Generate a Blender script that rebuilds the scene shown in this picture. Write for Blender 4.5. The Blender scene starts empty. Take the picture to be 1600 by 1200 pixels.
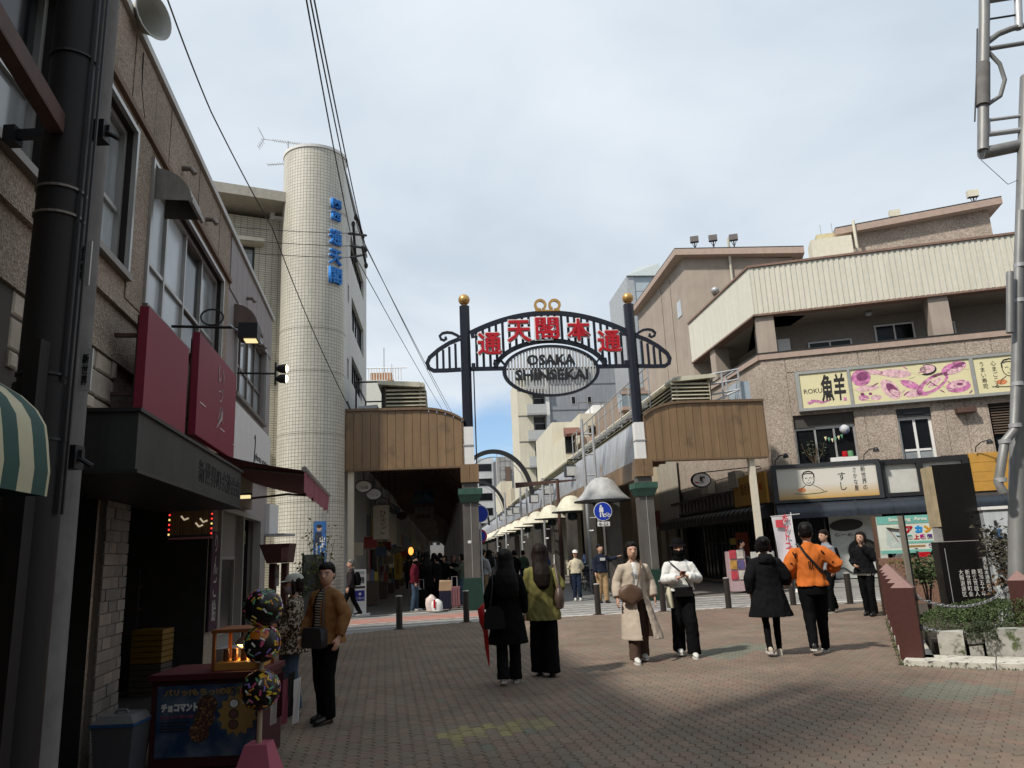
import bpy,bmesh,math,random
from mathutils import Vector,Matrix,noise
random.seed(7)
SC = bpy.context.scene
COL = SC.collection
RAD = math.radians
# ------------------------------------------------------------------ camera
FPX,PITCH,ROLL,EYE = 1165.0,RAD(12.77),RAD(2.55),1.6
cF = Vector((0,math.cos(PITCH),math.sin(PITCH)))
cU0 = Vector((0,-math.sin(PITCH),math.cos(PITCH)))
cX0 = Vector((1,0,0))
cR = cX0 * math.cos(ROLL) - cU0 * math.sin(ROLL)
cU = cX0 * math.sin(ROLL) + cU0 * math.cos(ROLL)
CAM = Vector((0,0,EYE))
cam = bpy.data.objects.new('camera',bpy.data.cameras.new('camera'))
cam.data.sensor_width = 36.0
cam.data.lens = 36.0 * FPX / 1600.0
cam.data.clip_start,cam.data.clip_end = 0.1,3000.0
cam.matrix_world = Matrix.Translation(CAM) @ Matrix((cR,cU,-cF)).transposed().to_4x4()
COL.objects.link(cam)
SC.camera = cam
# ------------------------------------------------------------------ exposure
SC.view_settings.view_transform = 'Standard'
SC.view_settings.look = 'None'
SC.view_settings.exposure = 0.2
SC.view_settings.gamma = 1.0
SC.view_settings.use_curve_mapping = False
SC.render.engine = 'CYCLES'
SC.cycles.max_bounces = 6
SC.cycles.diffuse_bounces = 3
SC.cycles.glossy_bounces = 3
SC.cycles.transmission_bounces = 4
SC.cycles.transparent_max_bounces = 8
SC.cycles.caustics_reflective = False
SC.cycles.caustics_refractive = False
SC.cycles.use_denoising = True
# ------------------------------------------------------------------ sun and sky
SUN_AZ = Vector((-0.78,-0.63,0)).normalized()      # horizontal direction towards the sun
SUN_EL = RAD(50)
sun_dir = SUN_AZ * math.cos(SUN_EL) + Vector((0,0,math.sin(SUN_EL)))
sl = bpy.data.lights.new('sun','SUN')
sl.energy,sl.angle,sl.color = 4.0,RAD(3.2),(1.0,0.94,0.85)
so = bpy.data.objects.new('sun',sl)
so.rotation_euler = (-sun_dir).to_track_quat('-Z','Y').to_euler()
so.location = (-20,-20,40)
COL.objects.link(so)
W = bpy.data.worlds.new('World')
SC.world = W
W.use_nodes = True
def build_sky():
 nt = W.node_tree; nt.nodes.clear(); N = nt.nodes.new; L = nt.links.new
 out = N('ShaderNodeOutputWorld'); bg = N('ShaderNodeBackground'); bg.inputs['Strength'].default_value = 0.1
 sky = N('ShaderNodeTexSky'); sky.sky_type = 'NISHITA'; sky.sun_disc = False
 sky.sun_elevation = SUN_EL; sky.sun_rotation = math.atan2(SUN_AZ.x,SUN_AZ.y)
 sky.air_density,sky.dust_density,sky.ozone_density = 1.0,0.6,1.5
 tc = N('ShaderNodeTexCoord')
 sep = N('ShaderNodeSeparateXYZ'); L(tc.outputs['Generated'],sep.inputs[0])
 def M(op,a,b=None,c=None,clamp=False):
  n = N('ShaderNodeMath'); n.operation = op; n.use_clamp = clamp
  for i,v in enumerate((a,b,c)):
   if v is None: continue
   if isinstance(v,(int,float)): n.inputs[i].default_value = v
   else: L(v,n.inputs[i])
  return n.outputs[0]
 # clouds lie on a flat layer: project the view direction onto it
 zc = M('ADD',M('MAXIMUM',sep.outputs[2],0.0),0.16)
 px = M('DIVIDE',sep.outputs[0],zc); py = M('DIVIDE',sep.outputs[1],zc)
 cmb = N('ShaderNodeCombineXYZ'); L(px,cmb.inputs[0]); L(py,cmb.inputs[1])
 def noise_tex(sc,det,rough,off,dist=0.0):
  mp = N('ShaderNodeMapping'); mp.inputs['Location'].default_value = off
  L(cmb.outputs[0],mp.inputs[0])
  n = N('ShaderNodeTexNoise'); n.inputs['Scale'].default_value = sc; n.inputs['Detail'].default_value = det
  n.inputs['Roughness'].default_value = rough; n.inputs['Distortion'].default_value = dist
  L(mp.outputs[0],n.inputs['Vector']); return n.outputs['Fac']
 big = noise_tex(0.7,5,0.5,(3.1,1.7,0),0.3)
 mid = noise_tex(1.6,6,0.55,(0.4,5.2,0),0.4)
 t = M('ADD',M('MULTIPLY',big,0.65),M('MULTIPLY',mid,0.35))
 cr = N('ShaderNodeValToRGB'); L(t,cr.inputs[0])
 cr.color_ramp.elements[0].position = 0.40; cr.color_ramp.elements[0].color = (5.2,6.0,6.85,1)
 cr.color_ramp.elements[1].position = 0.60; cr.color_ramp.elements[1].color = (7.1,7.7,8.3,1)
 # clear strip of blue low over the far end of the street, frayed by noise
 el = M('SUBTRACT',sep.outputs[2],0.135)
 az = M('ADD',sep.outputs[0],0.055)
 d2 = M('ADD',M('MULTIPLY',M('MULTIPLY',el,el),180.0),M('MULTIPLY',M('MULTIPLY',az,az),55.0))
 gap = M('SUBTRACT',1.35,M('ADD',d2,M('MULTIPLY',M('SUBTRACT',mid,0.45),2.2)),clamp=True)
 gap = M('SMOOTH_MIN',gap,0.92,0.2)
 mx = N('ShaderNodeMixRGB'); L(gap,mx.inputs[0]); L(cr.outputs[0],mx.inputs[1])
 tint = N('ShaderNodeMixRGB'); tint.blend_type = 'ADD'; tint.inputs[0].default_value = 1.0
 tint.inputs[2].default_value = (0.2,0.9,2.0,1); L(sky.outputs[0],tint.inputs[1])
 L(tint.outputs[0],mx.inputs[2])
 L(mx.outputs[0],bg.inputs['Color']); L(bg.outputs[0],out.inputs[0])
build_sky()
# ------------------------------------------------------------------ rays: where a sight line meets a real plane
def ray(x,y): return cF * FPX + cR * (x - 800) + cU * (600 - y)
def G(x,y,z=0.0):
 d = ray(x,y); return CAM + d * ((z - EYE) / d.z)
def V(x,y,Y):
 d = ray(x,y); return CAM + d * (Y / d.y)
def horizon(x): return 600 + (cF.z * FPX + cR.z * (x - 800)) / cU.z
def vp_dir(x):
 d = ray(x,horizon(x)); d.z = 0; return d.normalized()
Z3 = Vector((0,0,1))
class Frame:
 """vertical plane: origin o, direction u along it, normal n out of it"""
 def __init__(s,o,u,n):
  s.o = Vector((o[0],o[1],0)); s.u = u.normalized(); s.n = n.normalized()
 def p(s,u,z,n=0.0): return s.o + s.u * u + s.n * n + Z3 * z
 def px(s,x,y,n=0.0):
  d = ray(x,y); q = s.o + s.n * n
  t = (q - CAM).dot(s.n) / d.dot(s.n); P = CAM + d * t
  return (P - q).dot(s.u),P.z
 def un(s,P):
  q = P - s.o; return q.dot(s.u),q.dot(s.n)
# ------------------------------------------------------------------ materials
MATS = {}
def mat(name,col,rough=0.6,metal=0.0,var=0.08,vscale=6.0,bump=0.0,bscale=60.0,spec=0.4,col2=None,c2=0.0,c2scale=2.0,
  emit=None,estr=0.0,rnd=0.0,coat=0.0,alpha=None,trans=0.0,streak=0.0):
 """procedural material: base colour with blotches (var), a second colour in patches (col2), vertical streaks of dirt, fine relief"""
 if name in MATS: return MATS[name]
 m = bpy.data.materials.new(name); m.use_nodes = True; nt = m.node_tree; N = nt.nodes.new; L = nt.links.new
 b = nt.nodes['Principled BSDF']
 b.inputs['Roughness'].default_value = rough; b.inputs['Metallic'].default_value = metal
 b.inputs['Specular IOR Level'].default_value = spec
 if coat: b.inputs['Coat Weight'].default_value = coat; b.inputs['Coat Roughness'].default_value = 0.1
 if trans: b.inputs['Transmission Weight'].default_value = trans
 tc = N('ShaderNodeTexCoord')
 def ntex(sc,det=4,rough=0.6,vec=None):
  n = N('ShaderNodeTexNoise'); n.inputs['Scale'].default_value = sc; n.inputs['Detail'].default_value = det
  n.inputs['Roughness'].default_value = rough; L(vec or tc.outputs['Object'],n.inputs['Vector']); return n.outputs['Fac']
 c4 = (*col,1)
 cur = None
 if col2 is not None:
  r = N('ShaderNodeValToRGB'); L(ntex(c2scale,5),r.inputs[0])
  r.color_ramp.elements[0].position = 0.62 - c2; r.color_ramp.elements[1].position = 0.72 - c2
  x = N('ShaderNodeMixRGB'); L(r.outputs[0],x.inputs[0]); x.inputs[1].default_value = c4; x.inputs[2].default_value = (*col2,1)
  cur = x.outputs[0]
 def mulby(fac_out,lo,hi):
  nonlocal cur
  mr = N('ShaderNodeMapRange'); L(fac_out,mr.inputs[0]); mr.inputs[1].default_value = 0.3; mr.inputs[2].default_value = 0.7
  mr.inputs[3].default_value = lo; mr.inputs[4].default_value = hi
  x = N('ShaderNodeMixRGB'); x.blend_type = 'MULTIPLY'; x.inputs[0].default_value = 1.0
  if cur is None: x.inputs[1].default_value = c4
  else: L(cur,x.inputs[1])
  L(mr.outputs[0],x.inputs[2]); cur = x.outputs[0]
 if var: mulby(ntex(vscale),1 - var,1 + var)
 if streak:
  mp = N('ShaderNodeMapping'); mp.inputs['Scale'].default_value = (1,1,0.06); L(tc.outputs['Object'],mp.inputs[0])
  mulby(ntex(5.0,5,0.7,mp.outputs[0]),1 - streak,1 + streak * 0.3)
 if rnd:
  oi = N('ShaderNodeObjectInfo'); mr = N('ShaderNodeMapRange'); L(oi.outputs['Random'],mr.inputs[0])
  mr.inputs[3].default_value = 1 - rnd; mr.inputs[4].default_value = 1 + rnd
  x = N('ShaderNodeMixRGB'); x.blend_type = 'MULTIPLY'; x.inputs[0].default_value = 1.0
  if cur is None: x.inputs[1].default_value = c4
  else: L(cur,x.inputs[1])
  L(mr.outputs[0],x.inputs[2]); cur = x.outputs[0]
 if cur is None: b.inputs['Base Color'].default_value = c4
 else: L(cur,b.inputs['Base Color'])
 if bump:
  bp = N('ShaderNodeBump'); bp.inputs['Strength'].default_value = bump; bp.inputs['Distance'].default_value = 0.01
  L(ntex(bscale,3,0.65),bp.inputs['Height']); L(bp.outputs[0],b.inputs['Normal'])
 if emit is not None:
  b.inputs['Emission Color'].default_value = (*emit,1); b.inputs['Emission Strength'].default_value = estr
 if alpha is not None: b.inputs['Alpha'].default_value = alpha
 MATS[name] = m
 return m
def node_mat(name,fn,rough=0.6,spec=0.4,metal=0.0):
 """material whose colour/relief come from fn(N, L, texcoord) -> (colour socket, height socket or None, bump strength)"""
 if name in MATS: return MATS[name]
 m = bpy.data.materials.new(name); m.use_nodes = True; nt = m.node_tree
 b = nt.nodes['Principled BSDF']; b.inputs['Roughness'].default_value = rough
 b.inputs['Specular IOR Level'].default_value = spec; b.inputs['Metallic'].default_value = metal
 N = nt.nodes.new; L = nt.links.new; tc = N('ShaderNodeTexCoord')
 c,h,s = fn(N,L,tc)
 L(c,b.inputs['Base Color'])
 if h is not None:
  bp = N('ShaderNodeBump'); bp.inputs['Strength'].default_value = s; bp.inputs['Distance'].default_value = 0.01
  L(h,bp.inputs['Height']); L(bp.outputs[0],b.inputs['Normal'])
 MATS[name] = m
 return m
# ------------------------------------------------------------------ mesh building
class MB:
 def __init__(s): s.v = []; s.f = []; s.m = []
 def add(s,verts,faces,m=0):
  k = len(s.v); s.v.extend([Vector(q) for q in verts])
  for f in faces: s.f.append(tuple(i + k for i in f)); s.m.append(m)
  return s
 def quad(s,a,b,c,d,m=0): return s.add((a,b,c,d),((0,1,2,3),),m)
 def poly(s,pts,m=0): return s.add(pts,(tuple(range(len(pts))),),m)
 def hexa(s,b,t,m=0):       # bottom ring of 4, top ring of 4
  return s.add(list(b) + list(t),((3,2,1,0),(4,5,6,7),(0,1,5,4),(1,2,6,5),(2,3,7,6),(3,0,4,7)),m)
 def box(s,a,b,m=0):
  x0,y0,z0 = a; x1,y1,z1 = b
  return s.hexa([(x0,y0,z0),(x1,y0,z0),(x1,y1,z0),(x0,y1,z0)],[(x0,y0,z1),(x1,y0,z1),(x1,y1,z1),(x0,y1,z1)],m)
 def fbox(s,F,u0,u1,z0,z1,n0,n1,m=0):
  b = [F.p(u0,z0,n0),F.p(u1,z0,n0),F.p(u1,z0,n1),F.p(u0,z0,n1)]
  t = [F.p(u0,z1,n0),F.p(u1,z1,n0),F.p(u1,z1,n1),F.p(u0,z1,n1)]
  return s.hexa(b,t,m)
 def prism(s,pts,vec,m=0):
  n = len(pts); vec = Vector(vec); p = [Vector(q) for q in pts]
  fs = [tuple(range(n))[::-1],tuple(range(n,2 * n))] + [(i,(i + 1) % n,n + (i + 1) % n,n + i) for i in range(n)]
  return s.add(p + [q + vec for q in p],fs,m)
 def rings(s,R,cap=True,m=0,closed=True):
  k = len(R[0]); vs = [q for r in R for q in r]; fs = []
  for i in range(len(R) - 1):
   for j in range(k if closed else k - 1):
    a = i * k + j; b = i * k + (j + 1) % k
    fs.append((a,b,b + k,a + k))
  if cap: fs.append(tuple(range(k))[::-1]); fs.append(tuple(range((len(R) - 1) * k,len(R) * k)))
  return s.add(vs,fs,m)
 def tube(s,path,r,n=8,m=0,cap=True,flat=None):
  P = [Vector(q) for q in path]; R = []
  rs = r if isinstance(r,(list,tuple)) else [r] * len(P)
  up = None
  for i,p in enumerate(P):
   t = (P[min(i + 1,len(P) - 1)] - P[max(i - 1,0)])
   if t.length < 1e-9: t = Vector((0,0,1))
   t.normalize()
   if up is None: up = Vector((0,0,1)) if abs(t.z) < 0.95 else Vector((0,1,0))
   a = t.cross(up);
   if a.length < 1e-6: a = t.orthogonal()
   a.normalize(); b = a.cross(t).normalized(); up = b
   k = flat or 1.0
   R.append([p + a * (math.cos(2 * math.pi * j / n) * rs[i]) + b * (math.sin(2 * math.pi * j / n) * rs[i] * k) for j in range(n)])
  return s.rings(R,cap,m)
 def lathe(s,c,prof,n=16,m=0,ax=None,cap=True):
  c = Vector(c); z = (ax or Z3).normalized(); a = z.orthogonal().normalized(); b = z.cross(a)
  R = [[c + z * h + (a * math.cos(2 * math.pi * j / n) + b * math.sin(2 * math.pi * j / n)) * max(r,1e-4) for j in range(n)] for r,h in prof]
  return s.rings(R,cap,m)
 def ball(s,c,r,nu=12,nv=8,m=0):
  c = Vector(c); rx,ry,rz = r if isinstance(r,(tuple,list)) else (r,r,r)
  R = []
  for i in range(nv + 1):
   a = math.pi * i / nv; sr = max(math.sin(a),1e-3)
   R.append([c + Vector((rx * sr * math.cos(2 * math.pi * j / nu),ry * sr * math.sin(2 * math.pi * j / nu),-rz * math.cos(a))) for j in range(nu)])
  return s.rings(R,True,m)
 def mesh(s,name,mats,org=None,smooth=False,auto=None):
  me = bpy.data.meshes.new(name); o = org or Vector((0,0,0))
  me.from_pydata([tuple(q - o) for q in s.v],[],s.f)
  for q in (mats if isinstance(mats,(list,tuple)) else [mats]): me.materials.append(q)
  me.polygons.foreach_set('material_index',s.m)
  bm = bmesh.new(); bm.from_mesh(me); bmesh.ops.recalc_face_normals(bm,faces=bm.faces); bm.to_mesh(me); bm.free()
  if smooth:
   me.polygons.foreach_set('use_smooth',[True] * len(me.polygons))
   if auto: me.set_sharp_from_angle(angle=RAD(auto))
  me.update(); return me
 def build(s,name,mats,parent=None,kind=None,smooth=False,auto=40,label=None):
  if parent is not None: org = wloc(parent)
  else:
   xs = [q.x for q in s.v]; ys = [q.y for q in s.v]; zs = [q.z for q in s.v]
   org = Vector(((min(xs) + max(xs)) / 2,(min(ys) + max(ys)) / 2,min(zs)))
  ob = bpy.data.objects.new(name,s.mesh(name,mats,org,smooth,auto)); COL.objects.link(ob)
  if parent is not None: ob.parent = parent
  else: ob.location = org
  if kind: ob['kind'] = kind
  if label: ob['label'] = label
  return ob
def wloc(o):
 p = Vector((0,0,0))
 while o is not None: p = p + o.location; o = o.parent
 return p
def thing(name,label,cat,loc=(0,0,0),group=None):
 o = bpy.data.objects.new(name,None); COL.objects.link(o); o.location = loc; o.empty_display_size = 0.2
 return tag(o,label,cat,group)
def tag(o,label,cat,group=None):
 o['label'] = label; o['category'] = cat
 if group: o['group'] = group
 return o
def kids(o): return [c for c in KIDS.get(o,[])] if False else list(o.children)
def dup(o,loc,rz=0.0,label=None,group=None,parent=None):
 c = o.copy(); COL.objects.link(c); c.location = loc; c.rotation_euler = (0,0,rz)
 if parent is not None: c.parent = parent
 if label: c['label'] = label
 if group: c['group'] = group
 def rec(a,b):
  for ch in list(a.children):
   d = ch.copy(); COL.objects.link(d); d.parent = b; rec(ch,d)
 rec(o,c)
 return c
def piece(name,me,loc,parent,rot=None):
 o = bpy.data.objects.new(name,me); COL.objects.link(o); o.parent = parent
 o.location = Vector(loc) - wloc(parent)
 if rot is not None: o.rotation_euler = rot
 return o
# flat lettering: text turned into a thin solid mesh standing on a plane
def text_mesh(s,size,depth=0.004,bold=0.0,shear=0.0,spacing=1.0,align='CENTER'):
 cu = bpy.data.curves.new('lettering','FONT'); cu.body = s; cu.size = size; cu.extrude = depth / 2; cu.offset = bold
 cu.align_x = align; cu.align_y = 'CENTER'; cu.resolution_u = 2; cu.shear = shear; cu.space_character = spacing
 o = bpy.data.objects.new('lettering',cu); COL.objects.link(o)
 dg = bpy.context.evaluated_depsgraph_get(); dg.update()
 me = bpy.data.meshes.new_from_object(o.evaluated_get(dg))
 bpy.data.objects.remove(o); bpy.data.curves.remove(cu)
 return me
def lettering(s,size,at,right,up,m,parent,depth=0.006,bold=0.0,name='lettering',shear=0.0,spacing=1.0,fit=None,align='CENTER'):
 me = text_mesh(s,size,depth,bold,shear,spacing,align)
 r = right.normalized(); u = up.normalized(); n = r.cross(u); sx = sy = 1.0
 if fit:
  xs = [q.co.x for q in me.vertices]; ys = [q.co.y for q in me.vertices]
  w = max(xs) - min(xs); h = max(ys) - min(ys); cx = (max(xs) + min(xs)) / 2; cy = (max(ys) + min(ys)) / 2
  sx,sy = fit[0] / w,fit[1] / h
  for q in me.vertices: q.co.x -= cx; q.co.y -= cy
 Mx = Matrix((r,u,n)).transposed().to_4x4()
 for q in me.vertices: q.co.x *= sx; q.co.y *= sy
 me.transform(Mx)
 me.materials.clear(); me.materials.append(m)
 o = bpy.data.objects.new(name,me); COL.objects.link(o)
 if parent is not None: o.parent = parent; o.location = Vector(at) - wloc(parent)
 else: o.location = at
 return o
def column_text(s,size,at,up,right,m,parent,step=1.08,**k):
 """vertical writing, one mesh"""
 return lettering('\n'.join(s),size,at,right,up,m,parent,**k)
def wall_holes(mb,F,u0,u1,z0,z1,holes,n=0.0,depth=0.18,m=0,mrev=0):
 """front face of a wall with rectangular openings and their reveals; holes = [(ua,ub,za,zb)]"""
 us = sorted(set([u0,u1] + [min(max(h[i],u0),u1) for h in holes for i in (0,1)]))
 zs = sorted(set([z0,z1] + [min(max(h[i],z0),z1) for h in holes for i in (2,3)]))
 for a,b in zip(us,us[1:]):
  for c,d in zip(zs,zs[1:]):
   cu_,cz = (a + b) / 2,(c + d) / 2
   if any(h[0] < cu_ < h[1] and h[2] < cz < h[3] for h in holes): continue
   mb.quad(F.p(a,c,n),F.p(b,c,n),F.p(b,d,n),F.p(a,d,n),m)
 for a,b,c,d in holes:
  a,b,c,d = max(a,u0),min(b,u1),max(c,z0),min(d,z1)
  k = n - depth
  for (p,q) in (((a,c),(b,c)),((b,c),(b,d)),((b,d),(a,d)),((a,d),(a,c))):
   mb.quad(F.p(*p,n),F.p(*q,n),F.p(*q,k),F.p(*p,k),mrev)
def window(F,parent,u0,u1,z0,z1,n,frame_m,pane_m,cols=2,rows=1,fw=0.05,fd=0.06,rowz=None,pane_mats=None,name='window'):
 """sash window set at depth n: frame (the part) with panes (sub-parts)"""
 mb = MB()
 mb.fbox(F,u0,u0 + fw,z0,z1,n,n + fd); mb.fbox(F,u1 - fw,u1,z0,z1,n,n + fd)
 mb.fbox(F,u0 + fw,u1 - fw,z0,z0 + fw,n,n + fd); mb.fbox(F,u0 + fw,u1 - fw,z1 - fw,z1,n,n + fd)
 us = [u0 + fw + (u1 - u0 - 2 * fw) * i / cols for i in range(cols + 1)]
 zz = rowz or [z0 + fw + (z1 - z0 - 2 * fw) * i / rows for i in range(rows + 1)]
 for i in range(1,cols): mb.fbox(F,us[i] - fw * .45,us[i] + fw * .45,z0 + fw,z1 - fw,n + .004,n + fd * .9)
 for i in range(cols):
  for zq in zz[1:-1]:
   mb.fbox(F,us[i] + fw * .45,us[i + 1] - fw * .45,zq - fw * .4,zq + fw * .4,n + .006,n + fd * .8)
 w = mb.build(name,frame_m,parent)
 k = 0
 for i in range(cols):
  for j in range(len(zz) - 1):
   pm = pane_mats[k % len(pane_mats)] if pane_mats else pane_m
   g = MB(); t = random.uniform(-.004,.004)
   g.quad(F.p(us[i],zz[j],n + .02 + t),F.p(us[i + 1],zz[j],n + .02 - t),F.p(us[i + 1],zz[j + 1],n + .02 - t),F.p(us[i],zz[j + 1],n + .02 + t))
   g.build('pane',pm,w); k += 1
 return w
# ------------------------------------------------------------------ frames of the place
dL,dS = vp_dir(600),vp_dir(690)
FL = Frame(G(425,995),dL,Vector((dL.y,-dL.x,0)))              # left-hand row of shops
tS = Vector((dS.y,-dS.x,0))
FS = Frame(G(740,952),tS,-dS)                                   # across the street, at the gate: u to the right, n towards the camera
dR = Vector((0.97,-0.24,0)).normalized()
FR = Frame(G(1320,916),dR,Vector((dR.y,-dR.x,0)))             # restaurant front
FRS = Frame(FR.p(-1.85,0),dS,Vector((-dS.y,dS.x,0)))          # its side along the street
def S(t,d,z=0.0): return FS.p(t,z,-d)
# ------------------------------------------------------------------ common materials
def m_stucco(N,L,tc):
 n1 = N('ShaderNodeTexVoronoi'); n1.inputs['Scale'].default_value = 55; L(tc.outputs['Object'],n1.inputs['Vector'])
 n2 = N('ShaderNodeTexNoise'); n2.inputs['Scale'].default_value = 1.1; n2.inputs['Detail'].default_value = 6; L(tc.outputs['Object'],n2.inputs['Vector'])
 r = N('ShaderNodeValToRGB'); L(n1.outputs['Color'],r.inputs[0])
 r.color_ramp.elements[0].color = (.20,.155,.12,1); r.color_ramp.elements[1].color = (.47,.385,.31,1)
 m2 = N('ShaderNodeMapRange'); L(n2.outputs['Fac'],m2.inputs[0]); m2.inputs[1].default_value = .3; m2.inputs[2].default_value = .7; m2.inputs[3].default_value = .78; m2.inputs[4].default_value = 1.12
 x = N('ShaderNodeMixRGB'); x.blend_type = 'MULTIPLY'; x.inputs[0].default_value = 1; L(r.outputs[0],x.inputs[1]); L(m2.outputs[0],x.inputs[2])
 return x.outputs[0],n1.outputs['Distance'],0.9
M_STUCCO = node_mat('pebble_stucco',m_stucco,0.9,0.2)
def m_pebble(N,L,tc):
 n1 = N('ShaderNodeTexVoronoi'); n1.inputs['Scale'].default_value = 26; L(tc.outputs['Object'],n1.inputs['Vector'])
 n2 = N('ShaderNodeTexNoise'); n2.inputs['Scale'].default_value = .7; n2.inputs['Detail'].default_value = 6; L(tc.outputs['Object'],n2.inputs['Vector'])
 r = N('ShaderNodeValToRGB'); L(n1.outputs['Color'],r.inputs[0])
 r.color_ramp.elements[0].color = (.215,.168,.135,1); r.color_ramp.elements[1].color = (.49,.415,.345,1)
 m2 = N('ShaderNodeMapRange'); L(n2.outputs['Fac'],m2.inputs[0]); m2.inputs[1].default_value = .3; m2.inputs[2].default_value = .7; m2.inputs[3].default_value = .8; m2.inputs[4].default_value = 1.1
 x = N('ShaderNodeMixRGB'); x.blend_type = 'MULTIPLY'; x.inputs[0].default_value = 1; L(r.outputs[0],x.inputs[1]); L(m2.outputs[0],x.inputs[2])
 return x.outputs[0],n1.outputs['Distance'],0.8
M_PEBBLE = node_mat('tan_pebble_render',m_pebble,0.9,0.2)
M_MAUVE = mat('mauve_panel',(.30,.265,.26),.7,var=.07,bump=.2,bscale=90)
M_ALU = mat('aluminium',(.42,.41,.39),.42,.6,var=.05)
M_ALUB = mat('bronze_aluminium',(.19,.165,.145),.45,.5,var=.06)
M_DARKM = mat('dark_metal',(.03,.03,.032),.5,.3,var=.1)
M_BLACK = mat('black_paint',(.015,.015,.017),.5,var=.1)
M_NAVY = mat('navy_paint',(.006,.008,.017),.42,var=.1)
M_GALV = mat('galvanised_steel',(.40,.41,.42),.5,.4,var=.12,vscale=3)
M_WHITE = mat('white_paint',(.72,.71,.69),.5,var=.04,streak=.08)
M_CREAM = mat('cream_paint',(.62,.58,.47),.6,var=.06,streak=.1)
M_GLASS = mat('window_glass',(.008,.009,.010),.12,var=.3,vscale=1.2,spec=.2)
M_FROST = mat('frosted_glass',(.40,.43,.45),.22,var=.16,vscale=1.4,spec=.6)
M_CURT = mat('curtained_glass',(.24,.26,.27),.12,var=.25,vscale=2.2,spec=.6)
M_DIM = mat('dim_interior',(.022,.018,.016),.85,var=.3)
M_CONC = mat('concrete',(.30,.29,.275),.85,var=.14,vscale=2.5,bump=.3,streak=.2)
M_RUST = mat('rusty_brown_steel',(.085,.045,.035),.7,.1,var=.3,vscale=5,bump=.3)
# ------------------------------------------------------------------ ground
g = MB(); g.quad((-900,-200,-.05),(900,-200,-.05),(900,1500,-.05),(-900,1500,-.05))
g.build('ground',mat('street_asphalt',(.085,.083,.08),.9,var=.2,vscale=.8,bump=.3,bscale=40),kind='structure')
def sheet(name,pts,z,m,t=.04):
 mb = MB(); mb.prism([(p[0],p[1],z - t) for p in pts],(0,0,t)); return mb.build(name,m,kind='structure')
M_BED = mat('paver_bed',(.028,.025,.022),.95,var=.25)
edgeA,edgeB = -4.45,-4.25
P2 = lambda t,d: S(t,d)
plaza_pts = [FL.p(-1.2,0,-.3),FL.p(-18,0,-.3),Vector((6,-1,0)),Vector((14,8,0)),P2(13,edgeB),P2(-1,edgeB),P2(-2.3,-5.4),P2(-6,-8.0)]
plaza_pts = [Vector((-7.0,17.0,0)),FL.p(-18,0,-.3),Vector((9,-1,0)),Vector((16,9,0)),P2(13,edgeB - .6),P2(9.4,edgeB - .6),P2(8,edgeB),P2(1,edgeB),P2(-.6,edgeB - .1),P2(-2.1,edgeB - .9),P2(-4.2,-6.6)]
sheet('plaza_bed',plaza_pts,-.008,M_BED,.03)
M_ROAD = mat('crossing_road',(.21,.20,.19),.85,var=.14,vscale=1.5,bump=.25,bscale=60)
sheet('crossing_road',[P2(-9,-11),P2(-4.2,-6.6),P2(-2.1,edgeB - .9),P2(-.6,edgeB - .1),P2(1,edgeB),P2(8,edgeB),P2(9.4,edgeB - .6),P2(30,-9),P2(32,-2),P2(11.3,1.9),P2(9.6,.2),P2(-4.2,.2),P2(-9,-2)],-.012,M_ROAD,.03)
M_REDROAD = mat('red_surfacing',(.30,.155,.125),.85,var=.2,vscale=2)
M_LINE = mat('worn_white_line',(.38,.37,.35),.8,var=.15,col2=(.24,.225,.21),c2=.14,c2scale=5)
M_KERB = mat('pale_kerb_stone',(.40,.385,.36),.8,var=.14,vscale=4,bump=.2)
def band(name,d0,d1,z,m,t0=-4.2,t1=11):
 # bands follow the road's gentle bend at its left end
 def off(t): return 0 if t > 1 else -.055 * (1 - t) ** 1.6
 ts = [t0 + (t1 - t0) * i / 24 for i in range(25)]
 mb = MB()
 for a,b in zip(ts,ts[1:]):
  mb.hexa([S(a,d0 + off(a),z - .003),S(b,d0 + off(b),z - .003),S(b,d1 + off(b),z - .003),S(a,d1 + off(a),z - .003)],
    [S(a,d0 + off(a),z),S(b,d0 + off(b),z),S(b,d1 + off(b),z),S(a,d1 + off(a),z)])
 return mb.build(name,m,kind='structure')
band('kerb_strip',edgeB + .05,edgeB + .42,-.006,M_KERB)
band('road_marking',-3.55,-3.35,-.006,M_LINE)
band('road_surfacing',-2.6,-1.05,-.006,M_REDROAD,-4.2,.4)
band('road_marking',-2.85,-2.68,-.002,M_LINE)
band('road_marking',-2.1,-1.92,-.002,M_LINE,.3,10.5)
band('road_marking',-1.3,-1.1,-.002,M_LINE,.3,10.5)
band('road_marking',-.55,-.3,-.004,M_LINE,.3,5.6)
band('kerb_strip',-.2,.1,.0,M_KERB,-4.2,.3)
band('kerb_strip',-.2,.1,.0,M_KERB,5.3,10.0)
for t_ in (-3.6,-2.9,-2.2):
 MB().prism([S(t_,-2.5,-.004),S(t_ + .26,-2.5,-.004),S(t_ + .26,-2.38,-.004),S(t_,-2.38,-.004)],(0,0,.004)).build('road_marking',M_LINE,kind='structure')
M_WALKT = mat('arcade_floor_tile',(.16,.148,.134),.6,var=.16,vscale=3,bump=.1)
sheet('arcade_pavement_left',[P2(-4.3,.1),P2(.5,.1),P2(.5,205),P2(-4.3,205)],.01,M_WALKT)
sheet('arcade_pavement_right',[P2(5.1,.1),P2(11.3,.1),P2(11.3,205),P2(5.1,205)],.01,M_WALKT)
sheet('street',[P2(.5,.2),P2(5.1,.2),P2(5.1,205),P2(.5,205)],-.02,mat('street_grey',(.17,.168,.16),.9,var=.12,vscale=1.2),.03)
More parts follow.
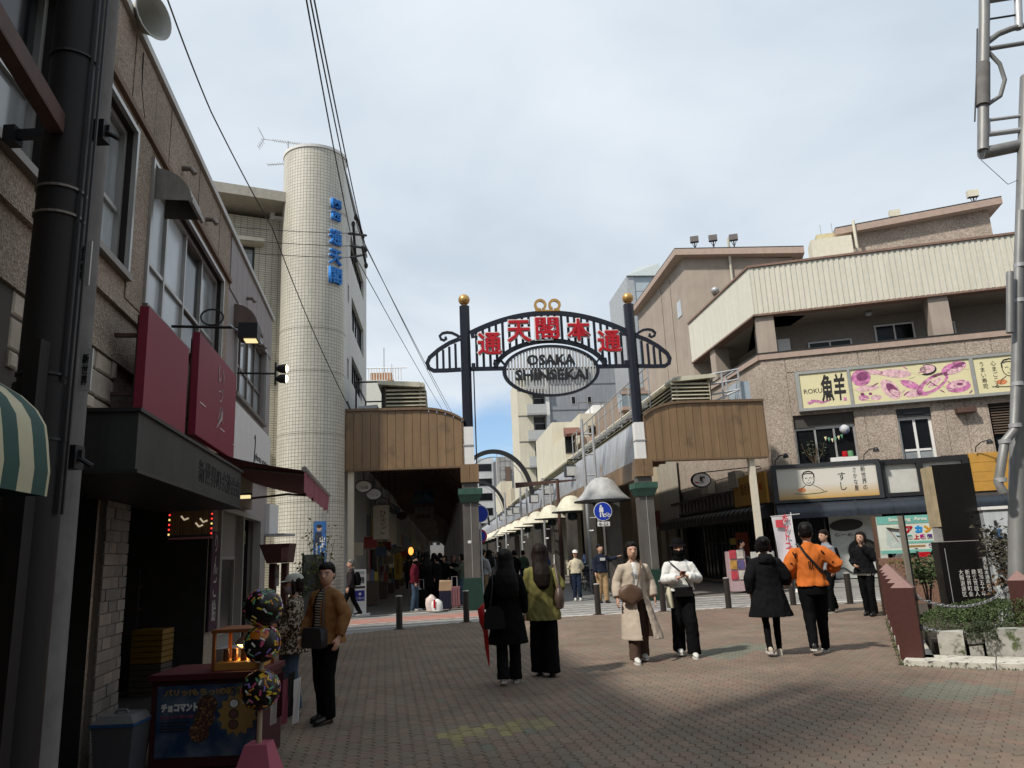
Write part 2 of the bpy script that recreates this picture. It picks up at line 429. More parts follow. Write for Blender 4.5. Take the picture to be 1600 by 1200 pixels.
# joints of the dark tiles in the left arcade
mb = MB()
for k in range(14): mb.fbox(FS,-4.1,-.3,.0105,.0125,-.9 - k * 1.0,-.86 - k * 1.0)
mb.build('pavement_joint',mat('tile_joint',(.05,.046,.042),.9),kind='structure')
# ------------------------------------------------------------------ interlocking pavers
def paver_outline(w=.1135,l=.227,gap=.0036):
 a,b = .019,.004
 L_ = [(-w / 2 + (a if k % 2 else -a),-l / 2 + l * k / 4) for k in range(5)]
 R_ = [(w / 2 + (a if k % 2 else -a),-l / 2 + l * k / 4) for k in range(5)]
 out = R_ + [(a * -1 + w * .25,l / 2 + b),(-a - w * .25 + a,l / 2 - b)] + L_[::-1] + [(-w * .25,-l / 2 - b),(w * .25 - a,-l / 2 + b)]
 cx = sum(p[0] for p in out) / len(out)
 return [((p[0] - cx) * (1 - 2 * gap / w) + cx,p[1] * (1 - 2 * gap / l)) for p in out]
OUT = paver_outline()
def paver_geo():
 n = len(OUT); c = .0045
 def ins(p,k): return (p[0] * (1 - k / .057),p[1] * (1 - k / .113))
 top = [ins(p,c) for p in OUT]
 v = [(p[0],p[1],0.) for p in top] + [(p[0],p[1],-.0035) for p in OUT] + [(p[0],p[1],-.012) for p in OUT]
 f = [tuple(range(n))]
 for i in range(n):
  j = (i + 1) % n
  f += [(n + i,n + j,j,i),(2 * n + i,2 * n + j,n + j,n + i)]
 return v,f
PV,PF = paver_geo()
def m_paver(base,red):
 def fn(N,L,tc):
  ge = N('ShaderNodeNewGeometry'); oi = N('ShaderNodeObjectInfo'); at = N('ShaderNodeAttribute'); at.attribute_name = 'rnd'
  s = N('ShaderNodeMath'); s.operation = 'ADD'; L(oi.outputs['Random'],s.inputs[0]); L(at.outputs['Fac'],s.inputs[1])
  fr = N('ShaderNodeMath'); fr.operation = 'FRACT'; L(s.outputs[0],fr.inputs[0])
  r = N('ShaderNodeValToRGB'); L(fr.outputs[0],r.inputs[0])
  r.color_ramp.elements[0].color = (*base,1); r.color_ramp.elements[1].color = (*red,1)
  r.color_ramp.elements[0].position = .25; r.color_ramp.elements[1].position = 1.0
  n1 = N('ShaderNodeTexNoise'); n1.inputs['Scale'].default_value = 260; n1.inputs['Detail'].default_value = 3; L(ge.outputs['Position'],n1.inputs['Vector'])
  n2 = N('ShaderNodeTexNoise'); n2.inputs['Scale'].default_value = .9; n2.inputs['Detail'].default_value = 10; n2.inputs['Roughness'].default_value = .7; L(ge.outputs['Position'],n2.inputs['Vector'])
  def mp(o,lo,hi):
   q = N('ShaderNodeMapRange'); L(o,q.inputs[0]); q.inputs[1].default_value = .3; q.inputs[2].default_value = .7; q.inputs[3].default_value = lo; q.inputs[4].default_value = hi; return q.outputs[0]
  x = N('ShaderNodeMixRGB'); x.blend_type = 'MULTIPLY'; x.inputs[0].default_value = 1; L(r.outputs[0],x.inputs[1]); L(mp(n1.outputs['Fac'],.72,1.25),x.inputs[2])
  y = N('ShaderNodeMixRGB'); y.blend_type = 'MULTIPLY'; y.inputs[0].default_value = 1; L(x.outputs[0],y.inputs[1]); L(mp(n2.outputs['Fac'],.70,1.16),y.inputs[2])
  return y.outputs[0],n1.outputs['Fac'],.35
 return fn
PMATS = [node_mat('paver_brown',m_paver((.168,.134,.103),(.20,.144,.107)),.85,.25),
   node_mat('paver_red',m_paver((.176,.126,.098),(.192,.130,.1)),.85,.25),
   node_mat('paver_green',m_paver((.148,.146,.112),(.16,.153,.118)),.85,.25),
   node_mat('paver_yellow',m_paver((.25,.215,.10),(.19,.16,.10)),.85,.25)]
def inside(poly,x,y):
 c = False; n = len(poly); j = n - 1
 for i in range(n):
  a,b = poly[i],poly[j]
  if (a[1] > y) != (b[1] > y) and x < (b[0] - a[0]) * (y - a[1]) / (b[1] - a[1]) + a[0]: c = not c
  j = i
 return c
KERB = [G(1384,960),G(1412,1040),G(1600,1047)]               # outer edge of the planter kerb
kerb_poly = [KERB[0] + (KERB[0] - KERB[1]) * .35,KERB[1],KERB[1] + (KERB[2] - KERB[1]) * 4.2]
kerb_poly.append(kerb_poly[2] + (kerb_poly[0] - KERB[1]));
pav_poly = [FL.p(-1.25,0,.02),FL.p(-17.5,0,.02),Vector((8,1.6,0)),Vector((12,7,0)),P2(10.5,edgeB - .65),P2(9.4,edgeB - .6),P2(8,edgeB),P2(1,edgeB),P2(-.6,edgeB - .1),P2(-2.1,edgeB - .9),P2(-4.2,-6.6)]
yel = [G(685,1140),G(700,1168),G(800,1150),G(872,1128),G(850,1122)]
grn = [G(1390,1085),G(1480,1061),G(1590,1080),G(1490,1097)]
grn2 = [G(1080,1020),G(1165,1003),G(1215,1010),G(1130,1032)]
redz = [G(1030,985),G(1040,962),G(1180,952),G(1200,972)]
pav = thing('pavement','x','pavement'); del pav['label'],pav['category']; pav['kind'] = 'structure'
pms = []
for q in PMATS:
 me = bpy.data.meshes.new('paver'); me.from_pydata(PV,[],PF); me.materials.append(q); pms.append(me)
cells = []
for i in range(-12,130):
 for j in range(-90,10):
  u = j * .227 + (.1135 if i % 2 else 0); n_ = i * .1135 + .06
  P = FL.p(u,0,n_)
  if P.y < 3.2 or not inside(pav_poly,P.x,P.y) or inside(kerb_poly,P.x,P.y): continue
  rr = random.random(); k = 0
  if inside(yel,P.x,P.y): k = 3 if rr < .85 else 0
  elif inside(grn,P.x,P.y) or inside(grn2,P.x,P.y): k = 2
  elif inside(redz,P.x,P.y): k = 1 if rr < .85 else 0
  elif rr < .10 + .14 * (noise.noise((P.x * .8,P.y * .8,3)) > .1): k = 1
  elif rr > .997: k = 2
  v = P - CAM; dd = v.dot(cF)
  sx,sy = 800 + FPX * v.dot(cR) / dd,600 - FPX * v.dot(cU) / dd
  seen = -20 < sx < 1620 and 0 < sy < 1206 and sx > 400
  cells.append((0 if seen else 1,dd,P,k))
cells.sort(key=lambda c: (c[0],c[1]))
rz = math.atan2(-dL.x,dL.y)
cz,sz = math.cos(rz),math.sin(rz)
for s_,d_,P,k in cells[:300]:
 o = piece('paver',pms[k],(P.x,P.y,random.uniform(-.0012,.0012)),pav,(random.uniform(-.006,.006),random.uniform(-.004,.004),rz))
vs,fs,mi,rn = [],[],[],[]
for s_,d_,P,k in cells[300:]:
 b = len(vs); zo = random.uniform(-.0015,.0015); r_ = random.random(); tx = random.uniform(-.01,.01)
 for (x,y,z) in PV: vs.append((P.x + x * cz - y * sz,P.y + x * sz + y * cz,z + zo + tx * x)); rn.append(r_)
 for f in PF: fs.append(tuple(q + b for q in f)); mi.append(k)
me = bpy.data.meshes.new('paver_field'); me.from_pydata(vs,[],fs)
for q in PMATS: me.materials.append(q)
me.polygons.foreach_set('material_index',mi)
a_ = me.attributes.new('rnd','FLOAT','POINT'); a_.data.foreach_set('value',rn)
o = bpy.data.objects.new('paver_field',me); COL.objects.link(o); o.parent = pav; o['kind'] = 'stuff'
# ------------------------------------------------------------------ left-hand shop building
U0,U1,HT = -26.0,-1.34,7.0
lb = thing('shop_building','beige pebble-dashed two-storey shop building along the left side of the plaza','building',FL.p(-13,0,-4))
uP0,uP1,uD0,uD1 = -11.05,-10.42,-6.55,-2.1
W1 = (-14.9,-12.78,4.43,6.0); W2 = (-12.0,-10.92,4.43,5.95); W3 = (-10.30,-6.66,4.32,5.95); W4 = (-5.35,-2.2,4.48,6.0)
W0 = (-18.6,-15.9,4.43,6.0)
OP = (-10.40,-6.75,0,2.75); OPD = (-6.05,-2.3,0,2.5); OPB = (-12.9,-11.1,0,2.5)
mb = MB()
wall_holes(mb,FL,U0,-6.1,0,HT,[W0,W1,W2,W3,OP,OPB],depth=.2,m=0,mrev=2)  # reveals coloured near-black to stand in for the shade inside the openings
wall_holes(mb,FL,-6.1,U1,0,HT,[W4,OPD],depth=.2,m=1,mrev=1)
mb.quad(FL.p(U1,0),FL.p(U1,0,-9),FL.p(U1,HT,-9),FL.p(U1,HT),1)
mb.quad(FL.p(U0,0),FL.p(U0,0,-9),FL.p(U0,HT,-9),FL.p(U0,HT),0)
mb.quad(FL.p(U0,0,-9),FL.p(U1,0,-9),FL.p(U1,HT,-9),FL.p(U0,HT,-9),0)
mb.quad(FL.p(U0,HT - .1,0),FL.p(U1,HT - .1,0),FL.p(U1,HT - .1,-9),FL.p(U0,HT - .1,-9),0)
# dark rooms behind the ground floor openings
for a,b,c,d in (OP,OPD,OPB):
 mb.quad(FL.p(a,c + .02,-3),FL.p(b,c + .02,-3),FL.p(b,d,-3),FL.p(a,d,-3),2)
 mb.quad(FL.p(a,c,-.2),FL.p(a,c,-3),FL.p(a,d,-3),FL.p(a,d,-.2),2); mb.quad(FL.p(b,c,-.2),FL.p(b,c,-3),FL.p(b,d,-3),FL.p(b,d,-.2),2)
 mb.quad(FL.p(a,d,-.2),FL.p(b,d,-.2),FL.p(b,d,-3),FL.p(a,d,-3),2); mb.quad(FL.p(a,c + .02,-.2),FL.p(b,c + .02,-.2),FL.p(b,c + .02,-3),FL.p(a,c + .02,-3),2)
mb.build('wall',[M_STUCCO,M_MAUVE,M_DIM],lb)
MB().fbox(FL,U0,U1 + .03,HT,HT + .09,-.3,.06).build('coping',mat('coping_metal',(.45,.43,.40),.5,.2),lb)
MB().fbox(FL,U0,-6.1,6.13,6.2,.001,.05).build('string_course',mat('brown_trim',(.16,.095,.06),.7),lb)
mb = MB(); mb.fbox(FL,U0,-10.35,4.02,4.14,.001,.05); mb.fbox(FL,U0,-10.35,3.5,3.6,.001,.04); mb.build('string_course',M_STUCCO,lb)
# upper band of render panels, each with its own joint
u = -15.2; ks = [.62,.78,.55,.8,.7,.66,.74,.58,.8]
k = 0
while u < -6.2:
 w = min(ks[k % 9],-6.13 - u); k += 1
 if w > .1:
  MB().fbox(FL,u + .012,u + w - .012,6.22,6.97,.002,.016 + .004 * (k % 2)).build('panel',M_STUCCO,lb)
 u += w
u = -6.08
while u < U1 - .1:
 w = min(.52,U1 - u)
 MB().fbox(FL,u + .008,u + w - .008,6.06,6.97,.002,.018).build('panel',M_MAUVE,lb); u += w
for a,b in ((-12.72,-12.06),(-10.86,-10.36)):
 MB().fbox(FL,a,b,4.2,6.1,.002,.016).build('panel',M_STUCCO,lb)
for w_,cols,pm in ((W0,2,[M_FROST]),(W1,2,[M_CURT,M_GLASS,M_CURT,M_GLASS]),(W2,2,[M_FROST,M_CURT]),(W3,4,[M_FROST,M_FROST,M_FROST,M_FROST,M_GLASS,M_GLASS,M_FROST,M_CURT]),(W4,4,[M_FROST,M_CURT])):
 zz = [w_[2] + .05,w_[2] + .62,w_[3] - .05]
 window(FL,lb,w_[0],w_[1],w_[2],w_[3],-.13,M_ALU if w_ is not W4 else M_ALUB,M_FROST,cols,2,fw=.055,fd=.07,rowz=zz,pane_mats=pm)
 MB().fbox(FL,w_[0] - .06,w_[1] + .06,w_[2] - .07,w_[2] - .003,-.1,.07).build('window_sill',M_ALUB,lb)
 mb = MB()
 mb.fbox(FL,w_[0] - .055,w_[0] - .002,w_[2],w_[3] + .05,.001,.045); mb.fbox(FL,w_[1] + .002,w_[1] + .055,w_[2],w_[3] + .05,.001,.045); mb.fbox(FL,w_[0] - .002,w_[1] + .002,w_[3] + .002,w_[3] + .05,.001,.045)
 mb.build('window_surround',M_ALU,lb)
# irregular stone facing low on the first floor
random.seed(3)
def stone_patch(ua,ub,za,zb):
 z = za; row = 0
 M = [mat('facing_stone_%d' % i,c,.85,var=.15,bump=.5,bscale=30) for i,c in enumerate(((.40,.335,.27),(.46,.39,.31),(.35,.30,.25)))]
 while z < zb - .05:
  h = min(random.choice((.13,.2,.24)),zb - z); u = ua + (0 if row % 2 else -.13)
  while u < ub:
   w = random.choice((.16,.26,.36)); a,b = max(u,ua),min(u + w,ub)
   if b - a > .05:
    mb = MB(); q = random.uniform(.02,.045)
    c = [FL.p(a + .01,z + .01,q - .012),FL.p(b - .01,z + .01,q - .012),FL.p(b - .01,z + h - .01,q - .012),FL.p(a + .01,z + h - .01,q - .012)]
    t = [FL.p(a + .025,z + .025,q),FL.p(b - .025,z + .025,q),FL.p(b - .025,z + h - .025,q),FL.p(a + .025,z + h - .025,q)]
    base = [p - FL.n * (q - .013) for p in c]
    mb.hexa(base,c); mb.rings([c,t],cap=False); mb.poly(t)
    mb.build('stone',random.choice(M),lb)
   u += w
  z += h; row += 1
stone_patch(-15.0,-13.3,2.7,3.5); stone_patch(-13.0,-11.0,2.95,3.5)
MB().fbox(FL,-15.0,-11.0,2.7,3.5,.001,.012).build('mortar',mat('dark_mortar',(.07,.06,.05),.9),lb)
# brick pillar left of the shop opening
BR = [mat('pale_brick_%d' % i,c,.85,var=.14,bump=.3) for i,c in enumerate(((.19,.165,.145),(.225,.195,.17),(.16,.14,.125)))]
MB().fbox(FL,uP0 + .006,uP1 - .006,.0,2.5,.001,.05).build('pillar_core',mat('brick_mortar',(.17,.15,.13),.9),lb)
bms = {}
for r in range(24):
 for c in range(3):
  w = .2; a = uP0 + c * .21 + (.105 if r % 2 else 0) - .002; b = a + .2
  if r % 2 and c == 2: b = uP1
  if r % 2 and c == 0:
   MB().fbox(FL,uP0,a - .01,r * .103 + .006,r * .103 + .098,.0505,.066).build('brick',random.choice(BR),lb)
  mb = MB(); q = random.uniform(.06,.072); mb.fbox(FL,a,min(b,uP1),r * .103 + .006,r * .103 + .098,.0505,q); mb.build('brick',random.choice(BR),lb)
# roof-edge hoods over the vents
def hood(u0,u1,z1,dep,hgt,m):
 mb = MB(); n = 8
 pr = [(dep * math.sin(math.pi / 2 * i / n),z1 - hgt * (1 - math.cos(math.pi / 2 * i / n))) for i in range(n + 1)]
 A = [FL.p(u0,z,q) for q,z in pr] ; B = [FL.p(u1,z,q) for q,z in pr]
 mb.rings([A,B],cap=False,closed=False)
 A2 = A + [FL.p(u0,z1 - hgt,0)]; B2 = B + [FL.p(u1,z1 - hgt,0)]
 mb.poly(A2); mb.poly(B2)
 mb.fbox(FL,u0 - .02,u1 + .02,z1 - hgt - .03,z1 - hgt + .03,dep - .02,dep + .015)
 return mb.build('vent_hood',m,lb,smooth=True)
hood(-10.25,-9.75,5.93,.42,.38,mat('weathered_metal',(.30,.28,.25),.5,.4,var=.2,streak=.3))
hood(-5.6,-5.1,5.95,.4,.42,mat('brown_metal',(.14,.10,.085),.5,.3,var=.2))
for uu,zz in ((-9.2,6.5),(-7.9,6.42),(-4.6,6.4),(-3.2,5.9)):
 MB().tube([FL.p(uu,zz,0),FL.p(uu,zz,.12),FL.p(uu,zz - .07,.17)],.035,8).build('vent_pipe',M_ALUB,lb,smooth=True)
# flat canopy over the shop opening, dark grey metal with ghosted lettering
cn = MB(); cn.fbox(FL,-13.1,-9.42,2.24,2.62,.02,.9); can = cn.build('canopy',mat('dark_grey_fascia',(.040,.040,.038),.6,.2,var=.25,vscale=2,streak=.35),lb)
mb = MB(); mb.fbox(FL,-13.12,-9.4,2.62,2.645,.02,.92); mb.fbox(FL,-13.12,-9.4,2.215,2.239,.02,.92); mb.build('canopy_trim',M_DARKM,can)
M_GHOST = mat('weathered_letters',(.012,.012,.012),.7)
lettering('新世界町会連合会',.2,FL.p(-10.45,2.43,.903),FL.u,Z3,M_GHOST,can,depth=.004,fit=(1.9,.2))
# white sign board and awning further along
wb = MB().fbox(FL,-5.9,-1.45,3.22,4.28,.005,.06).build('fascia_board',M_WHITE,lb)
lettering('photo station',.16,FL.p(-2.55,3.62,.063),FL.u,Z3,M_BLACK,wb,fit=(1.7,.18))
MB().tube([FL.p(-3.55,3.95,.066),FL.p(-3.5,4.02,.066),FL.p(-3.45,3.9,.066),FL.p(-3.52,3.55,.066),FL.p(-3.6,3.4,.066)],.012,6).build('logo_stroke',M_BLACK,wb)
mb = MB(); nA = 13
aw = thing('awning','maroon fabric awning with a scalloped valance over the photo shop','awning',FL.p(-6,2.8,.7))
M_MAR = mat('maroon_canvas',(.19,.030,.036),.8,var=.15,vscale=3,bump=.1)
top = [FL.p(-8.6,3.12,.03),FL.p(-3.7,3.12,.03)]; fr = [FL.p(-8.5,2.74,1.5),FL.p(-4.05,2.76,1.5)]
R1,R2 = [],[]
for i in range(13):
 t = i / 12; sag = -.05 * math.sin(math.pi * t)
 R1.append(top[0].lerp(fr[0],t) + Z3 * sag); R2.append(top[1].lerp(fr[1],t) + Z3 * sag)
mb.rings([R1,R2],cap=False,closed=False); mb.rings([[p - Z3 * .012 for p in R1],[p - Z3 * .012 for p in R2]],cap=False,closed=False)
mb.build('canvas',M_MAR,aw)
mb = MB()
A,B = [],[]
for i in range(57):
 t = i / 56; p = fr[0].lerp(fr[1],t) + FL.n * (.012 * math.sin(t * 60)); A.append(p); B.append(p - Z3 * (.27 + .03 * abs(math.sin(t * math.pi * 14))) + FL.n * .02 * math.sin(t * 37))
mb.rings([A,B],cap=False,closed=False); mb.build('valance',mat('faded_valance',(.26,.075,.10),.85,var=.15),aw,smooth=True)
MB().tube([fr[0] + Z3 * .02,fr[1] + Z3 * .02],.035,8).build('front_bar',M_ALU,aw)
for t in (.06,.94):
 mb = MB(); p = fr[0].lerp(fr[1],t); q = top[0].lerp(top[1],t)
 mb.tube([q - Z3 * .35,(p + q) / 2 - Z3 * .12,p - Z3 * .02],.022,6); mb.build('folding_arm',M_ALUB,aw)
# two crimson sign boards on stand-off frames
M_CRIM = mat('crimson_board',(.20,.012,.035),.55,var=.08,vscale=2)
for i,(a,b,c,d,n_,lab) in enumerate(((-11.22,-9.74,2.98,3.99,.35,'blank crimson sign board on a stand-off frame, nearer of the two'),(-9.28,-7.0,3.1,4.33,.35,'crimson sign board with pale brush lettering above the maroon awning'))):
 sb = thing('sign_board',lab,'sign',FL.p((a + b) / 2,c,n_),'crimson sign boards on the beige building')
 bd = MB().fbox(FL,a,b,c,d,n_ - .08,n_).build('board',M_CRIM,sb)
 for uu in (a + .12,b - .12):
  mb = MB(); mb.fbox(FL,uu - .02,uu + .02,c - .02,d - .05,n_ - .125,n_ - .085)
  for zz in (c + .2,d - .25): mb.fbox(FL,uu - .018,uu + .018,zz - .018,zz + .018,.03,n_ - .126)
  mb.build('frame',M_RUST,sb)
 if i:
  M_SILV = mat('silver_letters',(.34,.28,.26),.5,.3)
  for k,ch in enumerate('いづ八'):
   lettering(ch,.3,FL.p(-8.05 + .02 * k,d - .24 - k * .26,n_ + .004),FL.u,Z3,M_SILV,sb,fit=(.34 if k != 1 else .3,.22),shear=.15,bold=-.002)
  MB().tube([FL.p(-7.95,3.62,n_ + .004),FL.p(-8.02,3.5,n_ + .004),FL.p(-8.2,3.36,n_ + .004)],[.02,.03,.006],6,flat=.3).build('brush_stroke',M_SILV,sb)
  for uu,zz in ((-9.15,3.5),(-8.0,3.38),(-7.1,3.3)):
   MB().fbox(FL,uu,uu + .3,zz,zz + .012,n_ + .001,n_ + .006).build('price_mark',M_WHITE,sb)
# ------------------------------------------------------------------ tiled round tower and its wing
def m_tile(bw,bh,tile,grout,mortar,off=0.0):
 def fn(N,L,tc):
  b = N('ShaderNodeTexBrick'); b.inputs['Scale'].default_value = 1.0; b.offset = off
  b.inputs['Brick Width'].default_value = bw; b.inputs['Row Height'].default_value = bh; b.inputs['Mortar Size'].default_value = mortar
  b.inputs['Mortar Smooth'].default_value = .2; b.inputs['Bias'].default_value = -.2
  b.inputs['Color1'].default_value = (*tile,1); b.inputs['Color2'].default_value = (*[c * .88 for c in tile],1); b.inputs['Mortar'].default_value = (*grout,1)
  L(tc.outputs['UV'],b.inputs['Vector'])
  n2 = N('ShaderNodeTexNoise'); n2.inputs['Scale'].default_value = 1.3; n2.inputs['Detail'].default_value = 7; mp = N('ShaderNodeMapping'); mp.inputs['Scale'].default_value = (1.3,1.3,.16); L(tc.outputs['Object'],mp.inputs[0]); L(mp.outputs[0],n2.inputs['Vector'])
  q = N('ShaderNodeMapRange'); L(n2.outputs['Fac'],q.inputs[0]); q.inputs[1].default_value = .3; q.inputs[2].default_value = .7; q.inputs[3].default_value = .8; q.inputs[4].default_value = 1.07
  x = N('ShaderNodeMixRGB'); x.blend_type = 'MULTIPLY'; x.inputs[0].default_value = 1; L(b.outputs['Color'],x.inputs[1]); L(q.outputs[0],x.inputs[2])
  inv = N('ShaderNodeMath'); inv.operation = 'SUBTRACT'; inv.inputs[0].default_value = 1; L(b.outputs['Fac'],inv.inputs[1])
  return x.outputs[0],inv.outputs[0],.6
 return fn
M_TILE = node_mat('cream_wall_tile',m_tile(.105,.105,(.60,.575,.49),(.27,.25,.21),.008),.35,.45)
M_TILEF = node_mat('cream_brick_tile',m_tile(.20,.075,(.57,.53,.42),(.20,.18,.15),.009,.0),.4,.4)
def set_uv(ob,fn):
 me = ob.data; uv = me.uv_layers.new(name='uv'); w = ob.matrix_world.translation if False else wloc(ob)
 for p in me.polygons:
  cs = [me.vertices[i].co + w for i in p.vertices]; c = sum(cs,Vector()) / len(cs)
  for li,q in zip(p.loop_indices,cs): uv.data[li].uv = fn(q,c)
tw = thing('tiled_tower_building','cream tiled building with a tall round stair tower and blue lettering','building',S(-5.3,.6))
TC = V(486,700,22.6); TC.z = 0; TR = 1.01; TH = 14.6
mb = MB(); nT = 48
Rg = []
for z in [0,3.2,5.2,7.6,10,12.4,TH]: Rg.append([TC + Vector((TR * math.cos(2 * math.pi * j / nT),TR * math.sin(2 * math.pi * j / nT),z)) for j in range(nT)])
mb.rings(Rg)
ob = mb.build('tower',M_TILE,tw,smooth=True,auto=60)
def cyl_uv(q,c):
 a = math.atan2(q.y - TC.y,q.x - TC.x); ac = math.atan2(c.y - TC.y,c.x - TC.x)
 if a - ac > math.pi: a -= 2 * math.pi
 if a - ac < -math.pi: a += 2 * math.pi
 return (a * TR,q.z)
set_uv(ob,cyl_uv)
MB().lathe(TC,[(TR - .3,TH),(TR + .03,TH),(TR + .04,TH + .09),(TR - .25,TH + .1)],48).build('coping',M_WHITE,tw,smooth=True)
for z in (3.3,5.3,7.2,8.55):
 MB().lathe(TC,[(TR - .02,z),(TR + .004,z),(TR + .004,z + .012),(TR - .02,z + .012)],48).build('movement_joint',mat('joint_sealant',(.12,.11,.09),.8),tw)
# wing to the left: wall turned towards the plaza
dW = Vector((.905,.425,0)).normalized()
FW = Frame(V(440,600,22.9),dW,Vector((dW.y,-dW.x,0)))
mb = MB()
wu = [FW.px(372,400)[0],FW.px(398,400)[0]]; wz = (FW.px(385,428)[1],FW.px(385,384)[1])
bz = FW.px(400,340)[1]; rz0,rz1 = FW.px(440,314,1.0)[1],FW.px(440,299,1.0)[1]
holes = [(wu[0],wu[1],wz[0],wz[1]),(wu[0],wu[1],wz[0] - 3.2,wz[1] - 3.2),(wu[0],wu[1],wz[0] - 6.4,wz[1] - 6.4)]
wall_holes(mb,FW,-9,1.0,0,bz,holes,depth=.2)
mb.quad(FW.p(1.,0),FW.p(1.,bz),FW.p(1.,bz,-4),FW.p(1.,0,-4)); mb.quad(FW.p(-9,bz),FW.p(1.,bz),FW.p(1.,bz,-6),FW.p(-9,bz,-6))
mb.quad(FW.p(-9,0),FW.p(-9,0,-6),FW.p(-9,bz,-6),FW.p(-9,bz))
ob = mb.build('wall',M_TILEF,tw); set_uv(ob,lambda q,c: ((q - FW.o).dot(FW.u),q.z))
for a,b,c,d in holes:
 window(FW,tw,a,b,c,d,-.15,M_DARKM,M_CURT,1,1,fw=.06)
 MB().fbox(FW,a - .15,b + .25,d + .05,d + .2,.002,.32).build('window_hood',M_CREAM,tw)
# set-back top floor with a long strip window under a projecting roof slab
MB().fbox(FW,-9,-.9,bz,rz0,-3.4,-.75).build('upper_wall',M_TILEF,tw)
window(FW,tw,-4.2,-.95,bz + .06,rz0 - .03,-.745,M_DARKM,M_GLASS,4,1,fw=.07)
MB().fbox(FW,-9,.55,rz0,rz1,-3.8,1.0).build('roof_slab',mat('slab_concrete',(.44,.41,.35),.8,var=.1,streak=.15),tw)
mb = MB(); mb.fbox(FW,-3.9,-2.7,rz1,rz1 + .35,-3.6,-2.0); mb.fbox(FW,-1.9,.1,rz1 + .002,rz1 + .5,-3.7,-2.2); mb.build('roof_plant',mat('roof_plant',(.45,.47,.47),.6),tw)
MB().tube([FW.p(-2.72,rz1 + .2,-2.1),FW.p(-2.72,rz1 + .85,-2.1)],.07,8).build('flue',M_GALV,tw)
for q in (.0,.17):
 MB().tube([FW.p(.12 + q,0,.28),FW.p(.12 + q,bz - .9,.28),FW.p(.14 + q,bz - .75,.22)],.055,8).build('downpipe',mat('pipe_brown',(.25,.215,.17),.6),tw,smooth=True)
mb = MB(); mb.fbox(FW,-.35,.28,bz + .005,bz + .12,-.3,.1); mb.fbox(FW,-.5,-.36,bz + .005,bz + .25,-.3,.08); mb.build('parapet_cap',M_WHITE,tw)
# blue lettering on the tower
M_BLUE = mat('blue_letters',(.02,.20,.60),.45,var=.05)
ang = math.atan2(V(524,400,22.6).y * 0 - 1,.42)
nrm = Vector((.80,-.60,0)).normalized(); rgt = Vector((-nrm.y,nrm.x,0))
TF = Frame(TC + nrm * (TR + .06),rgt,nrm)
for ch,(x,y),w,h in (('関',(527,320),.36,.30),('西',(527,339),.36,.28),('通',(524,371),.46,.50),('天',(524,402),.46,.48),('閣',(524,431),.46,.52)):
 uu,zz = TF.px(x,y)
 lettering(ch,.5,TF.p(.0,zz,.0),rgt,Z3,M_BLUE,tw,depth=.1,bold=.01,fit=(w,h),name='character')
 lettering(ch,.5,TF.p(.0,zz,-.058),rgt,Z3,M_WHITE,tw,depth=.012,bold=.02,fit=(w + .05,h + .05),name='character_edge')
# aerials on the tower
def yagi(name,lab,base,h,booms,grp=None):
 a = thing(name,lab,'aerial',base,grp)
 MB().tube([base,base + Z3 * h],.025,6).build('mast',M_GALV,a)
 for (z,ang,ln,n,up) in booms:
  d = Vector((math.cos(ang),math.sin(ang),.22 * up)).normalized(); sd = Vector((-math.sin(ang),math.cos(ang),0))
  c = base + Z3 * z; mb = MB(); mb.tube([c - d * ln * .45,c + d * ln * .55],.016,5)
  for k in range(n):
   p = c + d * ln * (-.45 + .8 * k / n); mb.tube([p - sd * .11,p + sd * .11],.008,4)
  p = c + d * ln * .5
  for s_ in (-1,1):
   mb.tube([p,p + Z3 * .34 * s_ + d * .18],.012,4)
   for q in range(4): r = p + (Z3 * .34 * s_ + d * .18) * ((q + 1) / 4); mb.tube([r - sd * .16,r + sd * .16],.009,4)
  mb.build('boom',M_GALV,a)
 return a
b0 = TC + Vector((-1.1,.5,TH - 1.2))
yagi('television_aerial','spiky television aerial on a mast on top of the round tiled tower',b0,2.35,[(2.3,math.pi,1.7,16,.9),(1.5,0,1.5,14,.1)])
# ------------------------------------------------------------------ white office building behind the tower
wbd = thing('white_office_building','white office building with dark strip windows behind the round tower','building',S(-4.6,6))
FO = Frame(V(541,500,24.2),dS,tS)
top = FO.px(537,262)[1]; DO = -1.7
mb = MB(); hs = []
for (x0,y0,x1,y1,y2) in ((547,378,568,432,470),(549,463,568,515,560),(549,548,566,597,630)):
 a,c1 = FO.px(x0,y0); b,c2 = FO.px(x1,y1); zz = FO.px(x1,y2)[1]
 hs.append((a + .1,min(b,6.3),zz,(c1 + c2) / 2))
for (y0,y1) in ((447,475),(563,595)): hs.append((.35,.75,FO.px(545,y1)[1],FO.px(545,y0)[1]))
wall_holes(mb,FO,-1.2,7.0,0,top,hs,depth=.22)
mb.quad(FO.p(-1.2,0),FO.p(-1.2,top),FO.p(-1.2,top,DO),FO.p(-1.2,0,DO)); mb.quad(FO.p(7,0),FO.p(7,top),FO.p(7,top,DO),FO.p(7,0,DO))
mb.quad(FO.p(-1.2,top),FO.p(7,top),FO.p(7,top,DO),FO.p(-1.2,top,DO)); mb.quad(FO.p(-1.2,0,DO),FO.p(7,0,DO),FO.p(7,top,DO),FO.p(-1.2,top,DO))
mb.build('wall',mat('white_render',(.60,.60,.58),.75,var=.06,streak=.12),wbd)
for i,h in enumerate(hs): window(FO,wbd,h[0],h[1],h[2],h[3],-.16,M_DARKM,M_GLASS,5 if i < 3 else 1,1,fw=.06)
MB().fbox(FO,-1.2,7.02,top,top + .1,-.3,.05).build('coping',M_GALV,wbd)
MB().tube([FO.p(.4,6.3,.05),FO.p(.4,6.55,.1),FO.p(-.6,6.6,.12)],.03,6).build('conduit',M_DARKM,wbd)
